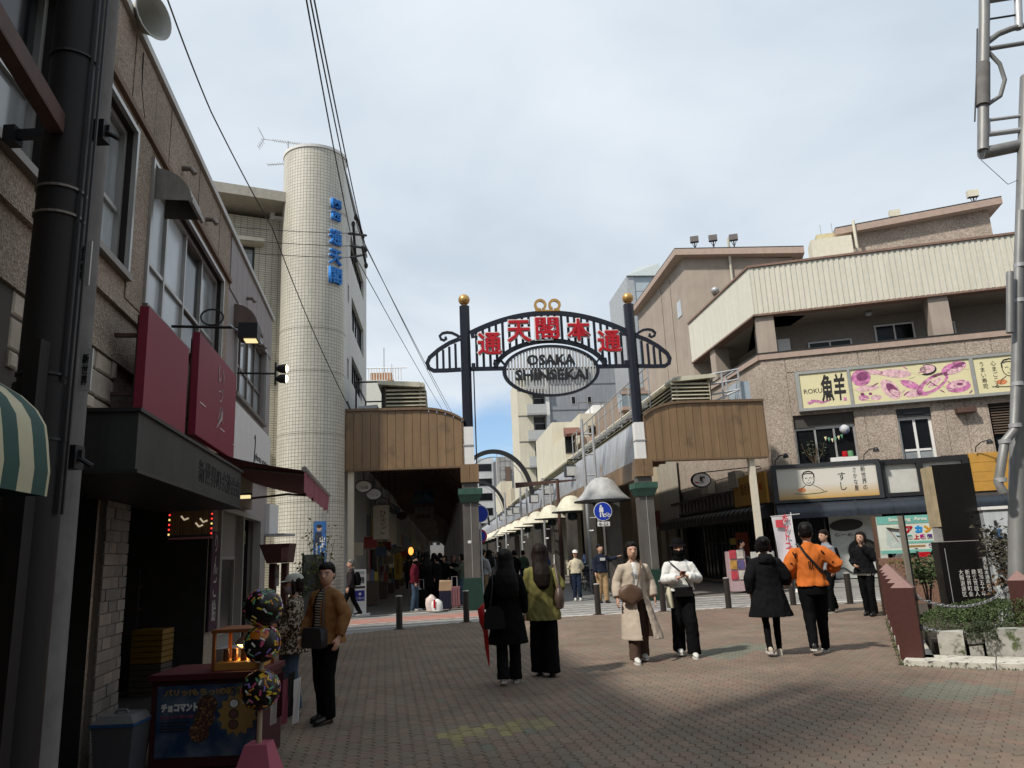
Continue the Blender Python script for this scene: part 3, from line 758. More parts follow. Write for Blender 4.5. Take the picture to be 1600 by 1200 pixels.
# ------------------------------------------------------------------ covered arcades on both sides of the street
M_BRN = mat('brown_metal_plank',(.235,.150,.082),.45,.1,var=.06,vscale=2,streak=.28,rnd=.06,col2=(.15,.10,.06),c2=.05,c2scale=.9)
M_BRND = mat('brown_metal_trim',(.17,.11,.065),.5,.1,var=.1,streak=.2)
M_COLM = mat('grey_brown_column',(.125,.113,.102),.5,.3,var=.15,vscale=2,streak=.25)
M_GRNCAP = mat('green_copper_cap',(.04,.095,.07),.5,.2,var=.2)
M_GRNBASE = mat('green_base_paint',(.006,.028,.018),.5,var=.2)
M_BARREL = mat('weathered_roof_sheet',(.40,.41,.43),.42,.4,var=.14,vscale=1.2,streak=.4,col2=(.34,.22,.13),c2=.03,c2scale=1.1)
M_LOUV = mat('cream_louvre',(.56,.53,.41),.55,var=.06,streak=.1)
M_SOFF = mat('brown_soffit',(.17,.115,.08),.6,.1,var=.2)
M_POSTC = mat('cream_post_paint',(.60,.55,.44),.5,var=.06,col2=(.36,.20,.09),c2=-.03,c2scale=1.5)
def roofline(w,t):                       # height of the canopy front at distance w from the street edge (0 .. 4.1)
 return 6.2 if w > 1.55 else 5.38 + (6.2 - 5.38) * math.sqrt(max(0,1 - ((1.55 - w) / 1.62) ** 2))
def arcade(side):
 """side -1: left pavement (t 0 .. -4.1), +1: right pavement (t 5.54 .. 9.75)"""
 L_ = 200.0
 t0 = 0.0 if side < 0 else 5.54
 wmax = 4.08 if side < 0 else 4.2
 T = lambda w: t0 + side * w
 a = thing('arcade_canopy','covered arcade with brown plank front over the %s' % ('left pavement, beside the round tiled tower' if side < 0 else 'right pavement, beside the restaurant building'),'arcade',S(T(2),2),'covered arcades either side of the street')
 n = 15; pw = (wmax - .2) / n; zb = 4.33
 for i in range(n):
  w0,w1 = .2 + i * pw + .006,.2 + (i + 1) * pw - .006; q = .14 + .006 * (i % 2)
  zt = [roofline(w,0) for w in (w0,(w0 + w1) / 2,w1)]
  pts = [S(T(w0),-q,zb),S(T(w1),-q,zb),S(T(w1),-q,zt[2]),S(T((w0 + w1) / 2),-q,zt[1]),S(T(w0),-q,zt[0])]
  MB().prism(pts,FS.n * -.05).build('plank',M_BRN,a)
 mb = MB()                                                                # trim round the front
 ws = [.14 + (1.6 - .14) * i / 14 for i in range(15)] + [wmax + .04]
 A = [S(T(w),-.2,roofline(w,0) + .02) for w in ws]; B = [S(T(w),-.2,roofline(w,0) - .06) for w in ws]
 A2 = [p - FS.n * .35 for p in A]; B2 = [p - FS.n * .06 for p in B]
 mb.rings([A2,A,B,B2],cap=False,closed=False)
 mb.hexa([S(T(.14),-.17,4.27),S(T(wmax),-.17,4.27),S(T(wmax),.1,4.27),S(T(.14),.1,4.27)],[S(T(.14),-.17,4.327),S(T(wmax),-.17,4.327),S(T(wmax),.1,4.327),S(T(.14),.1,4.327)])
 for w in (.14,wmax - .02): mb.hexa([S(T(w),-.13,4.33),S(T(w + .06),-.13,4.33),S(T(w + .06),.2,4.33),S(T(w),.2,4.33)],[S(T(w),-.13,roofline(w,0) - .03),S(T(w + .06),-.13,roofline(w,0) - .03),S(T(w + .06),.2,roofline(w,0) - .03),S(T(w),.2,roofline(w,0) - .03)])
 mb.build('front_trim',M_BRND,a)
 # the long barrel roof and its soffit
 prof = [(wmax,6.12)] + [(w,roofline(w,0) - .08) for w in [1.55 - .09 * k for k in range(16)]] + [(.08,5.0),(.0,4.4)]
 mb = MB(); ds = [.08] + [1.5 * k for k in range(1,79)] + [200]
 RR = [[S(T(w),d,z) for w,z in prof] for d in ds]
 mb.rings(RR,cap=False,closed=False); mb.build('barrel_roof',M_BARREL,a,smooth=True,auto=50)
 for k in range(26):
  d = .75 + k * 1.5 * (1 if k < 20 else 1.5); mb = MB()
  mb.rings([[S(T(w),d + e,z + .012) for w,z in prof[1:]] for e in (-.02,.02)],cap=False,closed=False); mb.build('roof_seam',mat('roof_seam',(.22,.20,.18),.6,.3),a)
 mb = MB(); pin = [(wmax,5.5),(2.2,5.55),(1.5,5.5),(.9,5.2),(.45,4.8),(.16,4.35)]
 mb.rings([[S(T(w),d,z) for w,z in pin] for d in (.09,L_)],cap=False,closed=False); mb.build('soffit',M_SOFF,a)
 for k in range(40):
  d = .7 + k * 1.15; MB().rings([[S(T(w),d + e,z - f) for w,z in pin] for e,f in ((-.05,0),(-.05,.09),(.05,.09),(.05,0))],cap=False,closed=False).build('rib',mat('rib_brown',(.24,.15,.10),.6),a)
 # brown band above the columns
 k = 0; d = .0
 while d < 40:
  MB().hexa([S(T(-.05),d + .006,3.8),S(T(.14),d + .006,3.8),S(T(.14),d + 1.494,3.8),S(T(-.05),d + 1.494,3.8)],[S(T(-.05),d + .006,4.4),S(T(.14),d + .006,4.4),S(T(.14),d + 1.494,4.4),S(T(-.05),d + 1.494,4.4)]).build('band_panel',M_BRN,a); d += 1.5
 MB().hexa([S(T(-.05),40,3.8),S(T(.14),40,3.8),S(T(.14),L_,3.8),S(T(-.05),L_,3.8)],[S(T(-.05),40,4.4),S(T(.14),40,4.4),S(T(.14),L_,4.4),S(T(-.05),L_,4.4)]).build('band_panel',M_BRN,a)
 # panelled box over the first column
 for s_ in (-1,1):
  mb = MB(); x0,x1 = sorted((t0 + s_ * .006,t0 + s_ * .28)); mb.hexa([S(x0,-.27,3.8),S(x1,-.27,3.8),S(x1,-.006,3.8),S(x0,-.006,3.8)],[S(x0,-.27,4.36),S(x1,-.27,4.36),S(x1,-.006,4.36),S(x0,-.006,4.36)]); mb.build('box_panel',M_BRN,a)
 # louvred ridge along the middle of the roof
 lv = [(1.45,6.2),(1.45,7.0),(2.55,7.15),(2.55,6.2)]
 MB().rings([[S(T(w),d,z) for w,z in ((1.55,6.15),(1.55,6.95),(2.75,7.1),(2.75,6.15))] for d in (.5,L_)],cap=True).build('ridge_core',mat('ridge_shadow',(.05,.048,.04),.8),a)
 for i in range(6):
  z = 6.25 + i * .125; w_ = 1.54 - .0 * i
  MB().rings([[S(T(w),d,zz) for w,zz in ((1.30,z),(1.52,z + .1),(1.545,z + .085),(1.32,z - .02))] for d in (.36,60)]).build('louvre',M_LOUV,a)
  MB().rings([[S(T(w),dd,zz) for dd,zz in ((.28,z),(.46,z + .1),(.49,z + .085),(.30,z - .02))] for w in (1.33,2.6)]).build('louvre',M_LOUV,a)
 mb = MB(); A = []
 for i in range(9): q = i / 8; A.append((1.25 - .0 * q if i == 0 else 1.25 + 1.0 * (1 - math.cos(q * math.pi / 2)) * .5,6.15 + .95 * math.sin(q * math.pi / 2)))
 A += [(2.75,7.16),(2.75,7.22)] ; B = [(w + .0,z) for w,z in A]
 mb.rings([[S(T(2.62),d,z) for z in (6.15,7.1)] for d in (.25,.5)],cap=False,closed=False)
 mb.rings([[S(T(w),d,z) for w,z in ((1.38,7.0),(1.5,7.13),(2.85,7.2),(2.85,7.08),(1.55,6.97))] for d in (.2,60)]);
 mb.build('ridge_cap',M_LOUV,a)
 MB().tube([S(T(1.42),.2,7.04),S(T(1.42),60,7.04)],.075,8).build('gutter_pipe',M_CREAM,a,smooth=True)
 # columns with green caps
 dsx = [0.0] + [4.6 * k for k in range(1,42)]
 for i,d in enumerate(dsx):
  c = MB(); c.hexa([S(t0 - .24,d - .2,0),S(t0 + .24,d - .2,0),S(t0 + .24,d + .2,0),S(t0 - .24,d + .2,0)],[S(t0 - .24,d - .2,3.8),S(t0 + .24,d - .2,3.8),S(t0 + .24,d + .2,3.8),S(t0 - .24,d + .2,3.8)])
  col_ = c.build('column',M_COLM,a)
  if i < 1:
   mb = MB()
   for (h0,h1,e0,e1) in ((3.18,3.42,.26,.36),(3.42,3.6,.37,.37)):
    mb.hexa([S(t0 - e0,d - e0,h0),S(t0 + e0,d - e0,h0),S(t0 + e0,d + e0,h0),S(t0 - e0,d + e0,h0)],[S(t0 - e1,d - e1,h1),S(t0 + e1,d - e1,h1),S(t0 + e1,d + e1,h1),S(t0 - e1,d + e1,h1)])
   mb.build('cap',M_GRNCAP,col_)
   mb = MB(); e0,e1 = .32,.27; mb.hexa([S(t0 - e0,d - e0,0),S(t0 + e0,d - e0,0),S(t0 + e0,d + e0,0),S(t0 - e0,d + e0,0)],[S(t0 - e1,d - e1,.92),S(t0 + e1,d - e1,.92),S(t0 + e1,d + e1,.92),S(t0 - e1,d + e1,.92)]); mb.build('base',M_GRNBASE,col_)
   mb = MB();
   mb.hexa([S(t0 - .012,d - .209,.93),S(t0 + .012,d - .209,.93),S(t0 + .012,d - .2,.93),S(t0 - .012,d - .2,.93)],[S(t0 - .012,d - .209,3.17),S(t0 + .012,d - .209,3.17),S(t0 + .012,d - .2,3.17),S(t0 - .012,d - .2,3.17)]); mb.build('seam_strip',M_ALU,col_)
 # slender cream post at the back corner
 tp = T(3.66)
 MB().hexa([S(tp - .09,-.05,0),S(tp + .09,-.05,0),S(tp + .09,.13,0),S(tp - .09,.13,0)],[S(tp - .09,-.05,4.27),S(tp + .09,-.05,4.27),S(tp + .09,.13,4.27),S(tp - .09,.13,4.27)]).build('post',M_POSTC,a)
 return a
arL = arcade(-1); arR = arcade(1)
MB().hexa([S(-.12,-.203,1.95),S(-.02,-.203,1.95),S(-.02,-.2,1.95),S(-.12,-.2,1.95)],[S(-.12,-.203,2.03),S(-.02,-.203,2.03),S(-.02,-.2,2.03),S(-.12,-.2,2.03)]).build('sticker',M_WHITE,arL)
# bell-shaped lamp hoods along the street edge of the right arcade
M_BELL = mat('bell_metal',(.40,.405,.40),.6,.1,var=.1,streak=.25)
M_BELLC = mat('bell_cream',(.60,.57,.45),.5,var=.08,streak=.2)
def bell(d,first):
 a = thing('lamp_hood','x','lamp hood',S(5.38,d,3.5),'bell-shaped hoods along the right arcade')
 K = 1.12 if first else .95; q = S(4.95,d,3.32)
 prof = [(.92,0),(.90,.03),(.80,.10),(.64,.26),(.50,.48),(.36,.64),(.2,.73),(.01,.76)]
 MB().lathe(q,[(r * K,h * K) for r,h in prof],28,cap=False).build('hood',M_BELL if first else M_BELLC,a,smooth=True,auto=70)
 MB().lathe(q - Z3 * .01,[(.88 * K,0),(.935 * K,-.03),(.935 * K,.008)],28,cap=False).build('rim',M_DARKM,a)
 MB().lathe(S(5.0,d,2.95),[(.05,.35),(.2,.3),(.24,.15),(.2,0),(.05,-.04)],10).build('lantern',mat('lantern_glass',(.05,.07,.08),.2),a,smooth=True)
 return a
bd_ = [3.5,10.3,16.8,22.7,28.5,34.5] + [40.5 + 6 * k for k in range(10)]
ord_ = ['grey bell-shaped hood, the largest and nearest along the right arcade','second bell-shaped hood along the right arcade, behind the grey one','third bell-shaped hood along the right arcade','fourth bell-shaped hood along the right arcade','fifth bell-shaped hood along the right arcade','sixth bell-shaped hood along the right arcade']
for i,d in enumerate(bd_):
 b = bell(d,i == 0); b['label'] = ord_[i] if i < 6 else 'small cream bell-shaped hood far along the right arcade, ' + ['seventh','eighth','ninth','tenth','eleventh','twelfth','thirteenth','fourteenth','fifteenth','last'][i - 6] + ' from the gate'
# ------------------------------------------------------------------ the gate arch
M_GOLD = mat('gold_paint',(.50,.30,.10),.35,.6,var=.1)
M_RED = mat('red_enamel',(.42,.004,.012),.4,var=.06)
gt = thing('gate_arch','navy iron gate arch with red characters and an oval name board spanning the street','gate arch',S(2.75,0,4.4))
for t in (0.0,5.54):
 mb = MB(); r = .175
 mb.rings([[S(t + r * math.cos(math.pi / 4 * j + math.pi / 8),.05 + r * math.sin(math.pi / 4 * j + math.pi / 8),z) for j in range(8)] for z in (5.56,9.62)]); mb.build('post',M_NAVY,gt)
 sl_ = MB().hexa([S(t - .16,-.13,4.36),S(t + .16,-.13,4.36),S(t + .16,.2,4.36),S(t - .16,.2,4.36)],[S(t - .16,-.13,5.56),S(t + .16,-.13,5.56),S(t + .16,.2,5.56),S(t - .16,.2,5.56)]).build('post_sleeve',M_WHITE,gt)
 MB().hexa([S(t - .175,-.15,4.95),S(t + .175,-.15,4.95),S(t + .175,.22,4.95),S(t - .175,.22,4.95)],[S(t - .175,-.15,4.99),S(t + .175,-.15,4.99),S(t + .175,.22,4.99),S(t - .175,.22,4.99)]).build('strap',M_GALV,sl_)
 mb = MB(); mb.ball(S(t,.05,9.85),.19,20,14); mb.lathe(S(t,.05,9.6),[(.12,0),(.08,.05),(.08,.1)],12); mb.build('ball',M_GOLD,gt,smooth=True)
MB().tube([S(.24,.0,4.4),S(.24,0,7.4)],.02,6).build('cable',M_BLACK,gt)
TCN = 2.77
def zo(t): q = (t - TCN) / 2.6; return 8.68 + .66 * (1 - q * q)                 # outer arc
def zi(t): q = (t - TCN) / 1.82; return 7.46 + .92 * math.sqrt(max(0,1 - q * q)) ** 1.15   # inner arc
def strip(path,w,dep=.07,m=M_NAVY,name='rail'):
 """flat bar following a path of (t,z) in the plane of the arch"""
 mb = MB(); R = []
 for i,(t,z) in enumerate(path):
  a = path[max(i - 1,0)]; b = path[min(i + 1,len(path) - 1)]
  dx,dz = b[0] - a[0],b[1] - a[1]; l = math.hypot(dx,dz) or 1; nx,nz = -dz / l * w / 2,dx / l * w / 2
  R.append([S(t + nx,-dep / 2,z + nz),S(t - nx,-dep / 2,z - nz),S(t - nx,dep / 2,z - nz),S(t + nx,dep / 2,z + nz)])
 mb.rings(R); return mb.build(name,m,gt)
N_ = 30
strip([(.17 + (5.37 - .17) * i / N_,zo(.17 + (5.37 - .17) * i / N_)) for i in range(N_ + 1)],.16)
ti = [TCN - 1.82 * math.cos(math.pi * i / 24) for i in range(25)]
strip([(t,zi(t)) for t in ti],.15)
strip([(.16,7.47),(1.25,7.47)],.13); strip([(4.3,7.47),(5.38,7.47)],.13)
for t in (.16,5.38): strip([(t + .02,8.62),(t + (.14 if t < 1 else -.14),8.64)],.22,.09,name='bracket'); strip([(t + .02,7.56),(t + (.14 if t < 1 else -.14),7.56)],.2,.09,name='bracket')
for k in range(23):
 t = .36 + k * (5.18 - .36) / 22
 z0 = 7.5 if (t < 1.0 or t > 4.54) else zi(t)
 strip([(t,z0),(t,zo(t) - .03)],.085,.05,name='bar')
for s_ in (-1,1):                                                         # side wings
 T = lambda q: (-.17 - q) if s_ < 0 else (5.71 + q)
 strip([(T(0),8.5),(T(.35),8.36),(T(.7),8.14),(T(1.0),7.88),(T(1.08),7.7),(T(1.03),7.53),(T(.88),7.44),(T(.5),7.44),(T(0),7.46)],.13)
 for q in (.16,.36,.56,.76): strip([(T(q),7.47),(T(q),8.42 - q * .52)],.08,.05,name='bar')
 pts = []
 for i in range(19): a = -1.2 + i * .33; r = .19 - .007 * i; pts.append((T(.5 + .0 * i + r * math.cos(a) * 1.15 * 1 + .04),8.55 + r * .75 * math.sin(a) - .02))
 pts = [(T(.0),8.55),(T(.12),8.63),(T(.26),8.7),(T(.42),8.72),(T(.57),8.69),(T(.66),8.6),(T(.62),8.49),(T(.52),8.45),(T(.45),8.5),(T(.48),8.57)]
 strip(pts,.08,.08,name='scroll')
 strip([(TCN + s_ * 1.45,7.52),(TCN + s_ * 1.62,7.72),(TCN + s_ * 1.85,7.74),(TCN + s_ * 1.86,7.6)],.07,name='scroll')
# gold scroll on the crown
for s_ in (-1,1):
 pts = [(TCN + s_ * (.24 + .17 * math.cos(a) - .0),9.62 + .17 * math.sin(a)) for a in [math.pi * 1.35 - i * .37 for i in range(17)]]
 strip(pts,.085,.1,M_GOLD,'gold_scroll')
strip([(TCN - .42,9.42),(TCN + .42,9.42)],.05,.1,M_GOLD,'gold_scroll')
# the oval of white slats
EX,EZ,ec = 1.60,.86,7.36
ell = [(TCN + EX * math.cos(2 * math.pi * i / 48),ec + EZ * math.sin(2 * math.pi * i / 48)) for i in range(49)]
mb = MB(); R = []
for t,z in ell[:-1]:
 kx,kz = (t - TCN),(z - ec); R.append([S(TCN + kx * e,f,ec + kz * e) for e,f in ((1.0,-.1),(.93,-.1),(.93,.06),(1.0,.06))])
R.append(R[0]); mb.rings(R,cap=False); mb.build('oval_frame',M_NAVY,gt)
M_SLAT = mat('pale_slat',(.44,.435,.42),.5,var=.06)
for k in range(30):
 t = TCN - EX * .93 + 2 * EX * .93 * k / 29; h = EZ * .95 * math.sqrt(max(0,1 - ((t - TCN) / (EX * .955)) ** 2))
 if h < .05: continue
 MB().hexa([S(t - .027,-.07,ec - h),S(t + .027,-.07,ec - h),S(t + .027,.02,ec - h),S(t - .027,.02,ec - h)],[S(t - .027,-.07,ec + h),S(t + .027,-.07,ec + h),S(t + .027,.02,ec + h),S(t - .027,.02,ec + h)]).build('slat',M_SLAT,gt)
strip([(TCN - 1.5,7.44),(TCN + 1.5,7.44)],.05,.05)
for w_,z,wd,hh in (('OSAKA',7.70,1.6,.36),('SHINSEKAI',7.2,2.4,.36)):
 lettering(w_,.4,S(TCN,-.13,z),tS,Z3,M_BLACK,gt,depth=.05,bold=.013,fit=(wd,hh))
for ch,(x,y) in zip('通天閣本通',((765,537),(811,517.5),(855,513),(904,515),(952,533))):
 uu,zz = FS.px(x,y,.14)
 o = lettering(ch,.8,FS.p(uu,zz,.15),tS,Z3,M_RED,gt,depth=.05,bold=.014,fit=(.78,.74),name='red_character')
 lettering(ch,.8,FS.p(uu,zz,.11),tS,Z3,M_WHITE,gt,depth=.03,bold=.05,fit=(.86,.82),name='character_edge')
# ------------------------------------------------------------------ lattice arches further up the street
def street_arch(d,lab,cx=2.75,hw=2.5,zs=5.3,rise=3.1):
 a = thing('street_arch',lab,'arch',S(cx,d,zs),'black arches over the street')
 mb = MB(); R = []
 for i in range(33):
  q = math.pi * i / 32; R.append([S(cx - (hw + e) * math.cos(q),d + f,zs + (rise + e) * math.sin(q)) for e,f in ((0,-.15),(.28,-.15),(.28,.15),(0,.15))])
 mb.rings(R); mb.build('arch_rib',M_BLACK,a)
 MB().tube([S(cx - (hw - .15) * math.cos(math.pi * i / 24),d,zs + (rise - .25) * math.sin(math.pi * i / 24)) for i in range(25)],.03,6).build('lamp_rail',M_GALV,a)
 return a
for d,lab in ((28,'nearest and largest black arch over the street behind the gate'),(50,'second black arch over the street behind the gate'),(76,'third black arch over the street, far behind the gate'),(108,'farthest small black arch over the street')):
 street_arch(d,lab)
# ------------------------------------------------------------------ restaurant building on the right
M_FASC = mat('ivory_ribbed_cladding',(.60,.575,.485),.5,var=.05,streak=.12)
M_RWALL = mat('tan_smooth_render',(.335,.28,.232),.85,var=.1,vscale=1.2,bump=.2,streak=.12)
M_SOFT = mat('balcony_grey_render',(.26,.23,.20),.85,var=.1)
M_ROOFED = mat('roof_edge_pinkish',(.36,.27,.22),.7,var=.1)
rb = thing('restaurant_building','tan pebble-dashed building with an ivory ribbed top band and restaurant signs, right of the street','building',FR.p(3,0,-4))
UE = 11.0
WA = (-.98,1.08,4.2,6.02); WB = (2.46,3.56,3.75,5.95); WC = (5.35,6.9,4.1,5.9)
SH = (-1.5,9.5,0.12,2.6)
mb = MB()
wall_holes(mb,FR,-1.85,UE,0,8.2,[WA,WB,WC,SH],depth=.25)
SD = (.6,12.0,.1,2.5)
wall_holes(mb,FRS,0,26,0,8.2,[SD],depth=.25)
mb.quad(FR.p(UE,0),FR.p(UE,0,-12),FR.p(UE,8.2,-12),FR.p(UE,8.2))
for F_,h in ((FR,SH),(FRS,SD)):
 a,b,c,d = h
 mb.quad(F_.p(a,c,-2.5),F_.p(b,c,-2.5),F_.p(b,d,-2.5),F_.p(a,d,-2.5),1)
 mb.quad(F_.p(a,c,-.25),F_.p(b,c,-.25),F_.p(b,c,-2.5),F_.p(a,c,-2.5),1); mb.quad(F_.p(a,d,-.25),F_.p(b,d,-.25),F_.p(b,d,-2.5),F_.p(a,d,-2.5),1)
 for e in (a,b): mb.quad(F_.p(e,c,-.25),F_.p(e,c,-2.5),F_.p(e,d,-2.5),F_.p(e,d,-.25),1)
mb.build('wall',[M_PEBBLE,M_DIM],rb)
mb = MB(); mb.fbox(FR,-1.9,UE,8.2,8.42,-.3,.08); mb.fbox(FRS,.0,11,8.2,8.42,-.3,.1); mb.build('ledge',M_ROOFED,rb)
mb = MB(); mb.fbox(FR,-1.92,UE,8.42,8.46,-.28,.1); mb.fbox(FRS,.0,11,8.42,8.46,-.28,.12); mb.build('ledge_cap',M_DARKM,rb)
# wall panels between the open joints (each proud of the wall by a hair)
def panels(us,z0,z1,skip=()):
 for a,b in zip(us,us[1:]):
  for (za,zb) in ((z0,z1),):
   MB().fbox(FR,a + .014,b - .014,za,zb,.002,.02).build('panel',M_PEBBLE,rb)
panels([-1.85,-1.0],4.22,8.15)
for a,b in ((1.12,1.42),(1.42,2.42),(3.6,4.0),(4.0,4.62),(4.62,5.31)):
 MB().fbox(FR,a + .014,b - .014,4.22,6.04,.002,.02).build('panel',M_PEBBLE,rb)
for a,b in ((-1.0,1.5),(1.5,2.2),(2.2,5.0),(5.0,5.8),(5.8,9.0)):
 MB().fbox(FR,a + .014,b - .014,7.64,8.15,.002,.02).build('panel',M_PEBBLE,rb)
# first-floor windows
window(FR,rb,WA[0],WA[1],WA[2],5.55,-.22,M_ALU,M_GLASS,3,1,fw=.07)
MB().fbox(FR,WA[0] + .01,WA[1] - .01,5.56,6.01,-.2,-.1).build('window_header',mat('header_panel',(.05,.045,.04),.7),rb)
window(FR,rb,WB[0],WB[1],WB[2],WB[3] - .3,-.2,M_WHITE,M_GLASS,2,2,fw=.09,rowz=[WB[2] + .09,WB[2] + .75,WB[3] - .39],pane_mats=[M_CURT,M_GLASS])
mb = MB(); mb.fbox(FR,WB[0] + .01,WB[1] - .01,WB[3] - .29,WB[3] - .01,-.2,-.02); mb.fbox(FR,WB[0] + .2,WB[1] - .2,WB[3] - .2,WB[3] - .1,-.019,.02); mb.build('shutter_box',M_DARKM,rb)
window(FR,rb,WC[0],WC[1],WC[2],WC[3],-.2,M_DARKM,M_GLASS,2,1,fw=.07)
mb = MB()
for i in range(11): mb.fbox(FR,WC[0] + .08,WC[1] - .08,WC[2] + .75 + i * .09,WC[2] + .79 + i * .09,-.13,-.1)
bl = mb.build('window_blind',mat('brown_blind',(.12,.085,.06),.7),rb); bl['kind'] = 'stuff'
MB().fbox(FR,4.3,4.9,5.62,5.8,.02,.3).build('roller_box',M_RUST,rb)
# balcony storey
BN = -1.9
mb = MB()
mb.quad(FR.p(-1.8,8.42,BN),FR.p(UE,8.42,BN),FR.p(UE,9.95,BN),FR.p(-1.8,9.95,BN)); mb.quad(FRS.p(1.9,8.42,BN),FRS.p(11,8.42,BN),FRS.p(11,9.95,BN),FRS.p(1.9,9.95,BN))
mb.quad(FR.p(-1.8,8.41,-.02),FR.p(UE,8.41,-.02),FR.p(UE,8.41,-9),FR.p(-1.8,8.41,-9))
mb.build('balcony_wall',M_SOFT,rb)
for a,b in ((-1.85,-1.2),(4.08,4.73),(9.6,10.2)):
 MB().fbox(FR,a,b,8.46,9.93,-.65,-.03).build('column',M_RWALL,rb)
MB().fbox(FRS,4.4,5.0,8.46,9.93,-.65,-.03).build('column',M_RWALL,rb)
for a,b,c,d,fm in ((.15,1.75,8.45,9.15,M_ALU),(2.6,4.0,8.45,9.55,M_WHITE),(4.9,5.4,8.45,9.4,M_WHITE)):
 window(FR,rb,a,b,c,d,BN + .02,fm,M_GLASS,2,1,fw=.06)
MB().fbox(FR,-1.0,-.55,8.46,9.3,-1.5,-1.44).build('balcony_screen',M_WHITE,rb)
MB().ball(FR.p(2.3,9.82,-1.0),(.13,.13,.1),10,6).build('ceiling_lamp',M_FROST,rb,smooth=True)
mb = MB(); mb.fbox(FR,-1.85,UE,9.93,9.97,-9,-.03); mb.fbox(FRS,0,8,9.93,9.97,-2,-.03); mb.build('balcony_soffit',M_SOFT,rb)
# ivory ribbed band
MB().fbox(FR,-1.85,UE,9.97,11.84,-.3,.04).build('fascia',M_FASC,rb)
mb = MB()
u = -1.83
while u < UE - .2: mb.fbox(FR,u,u + .1,9.99,11.82,.041,.066); u += .19
rbs = mb.build('fascia_ribs',M_FASC,rb); rbs['kind'] = 'stuff'
MB().fbox(FRS,-.06,7.1,9.97,11.84,-.3,.06).build('fascia',M_FASC,rb)
mb = MB(); mb.fbox(FR,-1.95,UE,11.84,11.92,-.4,.12); mb.fbox(FR,-1.93,UE,9.9,9.968,-.3,.1); mb.fbox(FRS,-.1,7.1,11.845,11.92,-.4,.12); mb.fbox(FRS,-.1,7.1,9.9,9.968,-.3,.1); mb.build('fascia_trim',mat('rusty_trim',(.20,.125,.095),.7,var=.2),rb)
MB().quad(FR.p(-1.85,11.8,-.3),FR.p(UE,11.8,-.3),FR.p(UE,11.8,-9),FR.p(-1.85,11.8,-9)).build('roof',M_CONC,rb)
# tall block behind, with a thin roof slab
FT = Frame(FRS.p(7.1,0),dR,FR.n)
tb = thing('rear_stair_block','tall tan block with an overhanging roof slab rising behind the ivory band','building',FT.p(2,8.4,-3))
ur = FT.px(1240,420)[0]; zl = FT.px(1068,402)[1]; zr = FT.px(1245,402)[1]; zl = min(zl,15.5); zr = min(zr,zl - .3)
mb = MB(); b_ = [FT.p(0,3,0),FT.p(ur,3,0),FT.p(ur,3,-8),FT.p(0,3,0) + dS * 8.6]; t_ = [FT.p(0,zl,0),FT.p(ur,zr,0),FT.p(ur,zr,-8),FT.p(0,zl,0) + dS * 8.6]
mb.hexa(b_,t_); mb.build('wall',M_RWALL,tb)
mb = MB(); o1,o2 = FT.p(-.35,zl + .01,.45),FT.p(ur + .5,zr + .01,.45); o3 = FT.p(ur + .5,zr + .01,-8.4); o4 = FT.p(-.35,zl + .01,0) + dS * 9.0
mb.hexa([o1,o2,o3,o4],[o + Z3 * .3 for o in (o1,o2,o3,o4)]); mb.build('roof_slab',M_ROOFED,tb)
MB().hexa([o + Z3 * .303 for o in (o1,o2,o3,o4)],[o + Z3 * .35 for o in (o1,o2,o3,o4)]).build('roof_edge',M_DARKM,tb)
mb = MB(); q = FT.px(1142,420)[0]; mb.tube([FT.p(q,11.9,.1),FT.p(q,zl - .5,.1),FT.p(q,zl - .1,.35),FT.p(q,zl + .5,.47)],.06,8); mb.build('downpipe',M_CREAM,tb,smooth=True)
q,z_ = FT.px(1117,455); MB().ball(FT.p(q,z_,.12),(.19,.19,.17),12,8).build('vent_cowl',M_GALV,tb,smooth=True)
FTS = Frame(FT.p(0,0) ,dS,FRS.n)
uu,zz = FTS.px(1062,483); MB().fbox(FTS,uu - .3,uu + .3,zz - .4,zz + .4,.005,.03).build('wall_patch',M_FROST,tb)
for x_ in (1035,1050):
 uu,_ = FTS.px(x_,480); MB().tube([FTS.p(uu,10,.03),FTS.p(uu,15,.03)],.02,5).build('cable',M_RWALL,tb)
# second block further right with a rising roof
FP = Frame(FR.p(0,0,-3.2),dR,FR.n)
pb = thing('penthouse_block','tan rooftop block with a roof slab rising to the right above the ivory band','building',FP.p(5,11.8,-2))
ua,za = FP.px(1308,372); ub,zb_ = FP.px(1548,326);
MB().hexa([FP.p(ua,10,0),FP.p(ub - .1,10,0),FP.p(ub - .1,10,-5),FP.p(ua,10,-5)],[FP.p(ua,za,0),FP.p(ub - .1,zb_,0),FP.p(ub - .1,zb_,-5),FP.p(ua,za,-5)]).build('wall',M_PEBBLE,pb)
mb = MB(); q4 = [FP.p(ua - .1,za,.4),FP.p(ub + .3,zb_,.4),FP.p(ub + .3,zb_,-5.3),FP.p(ua - .1,za,-5.3)]; mb.hexa([p + Z3 * .005 for p in q4],[p + Z3 * .27 for p in q4]); mb.build('roof_slab',M_ROOFED,pb)
MB().hexa([p + Z3 * .275 for p in q4],[p + Z3 * .32 for p in q4]).build('roof_edge',M_DARKM,pb)
q,_ = FP.px(1334,380); MB().tube([FP.p(q,11.8,.45),FP.p(q,za + .5,.45)],.06,8).build('downpipe',M_CREAM,pb)
ta,tz = FP.px(1290,372); wt = thing('rooftop_tank','small pale yellow water tank on the flat roof between the two tan blocks','tank',FP.p(ta,11.9,0))
MB().fbox(FP,ta - .35,ta + .55,11.8,tz + .2,-.6,0).build('tank_body',mat('tank_yellow',(.50,.45,.27),.6,var=.1),wt)
MB().fbox(FP,ta - .75,ta + .8,11.8,tz - .35,.01,.9).build('plinth',M_CREAM,wt)
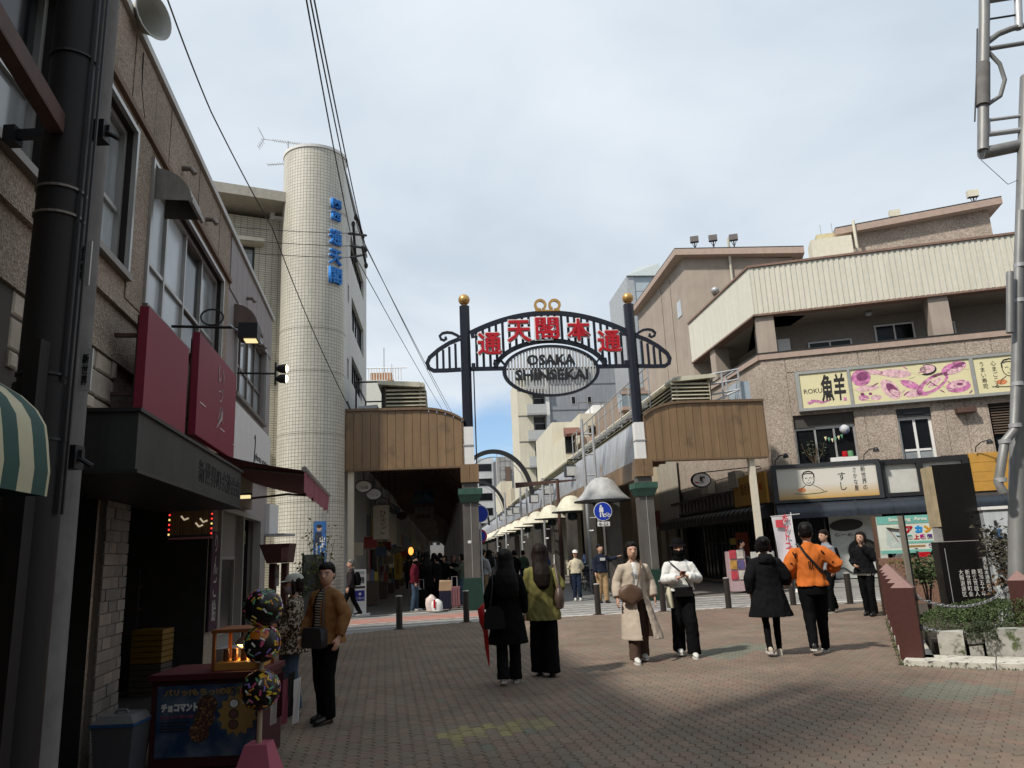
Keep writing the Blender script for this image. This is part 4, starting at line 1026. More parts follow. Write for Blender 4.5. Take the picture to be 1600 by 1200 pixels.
for d_ in (-.1,.35):
 MB().tube([FP.p(ta + d_,tz + .2,-.3),FP.p(ta + d_,tz + .75,-.3)],.015,5).build('rod',M_GALV,wt)
def flood(F,x,y,z0,lab,n=.2,light=False):
 u,z = F.px(x,y,n); a = thing('roof_floodlight',lab,'floodlight',F.p(u,z0,n),'floodlights on the tan roofs')
 MB().tube([F.p(u,z0,n),F.p(u,z - .1,n)],.03,6).build('stem',M_DARKM,a)
 MB().fbox(F,u - .2,u + .2,z - .08,z + .2,n - .12,n + .1).build('lamp_box',mat('flood_grey',(.13,.115,.11),.5) if not light else M_CREAM,a)
 for s_ in (-1,1):
  MB().tube([F.p(u + s_ * .14,z - .06,n),F.p(u + s_ * .03,z - .34,n)],.015,5).build('strut',M_DARKM,a)
ztop = lambda x: zl + (zr - zl) * FT.px(x,400)[0] / ur + .35
flood(FT,1085,376,ztop(1085),'smaller leftmost floodlight on the tall tan block')
flood(FT,1114,374,ztop(1114),'middle floodlight of the three on the tall tan block')
flood(FT,1146,373,ztop(1146),'floodlight above the downpipe on the tall tan block')
zp = lambda x: za + (zb_ - za) * (FP.px(x,340)[0] - ua) / (ub - ua) + .3
flood(FP,1398,336,zp(1398),'pale box lamp on the middle of the rising roof',.1,True)
flood(FP,1520,305,zp(1520),'pale lamp near the high end of the rising roof',.1,True)
# long picture sign
M_SIGNY = mat('cream_sign_face',(.66,.60,.37),.4,var=.03)
M_FRAMEG = mat('sign_frame_grey',(.36,.36,.34),.45,.4)
M_INK = mat('black_ink',(.018,.016,.015),.6,var=0)
M_PINK = mat('pink_print',(.50,.17,.34),.5,var=.5,vscale=9,col2=(.62,.45,.45),c2=.08,c2scale=7)
M_PINKL = mat('pale_pink_print',(.62,.40,.43),.5,var=.4,vscale=10,col2=(.40,.10,.24),c2=.02,c2scale=9)
M_PINKD = mat('plum_print',(.20,.05,.13),.5,var=.3,vscale=6)
ps = thing('restaurant_sign','long cream and pink picture sign with large brush character across the upper wall','sign',FR.p(3,6.1,.15))
SZ0,SZ1,SN = 6.12,7.58,.2
MB().fbox(FR,-.72,7.4,SZ0 + .1,SZ1 - .1,.03,SN).build('sign_box',M_FRAMEG,ps)
for a,b,c,d in ((-.75,7.43,SZ0,SZ0 + .1),(-.75,7.43,SZ1 - .1,SZ1),(-.75,-.62,SZ0 + .1,SZ1 - .1),(1.0,1.1,SZ0 + .1,SZ1 - .1),(4.95,5.06,SZ0 + .1,SZ1 - .1),(7.33,7.43,SZ0 + .1,SZ1 - .1)):
 MB().fbox(FR,a + .001,b - .001,c,d,.03,SN + .05).build('frame_bar',M_FRAMEG,ps)
for a,b in ((-.62,1.0),(1.1,4.95),(5.06,7.33)):
 f_ = MB().fbox(FR,a,b,SZ0 + .1,SZ1 - .1,SN + .001,SN + .008).build('sign_face',M_SIGNY,ps)
 if a < 0: face0 = f_
 elif a < 2: face1 = f_
 else: face2 = f_
PN = SN + .011
def pt(u,z,k=0): return FR.p(u,z,PN + .002 * k)
lettering('ROKU',.3,pt(-.2,6.83),FR.u,Z3,M_INK,face0,fit=(.62,.17))
lettering('魚羊',.7,pt(.48,6.9),FR.u,Z3,M_INK,face0,fit=(.84,1.0),bold=.02,shear=.1)
def flat_blob(pts,m,parent,name='print',k=0,F=None):
 mb = MB(); mb.poly([pt(u,z,k) for u,z in pts]) if F is None else mb.poly([F(u,z,k) for u,z in pts])
 return mb.build(name,m,parent)
def ellipse(u,z,a,b,rot=0,n=18): return [(u + a * math.cos(2 * math.pi * i / n) * math.cos(rot) - b * math.sin(2 * math.pi * i / n) * math.sin(rot),z + a * math.cos(2 * math.pi * i / n) * math.sin(rot) + b * math.sin(2 * math.pi * i / n) * math.cos(rot)) for i in range(n)]
flat_blob([(-.45,6.42),(-.3,6.52),(-.1,6.5),(.1,6.42),(.4,6.5),(.3,6.42),(.05,6.34),(-.2,6.42),(-.38,6.34)],M_PINK,face0,k=1)
flat_blob([(.78,6.38),(.88,6.38),(.88,6.5),(.78,6.5)],M_PINK,face0)
random.seed(11)
# the photographs of dishes: overlapping flat prints of different pinks
for (u,z,a,b,r,m,k) in ((1.45,7.15,.33,.3,.2,M_PINK,0),(1.5,7.2,.2,.16,.3,M_PINKD,1),(1.9,7.32,.3,.1,-.2,M_PINKL,0),(1.6,6.75,.4,.1,.05,M_PINKL,0),(1.45,6.42,.18,.1,0,M_PINK,0),(1.85,6.4,.18,.1,0,M_PINKL,0),(1.42,6.56,.07,.06,0,M_PINKD,1),(1.68,6.55,.06,.05,0,M_PINKD,1),
  (2.35,6.65,.42,.24,-1.0,M_PINKL,0),(2.42,6.62,.3,.14,-1.0,M_PINKD,1),(2.5,6.5,.2,.1,-.6,M_PINKL,2),(2.6,7.2,.5,.16,-.15,M_PINKL,0),(3.0,6.75,.32,.14,-.5,M_PINK,0),(3.05,6.42,.3,.13,0,M_PINKL,0),(3.35,7.25,.25,.18,0,M_SIGNY,1),
  (3.62,7.22,.3,.2,.1,M_INK,0),(3.62,7.25,.25,.15,.1,M_PINKL,1),(3.7,6.7,.62,.26,.55,M_PINK,0),(3.75,6.72,.45,.15,.55,M_SIGNY,1),(3.8,6.76,.3,.08,.6,M_PINKL,2),(4.0,7.0,.3,.08,.1,M_PINKD,0),(4.45,7.2,.42,.2,.3,M_PINK,0),(4.5,7.12,.3,.1,.35,M_PINKL,1),(4.6,7.28,.25,.07,.35,M_PINKD,1),(4.5,6.55,.4,.22,.1,M_PINK,0),(4.48,6.6,.28,.12,.1,M_PINKL,1),(4.55,6.62,.1,.05,0,M_PINKD,2)):
 z = min(max(z,SZ0 + .12 + b),SZ1 - .12 - b); P_ = [(min(max(p,1.12),4.93),min(max(q,SZ0 + .11),SZ1 - .11)) for p,q in ellipse(u,z,a,b,r,14)]
 flat_blob(P_,m,face1,k=k)
for k in range(26):
 u = random.uniform(1.2,4.85); z = random.uniform(6.3,7.4); l = random.uniform(.06,.2); r = random.uniform(-.8,.8)
 flat_blob(ellipse(u,z,l,.018,r,6),random.choice((M_PINKD,M_PINK,M_PINKL,M_SIGNY)),face1,k=3)
column_text('心まごころ',.2,pt(5.68,6.85),Z3,FR.u,M_INK,face2,fit=(.16,.95)); column_text('うまい寿司',.2,pt(5.32,6.85),Z3,FR.u,M_INK,face2,fit=(.16,.95))
def sketch_face(place,s,parent,colour):
 """generic line drawing of a smiling cook: round face, short hair, closed eyes, plate in front"""
 def ln(pts,r=.02,m=M_INK): MB().tube([place(u * s,z * s) for u,z in pts],r * s,5,flat=.4).build('drawn_line',m,parent)
 ln([(.3 * math.cos(a),.78 + .34 * math.sin(a)) for a in [math.pi * .95 + i * math.pi * 1.1 / 14 for i in range(15)]])
 ln([(-.3,.85),(-.3,1.06),(-.18,1.2),(.05,1.24),(.22,1.18),(.31,1.05),(.3,.85)],.035)
 ln([(-.26,1.08),(-.1,1.14),(.1,1.12),(.28,1.1)],.03)
 for q in (-.12,.12): ln([(q - .07,.84),(q,.88),(q + .07,.84)],.018)
 ln([(-.12,.62),(0,.56),(.12,.62)],.018); ln([(0,.8),(.03,.72),(-.01,.71)],.014)
 ln([(-.2,.46),(-.42,.3),(-.5,.1)],.02); ln([(.2,.46),(.45,.32),(.75,.1)],.02); ln([(-.85,.02),(-.2,-.03),(.5,.0),(.9,.08)],.025,colour)
 MB().poly([place(u * s,z * s) for u,z in ellipse(-.42,.2,.22,.12)]).build('drawn_plate',mat('orange_print',(.55,.2,.08),.5),parent)
sketch_face(lambda u,z: pt(6.15 + u,6.42 + z),.75,face2,M_INK)
# lower sign
ss = thing('sushi_sign','backlit cream sushi sign with a drawn cook above the dark awning','sign',FR.p(-.2,3.0,.1))
MB().fbox(FR,-1.85,1.5,2.98,4.16,.03,.24).build('sign_box',M_BLACK,ss)
for a,b,c,d in ((-1.97,1.62,4.1,4.24),(-1.97,1.62,2.9,3.0),(-1.97,-1.8,3.0,4.1),(1.48,1.62,3.0,4.1)):
 MB().fbox(FR,a,b,c,d,.025,.3).build('frame_bar',mat('slate_frame',(.03,.033,.038),.5),ss)
def m_sf(N,L,tc):
 sp = N('ShaderNodeSeparateXYZ'); L(tc.outputs['Generated'],sp.inputs[0]); r = N('ShaderNodeValToRGB'); L(sp.outputs[2],r.inputs[0])
 r.color_ramp.elements[0].color = (.50,.30,.08,1); r.color_ramp.elements[1].color = (.60,.58,.52,1); r.color_ramp.elements[1].position = .45
 return r.outputs[0],None,0
sf = MB().fbox(FR,-1.8,1.48,3.0,4.1,.241,.25).build('sign_face',node_mat('graded_sign_print',m_sf,.4),ss)
p2 = lambda u,z,k=0: FR.p(u,z,.254 + .002 * k)
sketch_face(lambda u,z: p2(-.75 + u,3.2 + z),.62,sf,mat('green_print',(.1,.3,.18),.5))
column_text('すし',.3,p2(.35,3.55),Z3,FR.u,M_INK,sf,fit=(.24,.62)); column_text('さかな屋',.2,p2(.78,3.6),Z3,FR.u,M_INK,sf,fit=(.13,.8)); column_text('新世界の',.2,p2(1.06,3.62),Z3,FR.u,M_INK,sf,fit=(.15,.82))
# dark frame with frosted panes beside it, and timber board beyond
mb = MB();
for a,b,c,d in ((1.64,4.4,4.02,4.18),(1.64,4.4,2.92,3.05),(1.64,1.78,3.05,4.02),(2.78,2.98,3.05,4.02),(4.2,4.4,3.05,4.02)): mb.fbox(FR,a,b,c,d,.02,.2)
lf = mb.build('light_frame',M_BLACK,rb)
for a,b in ((1.78,2.78),(2.98,4.2)):
 MB().fbox(FR,a,b,3.05,4.02,.03,.08).build('pane',mat('frosted_panel',(.50,.49,.45),.5,var=.08),lf)
tbd = thing('timber_sign','ochre timber board sign behind the black stone monument','sign',FR.p(6,2.95,.1))
M_OCH = mat('ochre_board',(.45,.24,.045),.55,var=.12,vscale=3)
for i in range(4):
 MB().fbox(FR,4.45,9.5,2.95 + i * .32,2.95 + i * .32 + .312,.03,.12 + .004 * (i % 2)).build('board',M_OCH,tbd)
lettering('新世界',.4,FR.p(7.3,3.5,.135),FR.u,Z3,M_INK,tbd,fit=(1.5,.45))
# quarter-round awning of dark sheet with raised seams
M_SLATE = mat('slate_awning_metal',(.032,.040,.052),.38,.3,var=.1,streak=.15)
ca = thing('metal_awning','dark slate quarter-round metal awning with raised seams over the restaurant front','awning',FR.p(3,2.4,.3))
pr = [(.02,2.9)] + [(.62 * math.sin(math.pi / 2 * i / 8) + .02,2.5 + .4 * math.cos(math.pi / 2 * i / 8)) for i in range(1,9)] + [(.64,2.34),(.6,2.34),(.02,2.4)]
def awn(F,u0,u1,par,m,pr=pr):
 mb = MB(); mb.rings([[F.p(u,z,n) for n,z in pr] for u in (u0,u1)]); return mb.build('awning_shell',m,par,smooth=True,auto=35)
awn(FR,-1.95,10,ca,M_SLATE)
u = -1.6
while u < 9.8:
 MB().rings([[FR.p(u + e,z + .02 * k,n + .02 * k) for (n,z),k in zip(pr[:10],[1] * 10)] for e in (-.025,.025)],cap=True).build('seam',M_SLATE,ca); u += 1.12
# fronts under the side: slatted rail, darker awning, tan panels, oval sign
sa = thing('side_awning','dark seamed awning along the arcade side of the restaurant','awning',FRS.p(5,2.4,.3))
awn(FRS,.3,13,sa,M_BLACK,[(n,z + .06) for n,z in pr])
for k in range(22):
 u = .8 + k * .5; MB().rings([[FRS.p(u + e,z + .08,n + .02) for n,z in pr[:10]] for e in (-.02,.02)]).build('seam',M_BLACK,sa)
mb = MB(); mb.fbox(FRS,1.2,12,3.6,3.7,.02,.2); mb.fbox(FRS,1.2,12,3.02,3.1,.02,.2); bal = mb.build('balustrade',M_DARKM,rb)
for k in range(22):
 MB().fbox(FRS,1.3 + k * .48,1.55 + k * .48,3.1,3.6,.05,.14).build('baluster',mat('dusty_baluster',(.14,.125,.11),.7),bal)
os_ = thing('oval_sign','white oval sign with a black character hanging in the right arcade','sign',S(8.2,2.2,3.6))
cO = V(1096,750,S(8,2.0).y); FO2 = Frame(cO,tS,-dS); uo,zo_ = FO2.px(1096,750)
MB().prism([FO2.p(uo + a,zo_ + b,0) for a,b in ellipse(0,0,.36,.27,0,28)],FO2.n * -.1).build('sign_rim',M_BLACK,os_)
of = MB().prism([FO2.p(uo + a,zo_ + b,.012) for a,b in ellipse(0,0,.31,.22,0,28)],FO2.n * -.011).build('sign_face',M_WHITE,os_)
lettering('鮮',.3,FO2.p(uo + .03,zo_ + .01,.016),tS,Z3,M_INK,of,fit=(.2,.26),bold=.01)
MB().tube([FO2.p(uo - .25,zo_ - .08,.018),FO2.p(uo - .1,zo_ - .1,.018)],.02,5).build('red_mark',M_RED,of)
mb = MB(); mb.tube([FO2.p(uo + .3,zo_ + .28,-.05),FO2.p(uo + 2.2,zo_ + .42,-.05)],.02,6); mb.tube([FO2.p(uo,zo_ + .26,-.05),FO2.p(uo + .3,zo_ + .28,-.05)],.02,6); mb.build('bracket',M_BLACK,os_)
oc = thing('corner_sign','dim ochre sign board with red stamp on the corner inside the right arcade','sign',FRS.p(1.2,2.9,.1))
MB().fbox(FRS,.15,3.2,2.98,4.1,.21,.3).build('board',M_OCH,oc)
lettering('新世界',.4,FRS.p(2.0,3.6,.303),-FRS.u,Z3,mat('dark_brown_letters',(.1,.05,.02),.6),oc,fit=(.9,.45)); lettering('本店',.3,FRS.p(.6,3.6,.303),-FRS.u,Z3,M_RED,oc,fit=(.25,.3))
for k in range(9):
 MB().fbox(FRS,1.0 + k * 1.25 + .01,2.25 + k * 1.25 - .01,4.3,6.1,.002,.02).build('panel',M_PEBBLE,rb)
for u0 in (2.6,5.8):
 MB().fbox(FRS,u0,u0 + .8,3.75,4.4,.05,.38).build('condenser_unit',mat('condenser_cream',(.36,.33,.27),.6,var=.08),rb)
# ground floor behind the awnings
mb = MB(); mb.fbox(FR,-1.85,UE,0,.13,-.1,.5); mb.fbox(FR,-1.85,UE,.135,.22,-.1,.2); mb.build('step',M_CONC,rb)
pp = MB().fbox(FR,-.2,1.55,.25,2.4,-.3,-.24).build('printed_panel',mat('grey_poster',(.42,.43,.40),.6,var=.1),rb)
MB().prism([FR.p(.8 + a,1.15 + b,-.235) for a,b in ellipse(0,0,.5,.42,0,24)],FR.n * .02).build('bowl_print',M_INK,pp)
for r_,m_ in ((.3,mat('noodle_print',(.10,.085,.065),.6,var=.6,vscale=12)),):
 MB().prism([FR.p(.85 + a,1.16 + b,-.214 + .004 * (r_ < .2)) for a,b in ellipse(0,0,r_ * 1.1,r_,.2,20)],FR.n * .003).build('bowl_print',m_,pp)
MB().prism([FR.p(.35 + a,2.05 + b,-.235) for a,b in ellipse(0,0,.55,.2,.05,24)],FR.n * .02).build('bowl_print',M_INK,pp)
lettering('らーめん',.2,FR.p(.35,1.72,-.233),FR.u,Z3,M_INK,pp,fit=(.8,.12))
mb = MB(); A = [FR.p(-.1 + i * .09,.52 + .09 * math.sin(i * .9),-.2) for i in range(18)]; mb.tube(A,.02,6); mb.build('chain',M_DARKM,pp)
for a,b in ((-1.45,-.3),(1.7,3.2),(3.3,5.0),(5.1,7.2)):
 window(FR,rb,a,b,.25,2.45,-.32,M_DARKM,M_GLASS,2,2,fw=.06,name='shop_window')
for k in range(5):
 a = .8 + k * 2.1; window(FRS,rb,a,a + 1.9,.12,2.42,-.3,M_DARKM,M_GLASS,4,3,fw=.05,name='shop_window')
MB().fbox(FRS,3.6,4.6,1.55,1.8,.05,.12).build('yellow_notice',mat('yellow_notice',(.5,.36,.06),.6),rb)
MB().fbox(FRS,2.9,3.0,.1,2.0,.02,.5).build('red_banner',mat('faded_red',(.28,.06,.03),.7,var=.2),rb)
# lamps over the sushi sign
for i,(u,lab) in enumerate(((-1.7,'gooseneck lamp over the left end of the sushi sign'),(1.25,'gooseneck lamp over the right end of the sushi sign'),(4.75,'gooseneck lamp over the ochre board by the monument'))):
 a = thing('sign_lamp',lab,'lamp',FR.p(u,4.25,.25),'gooseneck lamps over the restaurant signs')
 MB().tube([FR.p(u - .1,4.25,.2),FR.p(u - .08,4.42,.26),FR.p(u + .05,4.55,.42),FR.p(u + .2,4.58,.52)],.018,6).build('arm',M_BLACK,a)
 MB().lathe(FR.p(u + .26,4.52,.56),[(.1,-.06),(.09,.02),(.04,.1)],10).build('lamp_head',M_BLACK,a)
# window ledge plants, paper lantern and bunting seen in the open window
wp = thing('windowsill_plant','spindly pot plant standing in the open restaurant window','plant',FR.p(-.3,4.25,-.05)); random.seed(5)
mb = MB()
for k in range(9):
 a = random.uniform(-.3,.3); mb.tube([FR.p(-.4 + a * .2,4.24,-.05),FR.p(-.4 + a,4.6,-.05 + random.uniform(-.05,.05)),FR.p(-.4 + a * 1.4,4.85 + random.uniform(-.1,.15),-.05)],.01,4)
mb.build('stem',mat('dry_stem',(.09,.065,.04),.8),wp); mb = MB()
for k in range(60):
 p = FR.p(-.4 + random.uniform(-.42,.42),random.uniform(4.5,5.05),random.uniform(-.12,.02)); d = Vector((random.uniform(-1,1),random.uniform(-1,1),random.uniform(-1,1))) * .06; e = d.orthogonal().normalized() * .03
 mb.quad(p - d,p + e,p + d,p - e)
mb.build('foliage',mat('dull_leaf',(.035,.05,.025),.7),wp)
for k,(m_,u) in enumerate(((M_WHITE,.45),(M_RED,.62),(mat('green_tin',(.12,.3,.15),.5),.8))):
 tag(MB().lathe(FR.p(u,4.42 if k else 4.22,-.08 - .004 * k),[(.09,0),(.1,.1),(.09,.2)],10).build('tin',m_,smooth=True),('white tub on the restaurant window ledge','red tin on the restaurant window ledge','green tin at the right of the restaurant window ledge')[k],'tin')
tag(MB().fbox(FR,.12,1.0,4.21,4.41,-.3,.02).build('ledge_tray',M_WHITE),'white tray on the restaurant window ledge','tray')
pl = thing('paper_lantern','blue and white paper balloon hanging in the restaurant window','lantern',FR.p(.72,5.2,-.1))
MB().ball(FR.p(.72,5.4,-.08),.17,14,10).build('balloon',mat('balloon_paper',(.5,.5,.52),.6,col2=(.06,.15,.42),c2=.12,c2scale=3),pl,smooth=True)
MB().tube([FR.p(.72,5.56,-.08),FR.p(.72,6.0,-.08)],.006,4).build('string',M_INK,pl)
bt = thing('bunting','string of pale paper flags across the restaurant window','bunting',FR.p(.3,5.2,-.1))
for k in range(6):
 u = .0 + k * .11; z = 5.1 + .04 * abs(k - 2); MB().prism([FR.p(u,z,-.09),FR.p(u + .09,z + .01,-.09),FR.p(u + .05,z - .14,-.085)],FR.n * .002).build('flag',(M_SIGNY,mat('green_print',(0,0,0)))[k % 2],bt)
# ------------------------------------------------------------------ buildings beyond
def St_plane(t): return Frame(S(t,0),dS,-tS)
def on_t(t,x,y): F = St_plane(t); return F.px(x,y)
def facade_block(name,label,d,x0,x1,ytop,mw,depth=10,cat='building',z0=0.0,mats=None):
 """box whose front faces down the street at distance d, spanning the sight lines x0..x1"""
 F = Frame(S(0,d),tS,-dS); ua,za = F.px(x0,ytop); ub,zb = F.px(x1,ytop); z1 = (za + zb) / 2
 t = thing(name,label,cat,F.p((ua + ub) / 2,z0,-depth / 2))
 MB().fbox(F,ua,ub,z0,z1,-depth,0).build('wall',mw,t)
 return t,F,ua,ub,z1
def small_window(F,par,u0,u1,z0,z1,n=.0,fm=None,gm=None):
 mb = MB(); e = .08
 mb.rings([[F.p(a,b,n + .04) for a,b in ((u0 - e,z0 - e),(u1 + e,z0 - e),(u1 + e,z1 + e),(u0 - e,z1 + e))],[F.p(a,b,n + .04) for a,b in ((u0,z0),(u1,z0),(u1,z1),(u0,z1))]],cap=False)
 mb.rings([[F.p(a,b,n) for a,b in ((u0 - e,z0 - e),(u1 + e,z0 - e),(u1 + e,z1 + e),(u0 - e,z1 + e))],[F.p(a,b,n + .04) for a,b in ((u0 - e,z0 - e),(u1 + e,z0 - e),(u1 + e,z1 + e),(u0 - e,z1 + e))]],cap=False)
 w = mb.build('window',fm or M_ALU,par)
 g = MB(); g.quad(F.p(u0,z0,n + .012),F.p(u1,z0,n + .012),F.p(u1,z1,n + .012),F.p(u0,z1,n + .012)); g.build('pane',gm or M_GLASS,w); return w
M_GPANEL = mat('blue_grey_cladding',(.27,.285,.31),.6,var=.08,vscale=.4,streak=.2)
M_CRWALL = mat('cream_render',(.58,.54,.43),.8,var=.07,vscale=.6,streak=.12)
# tower block with balconies
hr,F,ua,ub,z1 = facade_block('apartment_tower','blue grey apartment tower with stacked balconies, above the street behind the gate',62,855,1002,574,M_GPANEL,16)
for yy in (600,640,668,704):
 zz = F.px(900,yy)[1]; MB().fbox(F,ua,ub,zz - .06,zz + .06,.001,.05).build('panel_joint',mat('joint_grey',(.15,.16,.18),.8),hr)
for xx in (896,921):
 u_,zt = F.px(xx - 3,620); u2,zb = F.px(xx + 3,631); small_window(F,hr,u_,u2,zb,zt,0,M_GALV)
MB().fbox(F,ua - .45,ua - .003,0,z1,-2,.25).build('corner_strip',M_WHITE,hr)
uc,_ = F.px(812,700); ud,_ = F.px(836,700)
MB().fbox(F,uc,ud,0,z1 - 1.0,-8,.0).build('wall',M_CRWALL,hr)
MB().fbox(F,ud + .003,ua - .455,0,z1 - .6,-8,-1.2).build('balcony_recess',mat('recess_grey',(.13,.13,.135),.8),hr)
zz = 8.0
while zz < z1 - 1.5:
 b = MB(); b.fbox(F,ud - .8,ua - .46,zz,zz + .22,-1.195,.9); bs = b.build('balcony',mat('balcony_slab',(.33,.33,.33),.8),hr)
 b = MB(); b.fbox(F,ud - .8,ua - .46,zz + .225,zz + 1.25,.8,.86); b.fbox(F,ud - .8,ud - .74,zz + .225,zz + 1.25,-1.1,.795); b.build('balustrade',mat('pale_balustrade',(.42,.43,.42),.4,var=.1),bs)
 b = MB(); b.fbox(F,uc,ud - .81,zz,zz + .1,.001,.05); b.build('panel_joint',M_ALUB,hr)
 for q in range(2): small_window(F,hr,ud + .3 + q * 1.9,ud + 1.7 + q * 1.9,zz + .4,zz + 2.3,-1.19,M_GALV)
 zz += 3.05
# cream flats stepping up behind the right arcade
cf,F,ua,ub,z1 = facade_block('cream_apartment_house','cream flats with stepped flat roofs and dark windows behind the right arcade',26,905,1002,645,M_CRWALL,10)
u0,z0_ = F.px(882,636); u1,_ = F.px(938,636)
MB().fbox(F,u0,u1,0,z0_,-16,-6).build('wall',M_CRWALL,cf)
u0,zt = F.px(935,624); u1,_ = F.px(965,624); MB().fbox(F,u0,u1,z1 - .5,zt,-5,-2).build('roof_house',M_WHITE,cf)
u0,zt = F.px(882,680); u1,zb = F.px(905,760); MB().fbox(F,u0,u1 - .01,0,zt,-7,.01).build('wall',M_CRWALL,cf)
a,zt2 = F.px(884,683); b,zb2 = F.px(897,706); small_window(F,cf,a,b,zb2,zt2,.01,M_DARKM)
a,zt2 = F.px(921,667); b,zb2 = F.px(944,678); small_window(F,cf,a,b,zb2,zt2,0,M_BRND)
a,zt2 = F.px(906,683); b,zb2 = F.px(932,700); MB().fbox(F,a,b + 1,zb2,zt2,.001,.02).build('pink_wall',mat('pink_render',(.46,.33,.26),.8),cf)
a,zz = F.px(880,666); b,z2 = F.px(905,676); MB().hexa([F.p(a,z2 - .25,.0),F.p(b,z2 - .2,.0),F.p(b,z2 - .3,.9),F.p(a,z2 - .35,.9)],[F.p(a,zz - .1,.0),F.p(b,zz - .1,.0),F.p(b,z2 - .12,.95),F.p(a,z2 - .2,.95)]).build('awning',mat('brown_awning',(.16,.07,.05),.7),cf)
mb = MB()
for q in range(6): mb.tube([F.p(ua + q * .8,z1,-.2),F.p(ua + q * .8,z1 + .8,-.2)],.025,5)
mb.tube([F.p(ua,z1 + .8,-.2),F.p(ua + 4.0,z1 + .8,-.2)],.03,5); mb.build('roof_rail',M_ALUB,cf)
# balconied brown block between the flats and the tall tan block
bb,F,ua,ub,z1 = facade_block('brown_balcony_house','narrow brown tiled house with a corner balcony beside the tall tan block',18,972,1010,606,mat('brown_tile_wall',(.25,.19,.145),.7,var=.1,vscale=2),9)
a,zb = F.px(966,646); MB().fbox(F,a,ub,zb,zb + .2,.001,1.1).build('balcony',M_ROOFED,bb)
zb2 = F.px(966,622)[1]; MB().fbox(F,a,ub,zb2,zb2 + .15,.001,1.1).build('balcony',M_ROOFED,bb)
mb = MB(); mb.fbox(F,a,a + .06,zb + .205,zb + 1.1,.05,1.05); mb.fbox(F,a + .07,ub,zb + .205,zb + 1.1,1.0,1.05); mb.build('balustrade',mat('tinted_balustrade',(.2,.26,.3),.2),bb)
# pale blue tower behind
bt2,F,ua,ub,z1 = facade_block('pale_blue_tower','pale blue clad tower rising behind the tall tan block',48,990,1034,432,mat('pale_blue_cladding',(.40,.46,.50),.6,var=.06,streak=.1),8)
mb = MB(); zt = F.px(1010,415)[1]; mb.hexa([F.p(ua - .8,z1,.3),F.p(ub,z1,.3),F.p(ub,z1,-8),F.p(ua - .8,z1,-8)],[F.p(ua + .6,zt,-.6),F.p(ub,zt + .5,-.6),F.p(ub,zt + .5,-8),F.p(ua + .6,zt,-8)]); mb.build('sloping_roof',mat('grey_green_roof',(.36,.40,.40),.6),bt2)
MB().fbox(F,ua - .8,ua - .003,0,z1,-8,.1).build('corner_strip',M_GALV,bt2)
for k in range(9): MB().fbox(F,ua,ub,z1 - 1.6 - k * 1.7,z1 - 1.5 - k * 1.7,.001,.03).build('panel_joint',M_GALV,bt2)
# left of the street: low white building with a brick roof house
wl,F,ua,ub,z1 = facade_block('white_shop_house','white flat-roofed house with a brown brick roof room above the left arcade',20,566,604,594,mat('white_wall_far',(.58,.58,.53),.8,var=.05),9)
a,zt = F.px(571,564); b,_ = F.px(607,564); MB().fbox(F,a,b,z1,zt,-8,-3).build('roof_room',mat('brick_room',(.34,.17,.085),.8,var=.3,vscale=1.5),wl)
for q in range(14): mb = MB(); u_ = ua + .2 + q * (ub - ua + .8) / 14; mb.tube([F.p(u_,z1,-.1),F.p(u_,z1 + .75,-.1)],.025,4); mb.build('rail_bar',M_WHITE,wl)
MB().tube([F.p(ua,z1 + .75,-.1),F.p(ub + 1.2,z1 + .75,-.1)],.03,4).build('handrail',M_WHITE,wl)
a,zt2 = F.px(592,515); mb = MB(); mb.tube([F.p(a,z1 + 1,-4),F.p(a,zt2,-4)],.03,4); mb.tube([F.p(a + .5,z1 + 2,-4),F.p(a + .5,zt2 - 3.0,-4)],.02,4); mb.tube([F.p(a + .3,zt2 - 3.2,-4),F.p(a + .7,zt2 - 3.1,-4)],.02,4); mb.build('aerial',M_GALV,wl)
# roof walkway frame at the rear of the left arcade roof
rf = thing('roof_walkway','steel access frame and grey box on the left arcade roof beside the louvres','walkway',S(-3,1.5,6.2))
for (p,q) in ((S(-3.6,.8,6.2),S(-3.6,.8,7.3)),(S(-2.75,.8,6.2),S(-2.75,.8,7.3)),(S(-3.6,4,6.2),S(-3.6,4,7.3)),(S(-3.6,.8,7.3),S(-2.75,.8,7.3)),(S(-3.6,.8,7.3),S(-3.6,4,7.3)),(S(-2.75,.8,7.3),S(-2.75,4,7.3)),(S(-3.6,4,7.3),S(-2.75,4,7.3)),(S(-2.75,.8,7.3),S(-2.45,.8,6.2))):
 MB().tube([p,q],.03,6).build('rail',M_DARKM,rf)
MB().hexa([S(-3.6,.6,6.22),S(-2.9,.6,6.22),S(-2.9,1.4,6.22),S(-3.6,1.4,6.22)],[S(-3.5,.6,6.45),S(-2.9,.6,6.5),S(-2.9,1.4,6.5),S(-3.5,1.4,6.45)]).build('grey_box',M_GALV,rf)
rf2 = thing('roof_stair','steel access stair and handrail running along the right arcade roof','stair',S(6.3,8,6.2))
for k in range(12):
 d = 1.2 + k * 1.4; MB().tube([S(6.35,d,6.3),S(6.35,d,7.75)],.028,5).build('rail_post',M_GALV,rf2)
mb = MB(); mb.tube([S(6.35,1.2,7.75),S(6.35,16.6,7.75)],.03,6); mb.tube([S(6.35,1.2,7.35),S(6.35,16.6,7.35)],.02,6); mb.build('handrail',M_GALV,rf2)
for k in range(14): MB().hexa([S(6.05,1.5 + k,6.3),S(6.33,1.5 + k,6.35),S(6.33,1.9 + k,6.35),S(6.05,1.9 + k,6.3)],[S(6.05,1.5 + k,6.36),S(6.33,1.5 + k,6.6),S(6.33,1.9 + k,6.6),S(6.05,1.9 + k,6.36)]).build('bracket_box',mat('dusty_grey_box',(.22,.22,.21),.7),rf2)
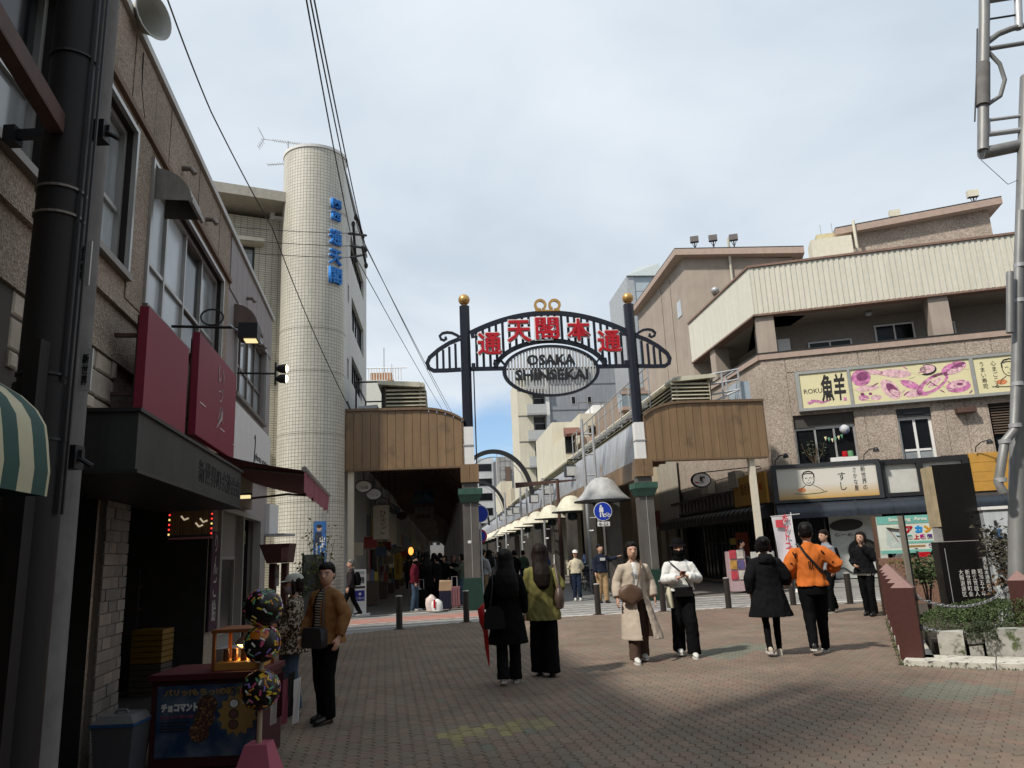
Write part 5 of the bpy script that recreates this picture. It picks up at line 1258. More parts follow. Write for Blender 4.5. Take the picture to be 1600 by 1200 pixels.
rfr = thing('roof_sign_frame','empty grey steel sign frame on the right arcade roof by the restaurant','frame',S(8.6,.8,6.2))
for (p,q) in ((S(8.2,.7,6.25),S(8.2,.7,7.25)),(S(9.3,.5,6.25),S(9.3,.5,7.4)),(S(8.2,.7,7.25),S(9.3,.5,7.4)),(S(8.2,.7,6.9),S(9.3,.5,7.05)),(S(8.2,.7,6.55),S(9.3,.5,6.7)),(S(8.2,.7,6.25),S(9.3,.5,6.7)),(S(8.2,1.6,6.25),S(8.2,1.6,7.25)),(S(9.3,1.6,6.25),S(9.3,1.6,7.4)),(S(8.2,.7,7.25),S(8.2,1.6,7.25)),(S(9.3,.5,7.4),S(9.3,1.6,7.4)),(S(8.75,.6,6.4),S(8.75,.6,7.3))):
 MB().tube([p,q],.035,6).build('frame_bar',M_GALV,rfr)
MB().fbox(FS,9.32,9.7,6.3,7.0,-1.5,-.6).build('cabinet',mat('pale_blue_box',(.34,.40,.45),.6),rfr)
# far end of the street
far = [('white_office_block','white office block with horizontal bands at the far end of the street',130,744,771,716,(.52,.53,.53),1),
  ('dark_slab_block','dark grey narrow slab beside the white block at the far end',128,771,781,722,(.17,.18,.2),0),
  ('mesh_covered_block','block wrapped in grey scaffold mesh at the far end of the street',125,776,808,714,(.36,.34,.32),2),
  ('cream_corner_house','low cream house with a sloping top at the far left of the street',95,782,800,752,(.58,.53,.42),0),
  ('cream_long_house','long cream flat-roofed house facing the far street',88,798,850,762,(.52,.45,.33),3),
  ('tan_far_house','tan house front closing the far end behind the crowd',150,700,762,800,(.40,.37,.33),3),
  ('arcade_end_house','grey house front closing the far end of the left arcade',206,655,705,838,(.25,.24,.23),3),
  ('brown_roof_house','small house with brown roof showing over the cream flats',40,868,884,716,(.5,.47,.4),0)]
for nm,lab,d,x0,x1,yt,c,k in far:
 b,F,ua,ub,z1 = facade_block(nm,lab,d,x0,x1,yt,mat(nm + '_wall',c,.8,var=.12,vscale=.5,streak=.2),12)
 if k == 1:
  zz = z1 - 1.2
  while zz > 3: small_window(F,b,ua + .4,ub - .5,zz - 1.5,zz,0,M_GALV); zz -= 3
 elif k == 2:
  for i in range(5): MB().tube([F.p(ua + i * (ub - ua) / 4,0,.4),F.p(ua + i * (ub - ua) / 4,z1 + .6,.4)],.06,4).build('scaffold_pole',M_GALV,b)
  for i in range(8): MB().tube([F.p(ua,z1 - i * 1.8,.4),F.p(ub,z1 - i * 1.8,.4)],.05,4).build('scaffold_pole',M_GALV,b)
  a,zt = F.px(790,730); a2,zb = F.px(798,760); MB().fbox(F,a,a2,zb,zt,.1,.6).build('brown_tank',mat('brown_tank',(.13,.08,.06),.7),b)
 elif k == 3:
  for i in range(4): small_window(F,b,ua + .8 + i * (ub - ua - 1) / 4,ua + 1.9 + i * (ub - ua - 1) / 4,z1 - 2.6,z1 - 1.2,0,M_GALV)
# low frontages lining both pavements under the arcades
random.seed(21)
FLS = Frame(S(-4.2,0),dS,tS); FRT = Frame(S(10.9,13),dS,-tS)
shopc = [(.26,.23,.20),(.36,.32,.26),(.18,.155,.13),(.44,.37,.27),(.22,.17,.145),(.32,.30,.27)]
nms = ['dark timber','pale shuttered','narrow brown','beige panelled','grey','dim']
for side,F in ((-1,FLS),(1,FRT)):
 u = .3 if side < 0 else .0; k = 0
 while u < 190:
  w = random.choice((3.4,4.2,5.0)) if u < 40 else 18; c = shopc[(k * 2 + side) % 6]
  s_ = thing('arcade_shop','%s shop front under the %s arcade, number %s from the gate' % (nms[(k * 2 + side) % 6],'left' if side < 0 else 'right',['one','two','three','four','five','six','seven','eight','nine','ten','eleven','twelve','thirteen','fourteen','fifteen','sixteen','seventeen','eighteen','nineteen','twenty'][k]),'shop',F.p(u + w / 2,0,-1),'shop fronts under the arcades')
  mb = MB(); op = [(u + .35,u + w - .5,.05,2.5)]
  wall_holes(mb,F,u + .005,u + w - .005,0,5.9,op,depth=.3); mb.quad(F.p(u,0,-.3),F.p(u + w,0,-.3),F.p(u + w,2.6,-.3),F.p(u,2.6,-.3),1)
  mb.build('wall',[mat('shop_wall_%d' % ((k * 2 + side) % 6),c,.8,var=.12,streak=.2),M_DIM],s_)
  if k % 3 == 0 or u > 40: window(F,s_,u + .45,u + w - .6,.08,2.45,-.27,M_DARKM,M_GLASS,3,1,fw=.06)
  else:
   for i in range(12): MB().fbox(F,u + .42,u + w - .55,.08 + i * .198,.08 + i * .198 + .19,-.26,-.235 + .006 * (i % 2)).build('shutter_slat',mat('shutter_grey',(.22,.20,.175),.5,.2,var=.1) if k % 2 else M_ALUB,s_)
  MB().fbox(F,u + .2,u + w - .3,2.65,3.5,.003,.12).build('sign_band',mat('sign_band_%d' % (k % 4),((.30,.28,.24),(.16,.04,.03),(.06,.09,.16),(.32,.24,.08))[k % 4],.6),s_)
  u += w; k += 1
# hanging oval name signs in the left arcade
gn = ['first white oval shop sign with faded letters hanging at the mouth of the left arcade','second oval shop sign hanging behind the first one in the left arcade','third oval shop sign of the row hanging in the left arcade','fourth oval shop sign of the row hanging in the left arcade','fifth and farthest bluish oval sign of the row in the left arcade','dark red oval sign hanging past the row in the left arcade']
for k,((x,y,r),txt) in enumerate(zip(((568,760,13.5),(584,772,12.5),(597,785,11),(608,793,9.5),(617,797,8),(628,806,8)),('二幸洋装','フグイ','和田','串屋','呉服','寿司'))):
 Fp = St_plane(-3.05 + .02 * k); d,z = Fp.px(x,y); d = max(d,.6); c = V(x,y,S(-3,d).y); R_ = r / 1165 * c.y / 1.0
 a = thing('oval_hanging_sign',gn[k],'sign',c,'oval signs in the left arcade'); Fo = Frame(c,tS,-dS)
 MB().prism([Fo.p(q,c.z + e,0) for q,e in ellipse(0,0,R_,R_ * .74,0,24)],Fo.n * -.1).build('rim',M_DARKM,a)
 f_ = MB().prism([Fo.p(q,c.z + e,.012) for q,e in ellipse(0,0,R_ * .88,R_ * .62,0,24)],Fo.n * -.011).build('face',mat('oval_face_%d' % k,((.50,.48,.43),(.36,.36,.35),(.28,.28,.28),(.20,.19,.19),(.14,.2,.24),(.17,.05,.04))[k],.5,var=.1),a)
 lettering(txt,.2,Fo.p(0,c.z - .04,.016),tS,Z3,M_INK,f_,fit=(R_ * 1.1,R_ * .42))
 MB().tube([Fo.p(0,c.z + R_ * .74,-.05),Fo.p(0,5.4,-.05)],.015,5).build('hanger',M_DARKM,a)
bx = thing('box_sign','beige upright box sign with brush lettering on the wall inside the left arcade','sign',S(-3.6,3.2,2.2))
F3 = Frame(S(-3.6,3.0),tS,-dS); a,zt = F3.px(583,790); b,zb = F3.px(607,842)
MB().fbox(F3,a,b,zb,zt,-.5,0).build('box',mat('sign_beige',(.38,.34,.26),.6,var=.1),bx); column_text('ひさご',.3,F3.p(b - .18,(zt + zb) / 2,.004),Z3,tS,M_INK,bx,fit=(.2,.8))
# banner and signs across the left arcade
bn = thing('hanging_banner','blue picture banner with triangles hanging under the left arcade vault','banner',S(-1.8,14,3.4)); F4 = Frame(S(-1.8,15),tS,-dS)
a,zt = F4.px(647,768); b,zb = F4.px(677,786); MB().fbox(F4,a,b,zb,zt,-.04,0).build('cloth',mat('banner_blue',(.03,.10,.22),.7,var=.3,vscale=3),bn)
for q,m_ in ((.25,mat('green_print2',(.1,.24,.16),.6)),(.6,mat('sky_print',(.12,.3,.45),.6))):
 MB().poly([F4.p(a + q * (b - a) - .5,zb + .05,.006),F4.p(a + q * (b - a) + .5,zb + .05,.006),F4.p(a + q * (b - a),zt - .08,.006)]).build('print',m_,bn)
MB().tube([F4.p((a + b) / 2,zt,-.02),F4.p((a + b) / 2,5.4,-.02)],.015,5).build('hanger',M_DARKM,bn)
for k,(d,x0,x1,y0,y1,col) in enumerate(((20,648,678,793,800,(.4,.38,.33)),(24,646,676,802,812,(.30,.27,.22)),(30,662,682,814,822,(.32,.30,.27)),(38,664,684,826,834,(.36,.33,.28)))):
 F5 = Frame(S(-1.8,d),tS,-dS); a,zt = F5.px(x0,y0); b,zb = F5.px(x1,y1); bs_ = thing('hanging_board',['pale hanging board under the vault just behind the blue banner','second pale hanging board under the left vault','third pale board hanging deeper in the left arcade','deepest pale board hanging in the left arcade'][k],'sign',F5.p(a,zb),'boards hanging in the left arcade')
 MB().fbox(F5,a,b,zb,zt,-.08,0).build('board',mat('hang_board_%d' % k,col,.6),bs_)
 lettering(('新世界市場','通天閣本通','ようこそ','いらっしゃい')[k],.2,F5.p((a + b) / 2,(zt + zb) / 2,.004),tS,Z3,M_INK,bs_,fit=((b - a) * .7,(zt - zb) * .5))
 MB().tube([F5.p((a + b) / 2,zt,-.04),F5.p((a + b) / 2,5.4,-.04)],.015,4).build('hanger',M_DARKM,bs_)
yb = thing('yellow_signboard','tall yellow sign board on the shop wall inside the left arcade','sign',S(-3.9,9,.4)); F6 = Frame(S(-3.9,9.5),tS,-dS)
a,zt = F6.px(616,866); b,zb = F6.px(627,905); MB().fbox(F6,a,b,max(zb,.1),zt,-.12,0).build('board',mat('mustard_board',(.42,.26,.03),.6),yb); column_text('営業中',.3,F6.p((a + b) / 2,(zt + max(zb,.1)) / 2,.004),Z3,tS,M_INK,yb,fit=((b - a) * .4,(zt - zb) * .6))
yc = thing('traffic_cone','yellow traffic cone standing inside the left arcade','cone',S(-3.4,5,.01)); mb = MB(); cpt = G(613,920); mb.lathe(cpt + Z3 * .05,[(.16,0),(.15,.03),(.035,.68),(.02,.7)],12); mb.build('cone',mat('cone_yellow',(.5,.3,.02),.5),yc,smooth=True)
MB().box((cpt.x - .2,cpt.y - .2,.01),(cpt.x + .2,cpt.y + .2,.049)).build('base',M_BLACK,yc)
lamp = thing('paper_lamp','glowing orange paper lamp deep inside the left arcade','lamp',S(-3,22,2.2)); pL = V(642,861,S(-3,24).y); MB().ball(pL,(.16,.16,.24),12,8).build('shade',mat('lit_orange_paper',(.6,.25,.05),.6,emit=(1,.32,.06),estr=2.0),lamp,smooth=True)
MB().tube([pL + Z3 * .24,Vector((pL.x,pL.y,5.3))],.01,4).build('cord',M_INK,lamp)
# ------------------------------------------------------------------ poles and lanterns in the street
def pole(name,lab,x,ybase,ytop,r,m,t=None,ladder=False,grp=None):
 if t is None: b = G(x[0],ybase)
 else: d,_ = on_t(t,x[0],ybase); b = S(t,d)
 top = V(x[1],ytop,b.y); a = thing(name,lab,'pole',(b.x,b.y,0),grp)
 MB().tube([Vector((b.x,b.y,0)),Vector((b.x,b.y,top.z))],[r,r * .8],8).build('shaft',m,a,smooth=True)
 if ladder:
  MB().tube([Vector((b.x + .42,b.y,2.6)),Vector((b.x + .42,b.y,top.z - .3))],r * .7,8).build('side_shaft',m,a,smooth=True)
  for i in range(5): z = 2.8 + i * (top.z - 3.4) / 4; MB().tube([Vector((b.x,b.y,z)),Vector((b.x + .42,b.y,z))],.03,6).build('rung',m,a)
 return a,b,top.z
sp = []
for i,(x,yb,yt,r,ld) in enumerate((((923,913),880,655,.075,True),((853,845),860,747,.08,True),((817,814),860,757,.09,True),((792,789),860,770,.1,False),((778,776),860,800,.1,False))):
 a,b,z = pole('street_pole',['tall grey double street pole nearest the gate, left of the round blue sign','second grey street pole along the right kerb','third grey street pole along the right kerb','fourth grey street pole, small behind the crowd','fifth grey street pole, smallest behind the crowd'][i],x,yb,yt,r,M_GALV,4.75,ld,'grey street poles along the right kerb'); sp.append((b,z))
 MB().tube([Vector((b.x,b.y,2.3)),Vector((b.x + .2,b.y - .1,2.3))],.05,6).build('clip',M_GALV,a)
a,b,z = pole('rusty_pole','rust-brown T-shaped pole between the grey street poles',(877,871),860,748,.09,M_RUST,4.6)
MB().hexa([Vector((b.x - 2.0,b.y,z - .35)),Vector((b.x + .9,b.y,z - .12)),Vector((b.x + .9,b.y + .08,z - .12)),Vector((b.x - 2.0,b.y + .08,z - .35))],[Vector((b.x - 2.0,b.y,z - .1)),Vector((b.x + .9,b.y,z - .06)),Vector((b.x + .9,b.y + .08,z - .06)),Vector((b.x - 2.0,b.y + .08,z - .1))]).build('cross_arm',M_RUST,a)
for i,(x,y,d) in enumerate(((891,736,13),(856,765,19),(834,779,25),(806,797,37),(796,801,44),(784,809,58))):
 F7 = Frame(S(0,d),tS,-dS); u,z = F7.px(x,y); h = .28
 a = thing('street_lantern',['square white lantern on a black arm, nearest to the gate','second square white lantern on an arm over the right kerb','third square white lantern over the right kerb','fourth square lantern over the right kerb','fifth square lantern over the right kerb','farthest tiny square lantern over the right kerb'][i],'lantern',F7.p(u,z - h),'square lanterns over the street')
 MB().fbox(F7,u - h + .03,u + h - .03,z - h + .03,z + h - .03,-.25,.25).build('glass',mat('lantern_panel',(.52,.52,.49),.4,var=.1),a)
 for (p,q) in ((-h,-h + .03),(h - .03,h)):
  MB().fbox(F7,u + p,u + q,z - h,z + h,-.28,.28).build('frame',M_DARKM,a)
 for (p,q) in ((-h,-h + .03),(h - .03,h)):
  MB().fbox(F7,u - h + .031,u + h - .031,z + p,z + q,-.28,.28).build('frame',M_DARKM,a)
 MB().tube([F7.p(u - .1,z + h,0),F7.p(u - .1,z + h + .28,0),F7.p(u + 1.3,z + h + .28,0)],.035,6).build('arm',M_BLACK,a)
a,b,z = pole('utility_pole','cream concrete utility pole with insulators beyond the left arcade',(708,705),862,613,.18,mat('cream_concrete',(.52,.49,.38),.8),-.8 - 3.6)
for q in range(4): mb = MB(); mb.tube([Vector((b.x - .9,b.y,z - .8 - q * 1.1)),Vector((b.x + .1,b.y,z - .8 - q * 1.1))],.05,5); mb.ball(Vector((b.x - .9,b.y,z - .65 - q * 1.1)),.12,8,6); mb.build('insulator_arm',M_DARKM,a)
# round traffic signs
M_BLUES = mat('traffic_blue',(.01,.04,.36),.4)
def round_sign(lab,c,r,face,base,lean=0,plate=True,pole_m=M_WHITE):
 a = thing('traffic_sign',lab,'traffic sign',(base.x,base.y,0),'round traffic signs at the gate'); F8 = Frame(c,tS,-dS)
 MB().tube([Vector((base.x,base.y,0)),F8.p(0,c.z + r * .8,-.06)],.035,8).build('pole',pole_m,a,smooth=True)
 MB().prism([F8.p(q,c.z + e,0) for q,e in ellipse(0,0,r,r,0,28)],F8.n * -.02).build('disc_rim',M_WHITE,a)
 dsc = MB().prism([F8.p(q,c.z + e,.004) for q,e in ellipse(0,0,r * .94,r * .94,0,28)],F8.n * -.003).build('disc',face,a)
 return a,F8,dsc
cs = V(942,799,24.4); a,F8,dsc = round_sign('round blue pedestrian and bicycle sign on a leaning white pole',cs,.3,M_BLUES,G(951,920))
z = cs.z
mb = MB(); mb.prism([F8.p(q,z + .17 + e,.01) for q,e in ellipse(-.06,0,.035,.035)],F8.n * -.004)
for pts in ([(-.11,.13),(.01,.13),(.02,-.02),(-.12,-.02)],[(-.1,-.03),(-.06,-.03),(-.07,-.18),(-.11,-.18)],[(-.04,-.03),(0,-.03),(.03,-.18),(-.01,-.18)]): mb.prism([F8.p(q,z + e,.01) for q,e in pts],F8.n * -.004)
mb.build('pictogram',M_WHITE,dsc)
mb = MB()
for q in (.06,.19): mb.rings([[F8.p(q + rr * math.cos(k * .5236),z - .13 + rr * math.sin(k * .5236),.011) for k in range(12)] for rr in (.035,.055)],cap=False)
mb.tube([F8.p(.06,z - .13,.011),F8.p(.11,z - .06,.011),F8.p(.17,z - .06,.011),F8.p(.19,z - .13,.011)],.008,4); mb.build('pictogram',M_WHITE,dsc)
pl_ = MB().fbox(F8,-.2,.2,z - .47,z - .33,-.02,0).build('plate',M_WHITE,a); lettering('8-22',.12,F8.p(0,z - .4,.004),tS,Z3,M_INK,pl_,fit=(.3,.09))
cs = V(750,803,25.5); a,F8,dsc = round_sign('round blue traffic sign half hidden behind the left gate column',cs,.29,M_BLUES,Vector((cs.x + .02,cs.y,0)),pole_m=M_GALV)
cs = V(750,838,25.6); mb = MB(); F9 = Frame(cs,tS,-dS); mb.prism([F9.p(q,cs.z + e,.0) for q,e in ellipse(0,0,.24,.24,0,24)],F9.n * -.02); mb.build('disc_rim',M_RED,a); MB().prism([F9.p(q,cs.z + e,.004) for q,e in ellipse(0,0,.19,.19,0,24)],F9.n * -.003).build('disc',M_BLUES,a)
# bollards on the edge of the plaza
M_BOL = mat('dark_bollard',(.032,.026,.023),.5,.2,var=.15)
bl0 = None
for i,((x,y),lab) in enumerate((((624,983),'dark metal bollard nearest the left shops, on its base plate'),((729,972),'dark metal bollard in front of the green column base'),((828,965),'dark metal bollard hidden behind the two women with their backs turned'),((935,960),'dark metal bollard left of the woman in the trench coat'),((1037,955),'dark metal bollard between the trench coat and the white shirt'),((1139,950),'dark metal bollard left of the person in the long black coat'),((1240,945),'dark metal bollard between the long black coat and the orange sweater'),((1329,943),'dark metal bollard left of the smoking woman'))):
 p = G(x,y); p.z = 0
 if bl0 is None:
  bl0 = thing('bollard',lab,'bollard',p,'dark bollards along the plaza edge')
  MB().lathe(p + Z3 * .006,[(.075,0),(.075,.72)],16).build('shaft',M_BOL,bl0,smooth=True)
  MB().lathe(p + Z3 * .7265,[(.08,0),(.08,.018),(.055,.03)],16).build('cap',mat('bollard_cap',(.42,.40,.37),.4,.5),bl0,smooth=True)
  MB().lathe(p,[(.14,0),(.14,.005)],16).build('base_plate',M_BOL,bl0)
 else: dup(bl0,p,0,lab)
# overhead wires
M_WIRE = mat('cable_black',(.02,.02,.022),.6)
def wire(lab,pts,r=.012,sag=0.0):
 mb = MB(); P = []
 for a,b in zip(pts,pts[1:]):
  for i in range(13): t = i / 12; P.append(a.lerp(b,t) - Z3 * (sag * 4 * t * (1 - t)))
 mb.tube(P,r,5); o = mb.build('overhead_cable',M_WIRE); tag(o,lab,'cable','overhead cables'); return o
wire('thick black cable swooping across the round tower to the arcade roof',[V(255,-20,9),V(330,175,12),V(425,355,17),V(487,512,20.0),V(547,640,22.5)],.013,.05)
ends = [V(712,655,66),V(700,640,66),V(694,645,66)]
for i,(x0,xm,ym,lab) in enumerate(((488,571,385,'right-hand cable of the bundle passing the tower top'),(482,560,360,'middle cable of the bundle passing the tower top'),(476,555,400,'left-hand cable of the bundle passing the tower top'))):
 wire(lab,[V(x0,-15,12),V(xm,ym,27),ends[i]],.018,.15)
for i,(y0,y1,lab) in enumerate(((353,364,'top of three thin cables crossing the tower'),(372,384,'middle of three thin cables crossing the tower'),(392,402,'lowest of three thin cables crossing the tower'))):
 wire(lab,[V(350,y0,20),V(520,y1,21.4),V(558,y1 - 2,23)],.01,.03)
ub_ = thing('cable_bracket','black cable bracket with insulators on the white office building','bracket',V(556,400,24.5))
for (x,y,x2,y2) in ((552,350,556,410),(545,365,572,368),(548,384,572,388),(548,402,570,398),(556,335,568,372),(566,385,572,415)):
 MB().tube([V(x,y,23.6),V(x2,y2,24.4)],.045,6).build('bar',M_BLACK,ub_)
for (x,y) in ((556,340),(571,390),(552,350),(572,415)): MB().ball(V(x,y,24.0),(.07,.07,.11),8,6).build('insulator',M_BLACK,ub_)
# ------------------------------------------------------------------ unseen block added behind the viewer, shaped to throw the foreground shade
Hs = 24.0; off = -SUN_AZ * (Hs / math.tan(SUN_EL))
q = [G(1100,1103),G(1325,1056),G(1500,1118)]; q = [p - off for p in q]
back = [q[0],q[1],q[2],q[2] + (q[0] - q[1]) * 4,q[0] + (q[0] - q[1]) * 3]
ab = thing('rear_shade_block','tall unseen block added behind the viewer to shade the foreground','building',(sum(p.x for p in back) / 5,sum(p.y for p in back) / 5,0))
MB().prism([Vector((p.x,p.y,0)) for p in back],(0,0,Hs)).build('wall',M_CRWALL,ab)
MB().prism([Vector((p.x,p.y,Hs + .01)) for p in back],(0,0,.3)).build('parapet',M_CONC,ab)
# unseen buildings added right and behind to block sky light from the left foreground
for nm,lab,pts,h in (('side_sky_blocker','plain unseen row building added on the right to block sky light',[(15,-24),(26,-24),(27,5),(15.5,5)],15),('rear_sky_blocker','plain unseen row building added behind the viewer to block sky light',[(-1,-24),(14,-24),(14,-15),(-1,-15)],14)):
 t = thing(nm,lab,'building',(pts[0][0],pts[0][1],0)); MB().prism([Vector((x,y,0)) for x,y in pts],(0,0,h)).build('wall',M_CONC,t); MB().prism([Vector((x,y,h + .01)) for x,y in pts],(0,0,.4)).build('parapet',M_CONC,t)
# ================================================================== left foreground
# two utility poles side by side
cb = V(108,400,4.35); cp = thing('concrete_pole','pale grey concrete utility pole with white plates, right behind the dark pole','pole',(cb.x,cb.y,0),'utility poles by the striped awning')
M_PCONC = mat('pole_concrete',(.17,.157,.153),.85,var=.18,vscale=5,bump=.35,bscale=70,streak=.3)
M_PDARK = mat('pole_dark_steel',(.008,.0055,.0055),.6,.1,var=.3,vscale=3,bump=.1)
MB().tube([Vector((cb.x,cb.y,z)) for z in (0,3,6,9)],[.175,.165,.155,.145],20).build('shaft',M_PCONC,cp,smooth=True)
db = V(86,400,3.95); dp = thing('steel_pole','dark brown steel pole with strapped cables in front of the concrete pole','pole',(db.x,db.y,0),'utility poles by the striped awning')
MB().tube([Vector((db.x,db.y,z)) for z in (0,2.6,2.61,9)],[.145,.14,.122,.118],20).build('shaft',M_PDARK,dp,smooth=True,auto=30)
for y in (100,305,345,590,690):
 z = V(86,y,3.95).z; MB().lathe(Vector((db.x,db.y,z)),[(.12,0),(.132 if y < 600 else .146,.0),(.132 if y < 600 else .146,.014),(.12,.014)],20).build('strap',M_ALUB if y in (305,345) else M_DARKM,dp)
for k in range(3):
 MB().tube([Vector((db.x + .13 + .02 * k,db.y - .03 + .015 * k,z)) for z in (1.9,3,4.2,5.5,7)],.009,5).build('cable',M_BLACK,dp)
zb = V(86,780,3.95).z
MB().box((db.x + .02,db.y - .2,.5),(db.x + .1,db.y - .12,V(86,545,3.95).z)).build('cable_duct',M_PDARK,dp)
for y,sgn in ((205,1),(715,1)):
 z = V(110,y,4.1).z; mb = MB(); mb.box((cb.x - .30,cb.y - .23,z - .02),(cb.x + .32,cb.y - .2,z + .045)); mb.box((cb.x + .22,cb.y - .26,z - .06),(cb.x + .3,cb.y - .17,z + .07)); mb.box((cb.x - .32,cb.y - .26,z - .05),(cb.x - .25,cb.y - .17,z + .06)); mb.tube([Vector((cb.x + .3,cb.y - .22,z)),Vector((cb.x + .38,cb.y - .22,z - .05))],.014,6); mb.build('clamp',M_BLACK,cp)
M_PLATE = mat('enamel_plate',(.52,.52,.48),.5,var=.08)
def plate(x0,y0,x1,y1,txt,par,centre,R,col=M_INK):
 a,b = V(x0,y0,centre.y - R - .02),V(x1,y1,centre.y - R - .02); w = abs(b.x - a.x) ; F = Frame(Vector(((a.x + b.x) / 2,centre.y - R - .02,0)),cX0,Vector((0,-1,0)))
 p = MB().fbox(F,-w / 2,w / 2,b.z,a.z,-.012,0).build('plate',M_PLATE,par)
 column_text(txt,.1,F.p(0,(a.z + b.z) / 2,.003),Z3,cX0,col,p,fit=(w * .5,(a.z - b.z) * .75))
plate(121,377,138,445,'通天閣南',cp,cb,.16); plate(126,545,140,610,'新世界',cp,cb,.165)
ps_ = MB(); F_ = Frame(Vector((cb.x + .07,cb.y - .166,0)),Vector((.9,.44,0)),Vector((.44,-.9,0))); z = V(145,340,4.2).z
lettering('774',.12,F_.p(-.03,z + .06,.012),F_.u,Z3,mat('red_paint',(.35,.03,.03),.7),cp,fit=(.13,.07)); lettering('042',.12,F_.p(-.03,z - .04,.012),F_.u,Z3,MATS['red_paint'],cp,fit=(.13,.07))
z = V(72,1082,4.2).z; MB().box((cb.x - .02,cb.y - .182,z - .05),(cb.x + .03,cb.y - .176,z + .06)).build('sticker',M_SIGNY,cp)
# brown steel beam running up to the pole
bm_ = thing('steel_beam','rust brown steel channel beam slanting out to the dark pole','beam',V(45,110,3.6))
a,b = V(100,195,3.85),V(-60,-75,2.6); mb = MB(); d = (b - a).normalized(); sd = d.cross(Z3).normalized(); u_ = sd.cross(d)
def bar(p,q,w,h,o=(0,0)): c = p + sd * o[0] + u_ * o[1]; e = q + sd * o[0] + u_ * o[1]; mb.hexa([c - sd * w - u_ * h,c + sd * w - u_ * h,c + sd * w + u_ * h,c - sd * w + u_ * h],[e - sd * w - u_ * h,e + sd * w - u_ * h,e + sd * w + u_ * h,e - sd * w + u_ * h])
bar(a,b,.006,.05); mb.build('web',M_RUST,bm_)
for s_ in (-1,1): mb = MB(); bar(a,b,.04,.005,(.035,s_ * .0555)); mb.build('flange',M_RUST,bm_)
# horn loudspeaker at the roof edge
hc = V(238,25,6.6); dh = Vector((.93,-.3,-.05)).normalized()
hs = thing('horn_speaker','grey horn loudspeaker pointing out from the beige roof edge','loudspeaker',hc)
MB().lathe(hc - dh * .30,[(.10,-.12),(.11,0),(.115,.05),(.14,.14),(.19,.25),(.235,.31),(.24,.325),(.225,.325),(.18,.25),(.12,.12),(.06,.06),(.05,.12),(.0,.16)],28,0,dh,cap=False).build('horn',mat('speaker_grey',(.40,.40,.36),.5,var=.06),hs,smooth=True,auto=60)
MB().tube([hc - dh * .35,hc - dh * .3 - Z3 * .28,hc - dh * .55 - Z3 * .42],.016,6).build('bracket',M_DARKM,hs)
wire('thin cable hanging down the beige wall from the loudspeaker',[FL.p(-10.9,6.9,.03),FL.p(-10.85,6.5,.02),FL.p(-10.6,6.1,.02)],.006)
# striped awning close on the left
sa_ = thing('striped_awning','green and cream striped shop awning close on the left','awning',FL.p(-16,2,.5))
M_SG,M_SC = mat('awning_green',(.018,.062,.05),.75,var=.1),mat('awning_cream',(.46,.43,.29),.75,var=.06)
prA = [(.02,2.62)] + [(.02 + .96 * math.sin(math.pi / 2 * i / 9),2.19 + .43 * math.cos(math.pi / 2 * i / 9)) for i in range(1,10)] + [(1.0,2.05),(.995,1.94)]
sw = .135; u = -14.62; k = 0
while u > -18.5:
 m_ = M_SG if k % 2 == 0 else M_SC; mb = MB(); lo,hi = u - sw,u
 mb.rings([[FL.p(q,z,n) for n,z in prA] for q in (lo,hi)],cap=False,closed=False); mb.build('stripe',m_,sa_,smooth=True); u -= sw; k += 1
MB().rings([[FL.p(-14.61 + e,z,n) for n,z in prA] for e in (-.012,.014)],cap=False,closed=False).build('piping',M_SC,sa_)
MB().poly([FL.p(-14.63,z,n) for n,z in prA] + [FL.p(-14.63,1.94,.02)]).build('end_panel',M_SG,sa_)
# spot lamps on long arms over the crimson boards
for i,(x0,y0,x1,y1,lab,lit) in enumerate(((268,510,378,512,'black spot lamp on a long arm above the crimson boards, unlit',0),(368,583,432,584,'lit twin spot lamp on a long arm in front of the round tower',1))):
 u,z = FL.px(x0,y0); p0 = FL.p(u,z,0); Yt = p0.y - .1; d = ray(x1,y1)
 F0 = Frame(FL.p(u,0),FL.n,FL.u); n_,z1 = F0.px(x1,y1); p1 = FL.p(u,z,n_) if False else FL.p(u,z1,n_)
 a = thing('arm_lamp',lab,'lamp',p0,'spot lamps on arms')
 MB().tube([p0,p1],.018,6).build('arm',M_BLACK,a)
 mb = MB()
 if i == 0:
  mb.fbox(Frame(p1,FL.u,FL.n),-.12,.12,z1 - .16,z1 + .03,-.02,.2); mb.build('lamp_box',M_BLACK,a)
  MB().tube([p1 - FL.n * .15 + Z3 * .03,p1 + FL.n * .02 - Z3 * .08,p1 + FL.n * .1 - Z3 * .1],.02,6).build('yoke',M_GALV,a)
  mb = MB(); r_ = [p1 - FL.n * .35 + FL.u * (.0) + Vector((0,0,.13 + 0)) + FL.n * (.13 * math.cos(k * .35)) + Z3 * (.1 * math.sin(k * .35)) for k in range(19)]; mb.tube(r_,.012,5); mb.build('cable_loop',M_BLACK,a)
  MB().fbox(Frame(p1,FL.u,FL.n),-.08,.08,z1 - .172,z1 - .161,.04,.18).build('lens',mat('lamp_glow',(.8,.7,.4),.3,emit=(1,.8,.4),estr=.9),a)
 else:
  for dz in (.09,-.09):
   hd = MB().lathe(p1 + FL.n * .1 + Z3 * dz,[(.03,-.1),(.07,-.05),(.085,.05),(.07,.06)],12,0,FL.n).build('lamp_head',M_BLACK,a)
   MB().lathe(p1 + FL.n * .165 + Z3 * dz,[(.07,0),(.03,.03),(.001,.035)],12,0,FL.n).build('bulb',mat('lamp_bulb',(.9,.85,.6),.3,emit=(1,.9,.6),estr=6),hd)
  MB().fbox(Frame(p1,FL.u,FL.n),-.03,.03,z1 - .2,z1 + .2,-.03,.0).build('mount',M_BLACK,a)
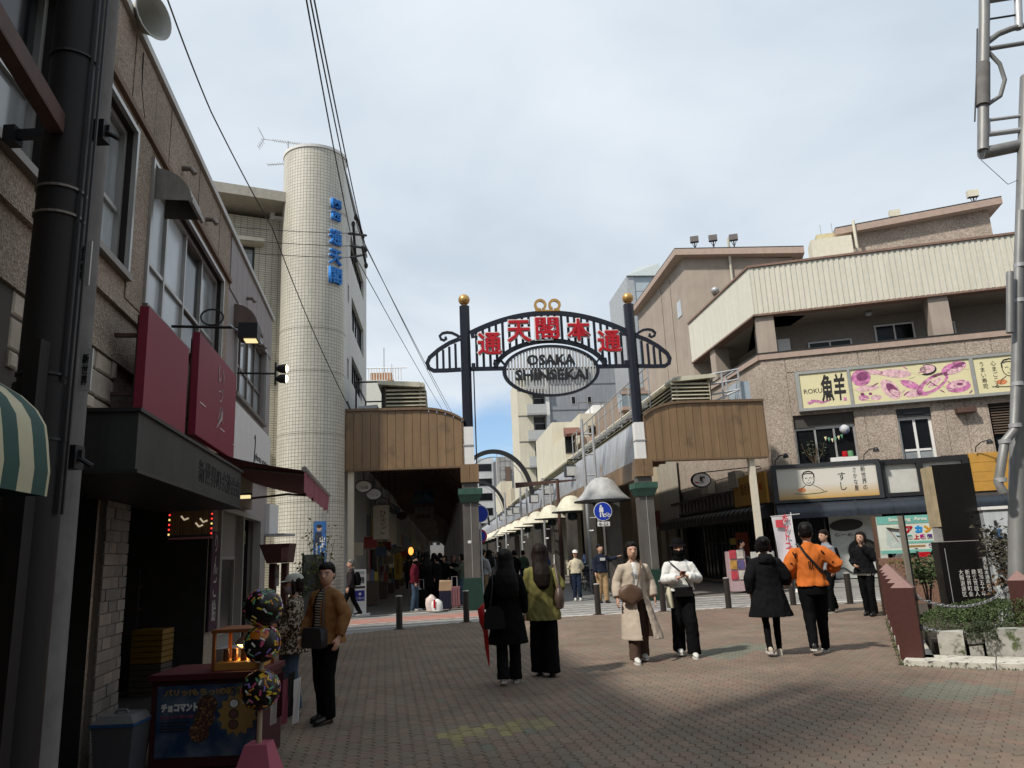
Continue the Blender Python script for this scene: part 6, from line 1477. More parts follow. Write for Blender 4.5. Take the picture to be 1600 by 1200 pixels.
# LED sign under the canopy, door unit, banner
ls = thing('led_sign','LED message sign with red bulbs hanging under the grey canopy','sign',FL.p(-8.0,1.9,.3)); FQ = Frame(FL.p(-7.9,0,.25),Vector((.97,.2,0)),Vector((.2,-.97,0)))
a,zt = FQ.px(266,795); b,zbq = FQ.px(330,838)
MB().fbox(FQ,a,b,zbq,zt,-.1,0).build('case',M_BLACK,ls)
def m_led(N,L,tc):
 w = N('ShaderNodeTexBrick'); w.inputs['Scale'].default_value = 40; w.inputs['Color1'].default_value = (.18,.10,.03,1); w.inputs['Color2'].default_value = (.06,.03,.01,1); w.inputs['Mortar'].default_value = (.01,.006,.004,1); L(tc.outputs['Object'],w.inputs['Vector'])
 return w.outputs['Color'],None,0
fc = MB().fbox(FQ,a + .02,b - .02,zbq + .03,zt - .02,.001,.006).build('display',node_mat('led_matrix',m_led,.5),ls)
for (q,e) in ((.35,.6),(.7,.35),(.8,.5)): mb = MB(); c = a + (b - a) * q; z = zbq + (zt - zbq) * e; mb.tube([FQ.p(c - .04,z + .05,.01),FQ.p(c,z,.012),FQ.p(c + .05,z + .02,.01)],.012,5); mb.build('glow_mark',mat('led_white',(.5,.45,.35),.5,emit=(1,.8,.55),estr=.35),fc)
M_LEDR = mat('led_red',(.5,.02,.02),.4,emit=(1,.05,.04),estr=1.2)
for k in range(6):
 for c in (a - .0,b + .0): MB().ball(FQ.p(c,zbq + .04 + (zt - zbq - .06) * k / 5,.01),.013,6,4).build('bulb',M_LEDR if (k + (c > a)) % 3 else mat('led_amber',(.5,.4,.1),.4,emit=(1,.7,.2),estr=1.2),ls)
MB().fbox(FQ,a,b,zbq - .025,zbq - .002,-.1,.02).build('lower_trim',mat('pink_trim',(.30,.10,.10),.5),ls)
du = thing('shop_doorway','grey aluminium shop doorway with a white door beyond the dark opening','doorway',FL.p(-4.2,0,.05))
M_DW = mat('grey_door_panel',(.27,.26,.245),.6,var=.06)
MB().fbox(FL,-6.05,-4.25,.02,2.45,-.12,-.08).build('door',M_DW,du)
window(FL,du,-5.7,-4.6,.55,1.75,-.075,M_ALU,mat('dark_shelves',(.02,.02,.022),.3),1,1,fw=.05)
for a,b,c,d in ((-6.12,-6.04,0,2.52),(-4.25,-4.17,0,2.44),(-2.36,-2.28,0,2.52),(-6.03,-2.37,2.44,2.52)): MB().fbox(FL,a,b,c,d,-.1,.05).build('door_frame',M_ALU,du)
MB().fbox(FL,-4.16,-2.37,.02,2.43,-.3,-.26).build('side_panel',M_DW,du)
MB().fbox(FL,-3.6,-2.6,2.0,2.25,-.255,-.2).build('warning_strip',mat('hazard_strip',(.22,.18,.03),.6,col2=(.02,.02,.02),c2=.12,c2scale=6),du)
bnr = thing('vertical_banner','dark purple upright banner with white brush writing beside the shop opening','banner',FL.p(-6.6,.4,.1))
MB().fbox(FL,-6.72,-6.18,.7,2.1,.03,.05).build('cloth',mat('purple_cloth',(.05,.018,.035),.8,var=.1),bnr); column_text('りんご飴',.3,FL.p(-6.45,1.45,.053),Z3,FL.u,mat('white_print',(.5,.46,.44),.7),bnr,fit=(.26,1.25))
lmp = thing('strip_light','small lit strip light under the end of the grey canopy','lamp',FL.p(-6.5,2.6,.3)); p = V(381,777,12.0); MB().box((p.x - .12,p.y - .03,p.z - .02),(p.x + .1,p.y + .03,p.z + .03)).build('tube',mat('lamp_glow',(.8,.7,.4)),lmp); MB().box((p.x - .14,p.y - .04,p.z + .031),(p.x + .12,p.y + .04,p.z + .06)).build('holder',M_DARKM,lmp)
mb = MB(); q_ = FL.p(-5.9,2.8,.05);
wpn = thing('wall_panel_box','beige meter box on the mauve wall above the doorway','box',FL.p(-4.5,2.6,.05)); mb.fbox(FL,-5.3,-3.9,2.58,3.1,.003,.12); mb.build('box',mat('beige_box',(.36,.33,.27),.6),wpn)
acu = thing('air_conditioner','white outdoor unit on a bracket by the end of the mauve wall','air conditioner',FL.p(-1.2,2.2,.2)); pA = V(416,815,16.5); MB().box((pA.x - .15,pA.y - .4,pA.z - .28),(pA.x + .2,pA.y + .2,pA.z + .35)).build('casing',M_WHITE,acu); MB().box((pA.x - .2,pA.y - .5,pA.z - .33),(pA.x + .55,pA.y + .3,pA.z - .285)).build('bracket',M_GALV,acu)
# things inside the dark shop
def crate(c,sx,sy,h,m,lab):
 t = thing('plastic_crate',lab,'crate',c,'crates in the dark shop opening')
 for i in range(6):
  mb = MB(); z = c.z + h * i / 6; mb.box((c.x - sx,c.y - sy,z + .004),(c.x + sx,c.y + sy,z + h / 6 - .006)); mb.build('slat_ring',m,t)
 return t
M_YC = mat('yellow_crate',(.17,.095,.012),.5,var=.1)
uC,_ = FL.px(236,1045,-.5); cq = FL.p(uC,.0,-.5); crate(Vector((cq.x,cq.y,.42)),.2,.16,.42,M_YC,'yellow slatted plastic crate on top of another crate in the dark shop opening'); crate(Vector((cq.x,cq.y,.0)),.2,.16,.415,mat('dark_crate',(.06,.05,.04),.6),'dark crate underneath the yellow one in the shop opening')
uS,_ = FL.px(212,960,-1.1); uS += 9.4
sh = thing('stock_shelf','dark shelf of small goods inside the shop opening','shelf',FL.p(uS - 9.6,0,-.9))
for z in (.75,1.05,1.35): MB().fbox(FL,uS - 10.2,uS - 8.6,z,z + .03,-1.4,-.85).build('shelf_board',mat('shelf_wood',(.06,.03,.015),.7),sh)
for q in (uS - 10.2,uS - 8.65): MB().fbox(FL,q,q + .05,0,1.6,-1.4,-.846).build('upright',M_DIM,sh)
random.seed(8)
for k in range(9):
 uu = uS - 10.05 + .16 * k; zz = (.78,1.08)[k % 2]; c_ = random.choice(((.3,.08,.04),(.4,.38,.34),(.25,.2,.06),(.1,.14,.2),(.4,.2,.2)))
 tag(MB().fbox(FL,uu,uu + .12,zz + .002,zz + random.uniform(.1,.2),-1.1,-.95).build('packet',mat('packet_%d' % k,c_,.5)),'%s packet on the dark shop shelf' % ['red','white','ochre','blue','pink','faded red','pale','brown','grey'][k],'packet','packets on the shop shelf')
pc = MB().fbox(FL,uS - 9.9,uS - 9.25,1.385,1.75,-.9,-.88).build('price_card',mat('card_white',(.34,.31,.29),.7)); tag(pc,'white price card with red writing above the shop shelf','card'); lettering('人気',.2,FL.p(uS - 9.57,1.57,-.877),FL.u,Z3,MATS['red_paint'],pc,fit=(.4,.2))
# grey bin
bn_ = thing('dustbin','grey plastic dustbin with a blue rim by the brick pillar','bin',(0,0,0)); gb = G(186,1215); bn_.location = (gb.x,gb.y,0)
M_BIN = mat('bin_grey',(.085,.085,.095),.5,var=.06)
def taper(z0,z1,a0,a1,m,nm,par,b0=None,b1=None):
 mb = MB(); b0 = b0 or a0; b1 = b1 or a1
 mb.hexa([(gb.x - a0,gb.y - b0,z0),(gb.x + a0,gb.y - b0,z0),(gb.x + a0,gb.y + b0,z0),(gb.x - a0,gb.y + b0,z0)],[(gb.x - a1,gb.y - b1,z1),(gb.x + a1,gb.y - b1,z1),(gb.x + a1,gb.y + b1,z1),(gb.x - a1,gb.y + b1,z1)]); return mb.build(nm,m,par)
zt = V(186,1118,gb.y).z
taper(0,zt - .06,.13,.165,M_BIN,'tub',bn_); taper(zt - .058,zt - .035,.172,.172,mat('bin_blue',(.03,.09,.22),.5),'rim',bn_); taper(zt - .033,zt + .02,.175,.12,mat('bin_lid',(.14,.14,.14),.5),'lid',bn_)
MB().tube([(gb.x - .05,gb.y - .02,zt + .02),(gb.x - .04,gb.y - .02,zt + .045),(gb.x + .04,gb.y - .02,zt + .045),(gb.x + .05,gb.y - .02,zt + .02)],.012,6).build('handle',MATS['bin_lid'],bn_)
MB().poly([(gb.x + .0,gb.y - .153,.28),(gb.x + .06,gb.y - .153,.28),(gb.x + .06,gb.y - .157,.36),(gb.x,gb.y - .157,.36)]).build('label',mat('sky_label',(.15,.3,.45),.5),bn_)
# poster stall
pl0,pr0 = G(228,1208),G(402,1200); FC = Frame(pl0,(pr0 - pl0).normalized(),Vector((0,0,0)) + Vector(((pr0 - pl0).y,-(pr0 - pl0).x,0)))
wC = (pr0 - pl0).length; zc = FC.px(232,1066)[1]
kt = thing('snack_stall','red covered snack stall counter with a blue poster on its front','stall',pl0)
M_REDC = mat('stall_red',(.045,.005,.008),.65,var=.12)
MB().fbox(FC,0,wC,.02,zc,-.6,-.02).build('counter',M_REDC,kt)
MB().fbox(FC,-.02,wC + .02,zc + .003,zc + .05,-.62,.01).build('counter_edge',mat('stall_red_trim',(.07,.009,.013),.6),kt)
def m_sky(N,L,tc):
 n = N('ShaderNodeTexNoise'); n.inputs['Scale'].default_value = 5; n.inputs['Detail'].default_value = 5; L(tc.outputs['Object'],n.inputs['Vector']); r = N('ShaderNodeValToRGB'); L(n.outputs['Fac'],r.inputs[0])
 r.color_ramp.elements[0].color = (.010,.032,.09,1); r.color_ramp.elements[1].color = (.10,.135,.18,1); r.color_ramp.elements[0].position = .42; r.color_ramp.elements[1].position = .68
 return r.outputs[0],None,0
pz0,pz1 = .1,zc - .04
po = MB().fbox(FC,.05,wC - .03,pz0,pz1,-.018,-.012).build('poster',node_mat('sky_poster',m_sky,.45),kt)
M_YL,M_PK = mat('poster_yellow',(.30,.19,.06),.5),mat('poster_pink',(.30,.08,.11),.5)
lettering('パリッ!もちっ!の新食感',.1,FC.p(wC * .52,pz1 - .055,-.009),FC.u,Z3 + FC.u * .0,M_YL,po,fit=(wC * .8,.06),bold=.004); lettering('チョコマント',.1,FC.p(.24,pz1 - .17,-.009),FC.u,Z3,M_WHITE,po,fit=(.3,.065),bold=.006)
lettering('チョコと餅の串',.1,FC.p(.22,pz1 - .24,-.009),FC.u,Z3,M_PK,po,fit=(.27,.03))
for i in range(4): MB().fbox(FC,.09,.33 - .03 * (i % 2),pz1 - .29 - i * .022,pz1 - .28 - i * .022,-.0115,-.0105).build('text_line',M_INK,po)
cx_,cz_ = wC * .80,pz1 - .24; MB().poly([FC.p(cx_ + (.17 if i % 2 else .135) * math.cos(math.pi * i / 14),cz_ + (.17 if i % 2 else .135) * math.sin(math.pi * i / 14),-.009) for i in range(28)]).build('starburst',M_YL,po)
for i in range(3):
 for r_,m_,k in ((.042,M_INK,0),(.034,(M_WHITE,mat('choc_print',(.12,.06,.05),.5),MATS.get('choc_print') or M_INK)[i],1)): MB().poly([FC.p(cx_ - .03 + q,cz_ + .085 - i * .08 + e,-.007 + .001 * k) for q,e in ellipse(0,0,r_,r_ * .9)]).build('dumpling_print',m_,po)
for i,(q,e) in enumerate(((.52,.16),(.5,.26),(.46,.36))):
 MB().poly([FC.p(wC * q + a_,pz1 - e + b_,-.0085 + .0006 * i) for a_,b_ in ellipse(0,0,.085,.08,0,20)]).build('snack_print',mat('snack_print',(.05,.02,.018),.5,col2=(.30,.16,.06),c2=.1,c2scale=60),po)
# lit glass case on the counter
gc = thing('display_case','small glazed wooden food case with a glowing lamp on the snack stall','case',FC.p(wC * .7,zc + .05,-.3)); M_OW = mat('orange_wood',(.20,.065,.02),.5,var=.15)
gx0,gx1,gz0,gz1 = wC * .5,wC * .96,zc + .051,zc + .051 + .30
for (a,b) in ((gx0,gx0 + .025),(gx1 - .025,gx1)):
 for n0 in (-.5,-.13): MB().fbox(FC,a,b,gz0,gz1,n0,n0 + .025).build('post',M_OW,gc)
MB().fbox(FC,gx0 - .01,gx1 + .01,gz1 + .001,gz1 + .03,-.51,-.1).build('top',M_OW,gc); MB().fbox(FC,gx0 + .026,gx1 - .026,gz0,gz0 + .06,-.49,-.12).build('tray',mat('tray_amber',(.45,.22,.05),.5),gc)
MB().lathe(FC.p((gx0 + gx1) / 2,gz1 - .11,-.3),[(.01,.1),(.03,.06),(.07,.02),(.075,0)],14).build('lamp_shade',M_WHITE,gc,smooth=True); MB().lathe(FC.p((gx0 + gx1) / 2,gz1 - .115,-.3),[(.06,0),(.04,-.018),(.001,-.022)],12).build('bulb',mat('warm_bulb',(1,.6,.15),.4,emit=(1,.55,.12),estr=9),gc)
pl_d = bpy.data.lights.new('case_lamp','POINT'); pl_d.energy = 1.6; pl_d.color = (1,.6,.25); pl_d.shadow_soft_size = .03; lo = bpy.data.objects.new('case_lamp',pl_d); COL.objects.link(lo); lo.parent = gc; lo.location = FC.p((gx0 + gx1) / 2,gz1 - .17,-.3) - wloc(gc)
for k in range(4):
 c = FC.p(gx0 + .07 + k * .075,gz0 + .06,-.25); tag(MB().tube([c,c + Z3 * .10],[.028,.024],8).build('food_skewer',mat('caramel_%d' % (k % 2),((.12,.05,.02),(.28,.12,.03))[k % 2],.4),smooth=True),['darkest skewered snack at the left inside the lit case','caramel snack second from left in the lit case','dark snack third from left in the lit case','caramel snack at the right inside the lit case'][k],'snack','snacks in the lit case')
wbx = thing('white_box','white paper-covered box behind the snack stall counter','box',FC.p(.35,0,-.7)); MB().fbox(FC,wC * .3,wC * .62,.0,zc + .17,-.95,-.64).build('box',mat('box_white',(.22,.21,.21),.7),wbx)
# giant chocolate-dumpling skewer on a pink base
sk = thing('giant_skewer_model','tall advertising model of three sprinkled chocolate balls on a stick','sculpture',(0,0,0)); bq = G(403,1218); sk.location = (bq.x,bq.y,0)
zb_ = V(408,1160,bq.y).z; ztop = V(408,925,bq.y).z
def m_choc(N,L,tc):
 n = N('ShaderNodeTexNoise'); n.inputs['Scale'].default_value = 3.2; n.inputs['Detail'].default_value = 1; L(tc.outputs['Object'],n.inputs['Vector']); r = N('ShaderNodeValToRGB'); L(n.outputs['Fac'],r.inputs[0]); r.color_ramp.interpolation = 'CONSTANT'
 r.color_ramp.elements[0].color = (.012,.008,.008,1); r.color_ramp.elements[1].color = (.42,.13,.015,1); r.color_ramp.elements[1].position = .62
 return r.outputs[0],None,0
M_CHOC = node_mat('glossy_chocolate',m_choc,.2,.3)
MB().tube([(bq.x,bq.y,zb_ - .02),(bq.x,bq.y,ztop - .05)],.021,10).build('stick',mat('stick_wood',(.38,.30,.20),.6),sk)
SPR = [mat('sprinkle_%d' % i,c,.35) for i,c in enumerate(((.6,.6,.55),(.55,.38,.03),(.5,.08,.18),(.08,.28,.14),(.5,.2,.03),(.2,.14,.4)))]
random.seed(14)
for k,(yy,rr) in enumerate(((950,.148),(1006,.142),(1078,.146))):
 c = V(407,yy,bq.y - .0); c.x,c.y = bq.x + (.0,.0,.0)[k],bq.y
 bl_ = MB().ball(c,rr,28,20).build('ball',M_CHOC,sk,smooth=True)
 mbs = [MB() for _ in SPR]
 for j in range(110):
  d = Vector((random.gauss(0,1),random.gauss(0,1),random.gauss(0,1))).normalized(); t = d.orthogonal().normalized(); t.rotate(Matrix.Rotation(random.uniform(0,6.28),3,d)); w = d.cross(t)
  p = c + d * rr; mbs[j % 6].hexa([p + t * .022 + w * .0075,p - t * .022 + w * .0075,p - t * .022 - w * .0075,p + t * .022 - w * .0075],[p + d * .006 + t * .019 + w * .005,p + d * .006 - t * .019 + w * .005,p + d * .006 - t * .019 - w * .005,p + d * .006 + t * .019 - w * .005])
 for q,m_ in zip(mbs,SPR): o_ = q.build('sprinkles',m_,bl_); o_['kind'] = 'stuff'
mb = MB(); a0,a1 = .16,.085; mb.hexa([(bq.x - a0,bq.y - a0,0),(bq.x + a0,bq.y - a0,0),(bq.x + a0,bq.y + a0,0),(bq.x - a0,bq.y + a0,0)],[(bq.x - a1,bq.y - a1,zb_),(bq.x + a1,bq.y - a1,zb_),(bq.x + a1,bq.y + a1,zb_),(bq.x - a1,bq.y + a1,zb_)]); mb.build('base',mat('pink_base',(.36,.085,.13),.55,var=.06),sk)
tb_ = thing('hanging_leaflets','bunch of printed leaflets and red ribbon hanging beside the chocolate balls','leaflets',(bq.x + .12,bq.y + .25,.5)); random.seed(4)
for k in range(5): mb = MB(); x = bq.x + .0 + .045 * k; z = .55 + .05 * (k % 2); mb.hexa([(x,bq.y + .25,z - .22),(x + .05,bq.y + .24,z - .2),(x + .05,bq.y + .25,z - .2),(x,bq.y + .26,z - .22)],[(x + .01,bq.y + .24,z + .12),(x + .06,bq.y + .25,z + .14),(x + .06,bq.y + .26,z + .14),(x + .01,bq.y + .25,z + .12)]); mb.build('leaflet',(M_WHITE,M_REDC,M_PK,M_BLACK,M_WHITE)[k],tb_)
# maroon trough sign on two legs
ts = thing('trough_sign','maroon wooden trough-shaped sign on two legs near the tower','sign stand',(0,0,0)); tq = G(440,1092); FQ2 = Frame(tq,cX0,Vector((0,-1,0))); ts.location = tq
a,z1 = FQ2.px(409,851); b,_ = FQ2.px(456,851); z0 = FQ2.px(430,880)[1]; M_MRW = mat('maroon_wood',(.055,.016,.014),.6,var=.15)
MB().prism([FQ2.p(a,z1,.1),FQ2.p(b,z1,.1),FQ2.p(b - .03,z0,.1),FQ2.p(a + .1,z0,.1)],Vector((0,.3,0))).build('trough',M_MRW,ts)
MB().poly([FQ2.p(b - .1,z1 - .06,.103),FQ2.p(b - .005,z1 - .04,.103),FQ2.p(b - .03,z0 + .02,.103),FQ2.p(b - .1,z0 + .02,.103)]).build('floral_print',mat('floral_print',(.18,.08,.08),.6,var=.5,vscale=20),ts)
for q in (a + .1,b - .13): MB().fbox(FQ2,q,q + .07,0,z0 - .002,-.1,.0).build('leg',M_MRW,ts)
cd = MB().fbox(FQ2,a + .19,b - .15,z0 - .28,z0 - .02,.0,.01).build('white_card',mat('card_pale',(.36,.35,.33),.7),ts); lettering('りんご',.1,FQ2.p((a + b) / 2 + .02,z0 - .15,.012),cX0,Z3,M_INK,cd,fit=(.1,.06))
# poster on the tower
FPp = Frame(TC + Vector((.12,-1.0,0)).normalized() * (TR + .03),Vector((1,.12,0)).normalized(),Vector((.12,-1,0)).normalized())
pt_ = thing('wall_poster','blue portrait election poster with white lettering on the round tower','poster',FPp.p(0,1.3)); a,z1 = FPp.px(490,815); b,z0 = FPp.px(509,886)
MB().fbox(FPp,a,b,z0,z1,-.015,0).build('sheet',mat('poster_blue',(.03,.11,.30),.5,var=.2,vscale=3),pt_)
w_ = b - a; MB().poly([FPp.p(a + q,z1 - .19 + e,.002) for q,e in ellipse(w_ * .45,0,.07,.09)]).build('face_print',mat('skin_print',(.45,.28,.2),.6),pt_); MB().poly([FPp.p(a + q,z1 - .14 + e,.003) for q,e in ellipse(w_ * .45,0,.075,.055)]).build('hair_print',M_INK,pt_)
MB().poly([FPp.p(a + .02,z1 - .75,.002),FPp.p(b - .1,z1 - .6,.002),FPp.p(b - .13,z1 - .3,.002),FPp.p(a + .05,z1 - .3,.002)]).build('suit_print',mat('suit_print',(.02,.025,.05),.6),pt_)
column_text('山よしひろ',.3,FPp.p(b - .1,z0 + .45,.004),Z3,FPp.u,M_WHITE,pt_,fit=(.15,.8),bold=.01); column_text('新世界を明るく',.2,FPp.p(a + .1,z0 + .42,.004),Z3,FPp.u,M_WHITE,pt_,fit=(.06,.5))
# white upright sign board by the arcade
st = thing('standing_sign','white upright notice board with a blue panel at the arcade entrance','sign',(0,0,0)); q = G(566,962); FS1 = Frame(q,Vector((.99,.1,0)),Vector((.1,-.99,0))); st.location = q
a,z1 = FS1.px(553,890); b,z0 = FS1.px(572,960)
MB().fbox(FS1,a,b,.06,z1,-.06,0).build('panel',M_WHITE,st); MB().fbox(FS1,a - .05,b + .1,0,.058,-.25,.12).build('base',M_WHITE,st)
bp_ = MB().fbox(FS1,a + .04,b - .04,.42,.72,.001,.006).build('blue_panel',mat('deep_blue',(.02,.03,.25),.5),st); lettering('ご案内',.1,FS1.p((a + b) / 2,.5,.009),FS1.u,Z3,M_WHITE,bp_,fit=(.24,.06))
MB().poly([FS1.p((a + b) / 2 + e,.62 + f,.009) for e,f in ellipse(0,0,.04,.04)]).build('emblem',M_WHITE,bp_)
MB().fbox(FS1,a + .03,b - .03,.78,.84,.001,.006).build('dark_strip',M_INK,st); lettering('商店街',.1,FS1.p((a + b) / 2,z1 - .1,.004),FS1.u,Z3,mat('green_print2',(.1,.24,.16)),st,fit=(.26,.09))
MB().fbox(FS1,a + .06,b - .05,.92,z1 - .22,.001,.004).build('map_print',mat('map_print',(.06,.07,.07),.6,col2=(.5,.5,.48),c2=.1,c2scale=14),st)
# potted plants and menu stand by the tower
random.seed(17)
def plant(base,h,r,n,lab,m,cat='plant',leaf=.045,pot=True,nm='potted_plant'):
 t = thing(nm,lab,cat,base)
 if pot: MB().lathe(base,[(.11,0),(.15,.24),(.16,.26),(.13,.255)],14).build('pot',mat('terracotta',(.20,.09,.05),.8),t)
 mb = MB(); tips = []
 for k in range(7):
  a = random.uniform(0,6.28); q = Vector((math.cos(a),math.sin(a),0)) * r * random.uniform(.3,1); p1 = base + Z3 * .22 + q * .35 + Z3 * h * .5; p2 = base + q + Z3 * (h * random.uniform(.75,1.05)); mb.tube([base + Z3 * .2,p1,p2],[.012,.009,.004],5); tips += [p1,p2,(p1 + p2) / 2]
 mb.build('stem',mat('twig_brown',(.07,.05,.035),.8),t)
 mb = MB()
 for k in range(n):
  c = random.choice(tips) + Vector((random.gauss(0,r * .28),random.gauss(0,r * .28),random.gauss(0,h * .09))); d = Vector((random.gauss(0,1),random.gauss(0,1),random.gauss(0,.6))).normalized() * leaf; e = d.orthogonal().normalized(); e.rotate(Matrix.Rotation(random.uniform(0,6.3),3,d)); e *= leaf * .42
  mb.add([c - d,c + e,c + d,c - e,c],((0,1,4),(1,2,4),(2,3,4),(3,0,4)))
 f = mb.build('foliage',m,t); return t
M_LF = mat('leaf_green',(.05,.09,.025),.6,var=.35,vscale=9)
plant(G(500,1010),2.0,.3,260,'spindly yellow-green pot plant beside the tower poster',mat('leaf_yellow',(.14,.15,.03),.6,var=.3,vscale=9)); plant(G(462,1012),1.6,.25,200,'low green pot plant behind the cap-wearing woman',M_LF)
ms = thing('menu_stand','grey framed menu board leaning by the tower','sign',(0,0,0)); q = G(480,1010); ms.location = q; FS2 = Frame(q,cX0,Vector((0,-1,0))); MB().fbox(FS2,-.1,.28,.3,1.75,-.03,0).build('board',mat('board_grey',(.22,.22,.21),.6),ms); mb = MB(); mb.fbox(FS2,-.13,-.101,0,1.78,-.04,.01); mb.fbox(FS2,.281,.31,0,1.78,-.04,.01); mb.build('frame',M_BLACK,ms)
# ================================================================== right foreground: planter, monument, signs
M_KST = mat('pale_mossy_kerb',(.47,.45,.39),.85,var=.14,vscale=5,bump=.3,col2=(.06,.055,.045),c2=.06,c2scale=11)
kc = thing('planter','x','planter'); del kc['label'],kc['category']; kc['kind'] = 'structure'; kc.name = 'planter_kerb'
d1 = (KERB[0] - KERB[1]).normalized(); d2 = (KERB[2] - KERB[1]).normalized(); L1 = (KERB[0] - KERB[1]).length + 1.0; L2 = 6.0
n1 = Vector((d1.y,-d1.x,0)); n2 = Vector((-d2.y,d2.x,0))
if n1.dot(d2) < 0: n1 = -n1
if n2.dot(d1) < 0: n2 = -n2
K0 = KERB[1]
def quadprism(p,dr,nn,a,b,c,d,z0,z1,m,nm,par):
 mb = MB(); q = [p + dr * a + nn * c,p + dr * b + nn * c,p + dr * b + nn * d,p + dr * a + nn * d]; mb.hexa([Vector((v.x,v.y,z0)) for v in q],[Vector((v.x,v.y,z1)) for v in q]); return mb.build(nm,m,par)
for k in range(8): quadprism(K0,d1,n1,.3 + k * 1.0 + .006,.3 + (k + 1) * 1.0 - .006,0,.38,-.02,.06 + .004 * (k % 2),M_KST,'kerb_stone',kc)
for k in range(6): quadprism(K0,d2,n2,k * 1.0 - (.0 if k else 0) + .006,(k + 1) * 1.0 - .006,.0,.62,-.02,.06 + .004 * (k % 2),M_KST,'kerb_stone',kc)
M_SOIL = mat('dark_soil',(.045,.035,.025),.95,var=.3,vscale=9,bump=.5,bscale=20)
quadprism(K0,d1,n1,.72,9,.42,9,-.02,.2,M_SOIL,'soil_bed',kc)
mb = MB(); A = [K0 + d2 * (k * .3) - n2 * .02 for k in range(20)]; random.seed(2)
for k in range(420):
 along = random.random(); p = K0 + (d2 * random.uniform(0,5) - n2 * random.uniform(-.0,.05) if along < .55 else d1 * random.uniform(0,6) - n1 * random.uniform(0,.05)); h = random.uniform(.008,.03); w = .01; mb.add([p + Vector((-w,0,0)),p + Vector((w,0,0)),p + Vector((random.uniform(-w,w),random.uniform(-w,w),h))],((0,1,2),))
tag(mb.build('moss',mat('moss_green',(.07,.09,.03),.9,var=.3),kind='stuff'),'moss growing along the foot of the pale kerb','moss')
# brown stone bollards with pyramid tops, and their chain
M_BRB = mat('red_brown_granite',(.058,.019,.015),.5,var=.16,vscale=30,bump=.08)
M_BRT = mat('bollard_top_granite',(.20,.115,.10),.55,var=.12,vscale=30)
bb0 = None; hw = .135; BH = .93
bl_lab = ['nearest','second','third','fourth','fifth','sixth']
pos = [G(1428,1033) + d1 * (k * 1.22) for k in range(6)]
for k,p in enumerate(pos):
 lab = bl_lab[k] + ' red-brown pyramid-topped stone bollard along the planter kerb' + (', in front of all the others' if k == 0 else '')
 if bb0 is None:
  bb0 = thing('stone_bollard',lab,'bollard',(p.x,p.y,0),'stone bollards round the planter'); ang_b = math.atan2(d2.y,d2.x)
  ax,ay = Vector((math.cos(ang_b),math.sin(ang_b),0)),Vector((-math.sin(ang_b),math.cos(ang_b),0)); base = Vector((p.x,p.y,0))
  cr_ = [(-1,-1),(1,-1),(1,1),(-1,1)]; MB().hexa([base + ax * i * hw + ay * j * hw + Z3 * .04 for i,j in cr_],[base + ax * i * hw + ay * j * hw + Z3 * BH for i,j in cr_]).build('shaft',M_BRB,bb0)
  mb = MB(); top_ = [base + ax * i * hw + ay * j * hw + Z3 * (BH + .001) for i,j in cr_]; ap = base + Z3 * (BH + .13); mb.add(top_ + [ap],((0,1,4),(1,2,4),(2,3,4),(3,0,4))); mb.build('pyramid_top',M_BRT,bb0)
 else: dup(bb0,(p.x,p.y,0),0,lab)
p = G(1612,1016); pR = Vector((p.x,p.y,0)); dup(bb0,pR,0,'red-brown stone bollard at the right edge of the picture by the planter')
M_CHN = mat('chain_steel',(.36,.36,.37),.4,.7,var=.15)
link = None
def chain(a,b,sag,lab,ring=True):
 global link
 t = thing('chain',lab,'chain',(a + b) / 2,'chains between the stone bollards'); n = int((b - a).length * 1.08 / .062)
 if link is None:
  mb = MB(); mb.tube([(.026 * math.cos(q) + (.016 if math.cos(q) > 0 else -.016),.018 * math.sin(q),0) for q in [2 * math.pi * i / 10 for i in range(11)]],.0065,5); link = mb.mesh('chain_link',M_CHN,smooth=True)
 for i in range(n):
  s_ = (i + .5) / n; p = a.lerp(b,s_) - Z3 * sag * 4 * s_ * (1 - s_); d = (b - a) / n - Z3 * sag * 4 * (1 - 2 * s_) / n; M_ = Matrix.Rotation((i % 2) * math.pi / 2 + .3,3,'X'); q = d.to_track_quat('X','Z').to_matrix() @ M_
  o = bpy.data.objects.new('chain_link',link); COL.objects.link(o); o.parent = t; o.matrix_local = Matrix.Translation(p - wloc(t)) @ q.to_4x4()
 for e in (a,b): MB().lathe(e,[(.03,-.006),(.045,0),(.03,.006)],12,0,(b - a)).build('ring',M_CHN,t)
pA_,pB_ = pos[0] + d2 * .15,pR - d2 * .15
chain(Vector((pA_.x,pA_.y,.80)),Vector((pB_.x,pB_.y,.80)),.17,'upper sagging steel chain in front of the planter'); chain(Vector((pA_.x,pA_.y,.42)),Vector((pB_.x,pB_.y,.42)),.12,'lower sagging steel chain in front of the planter')
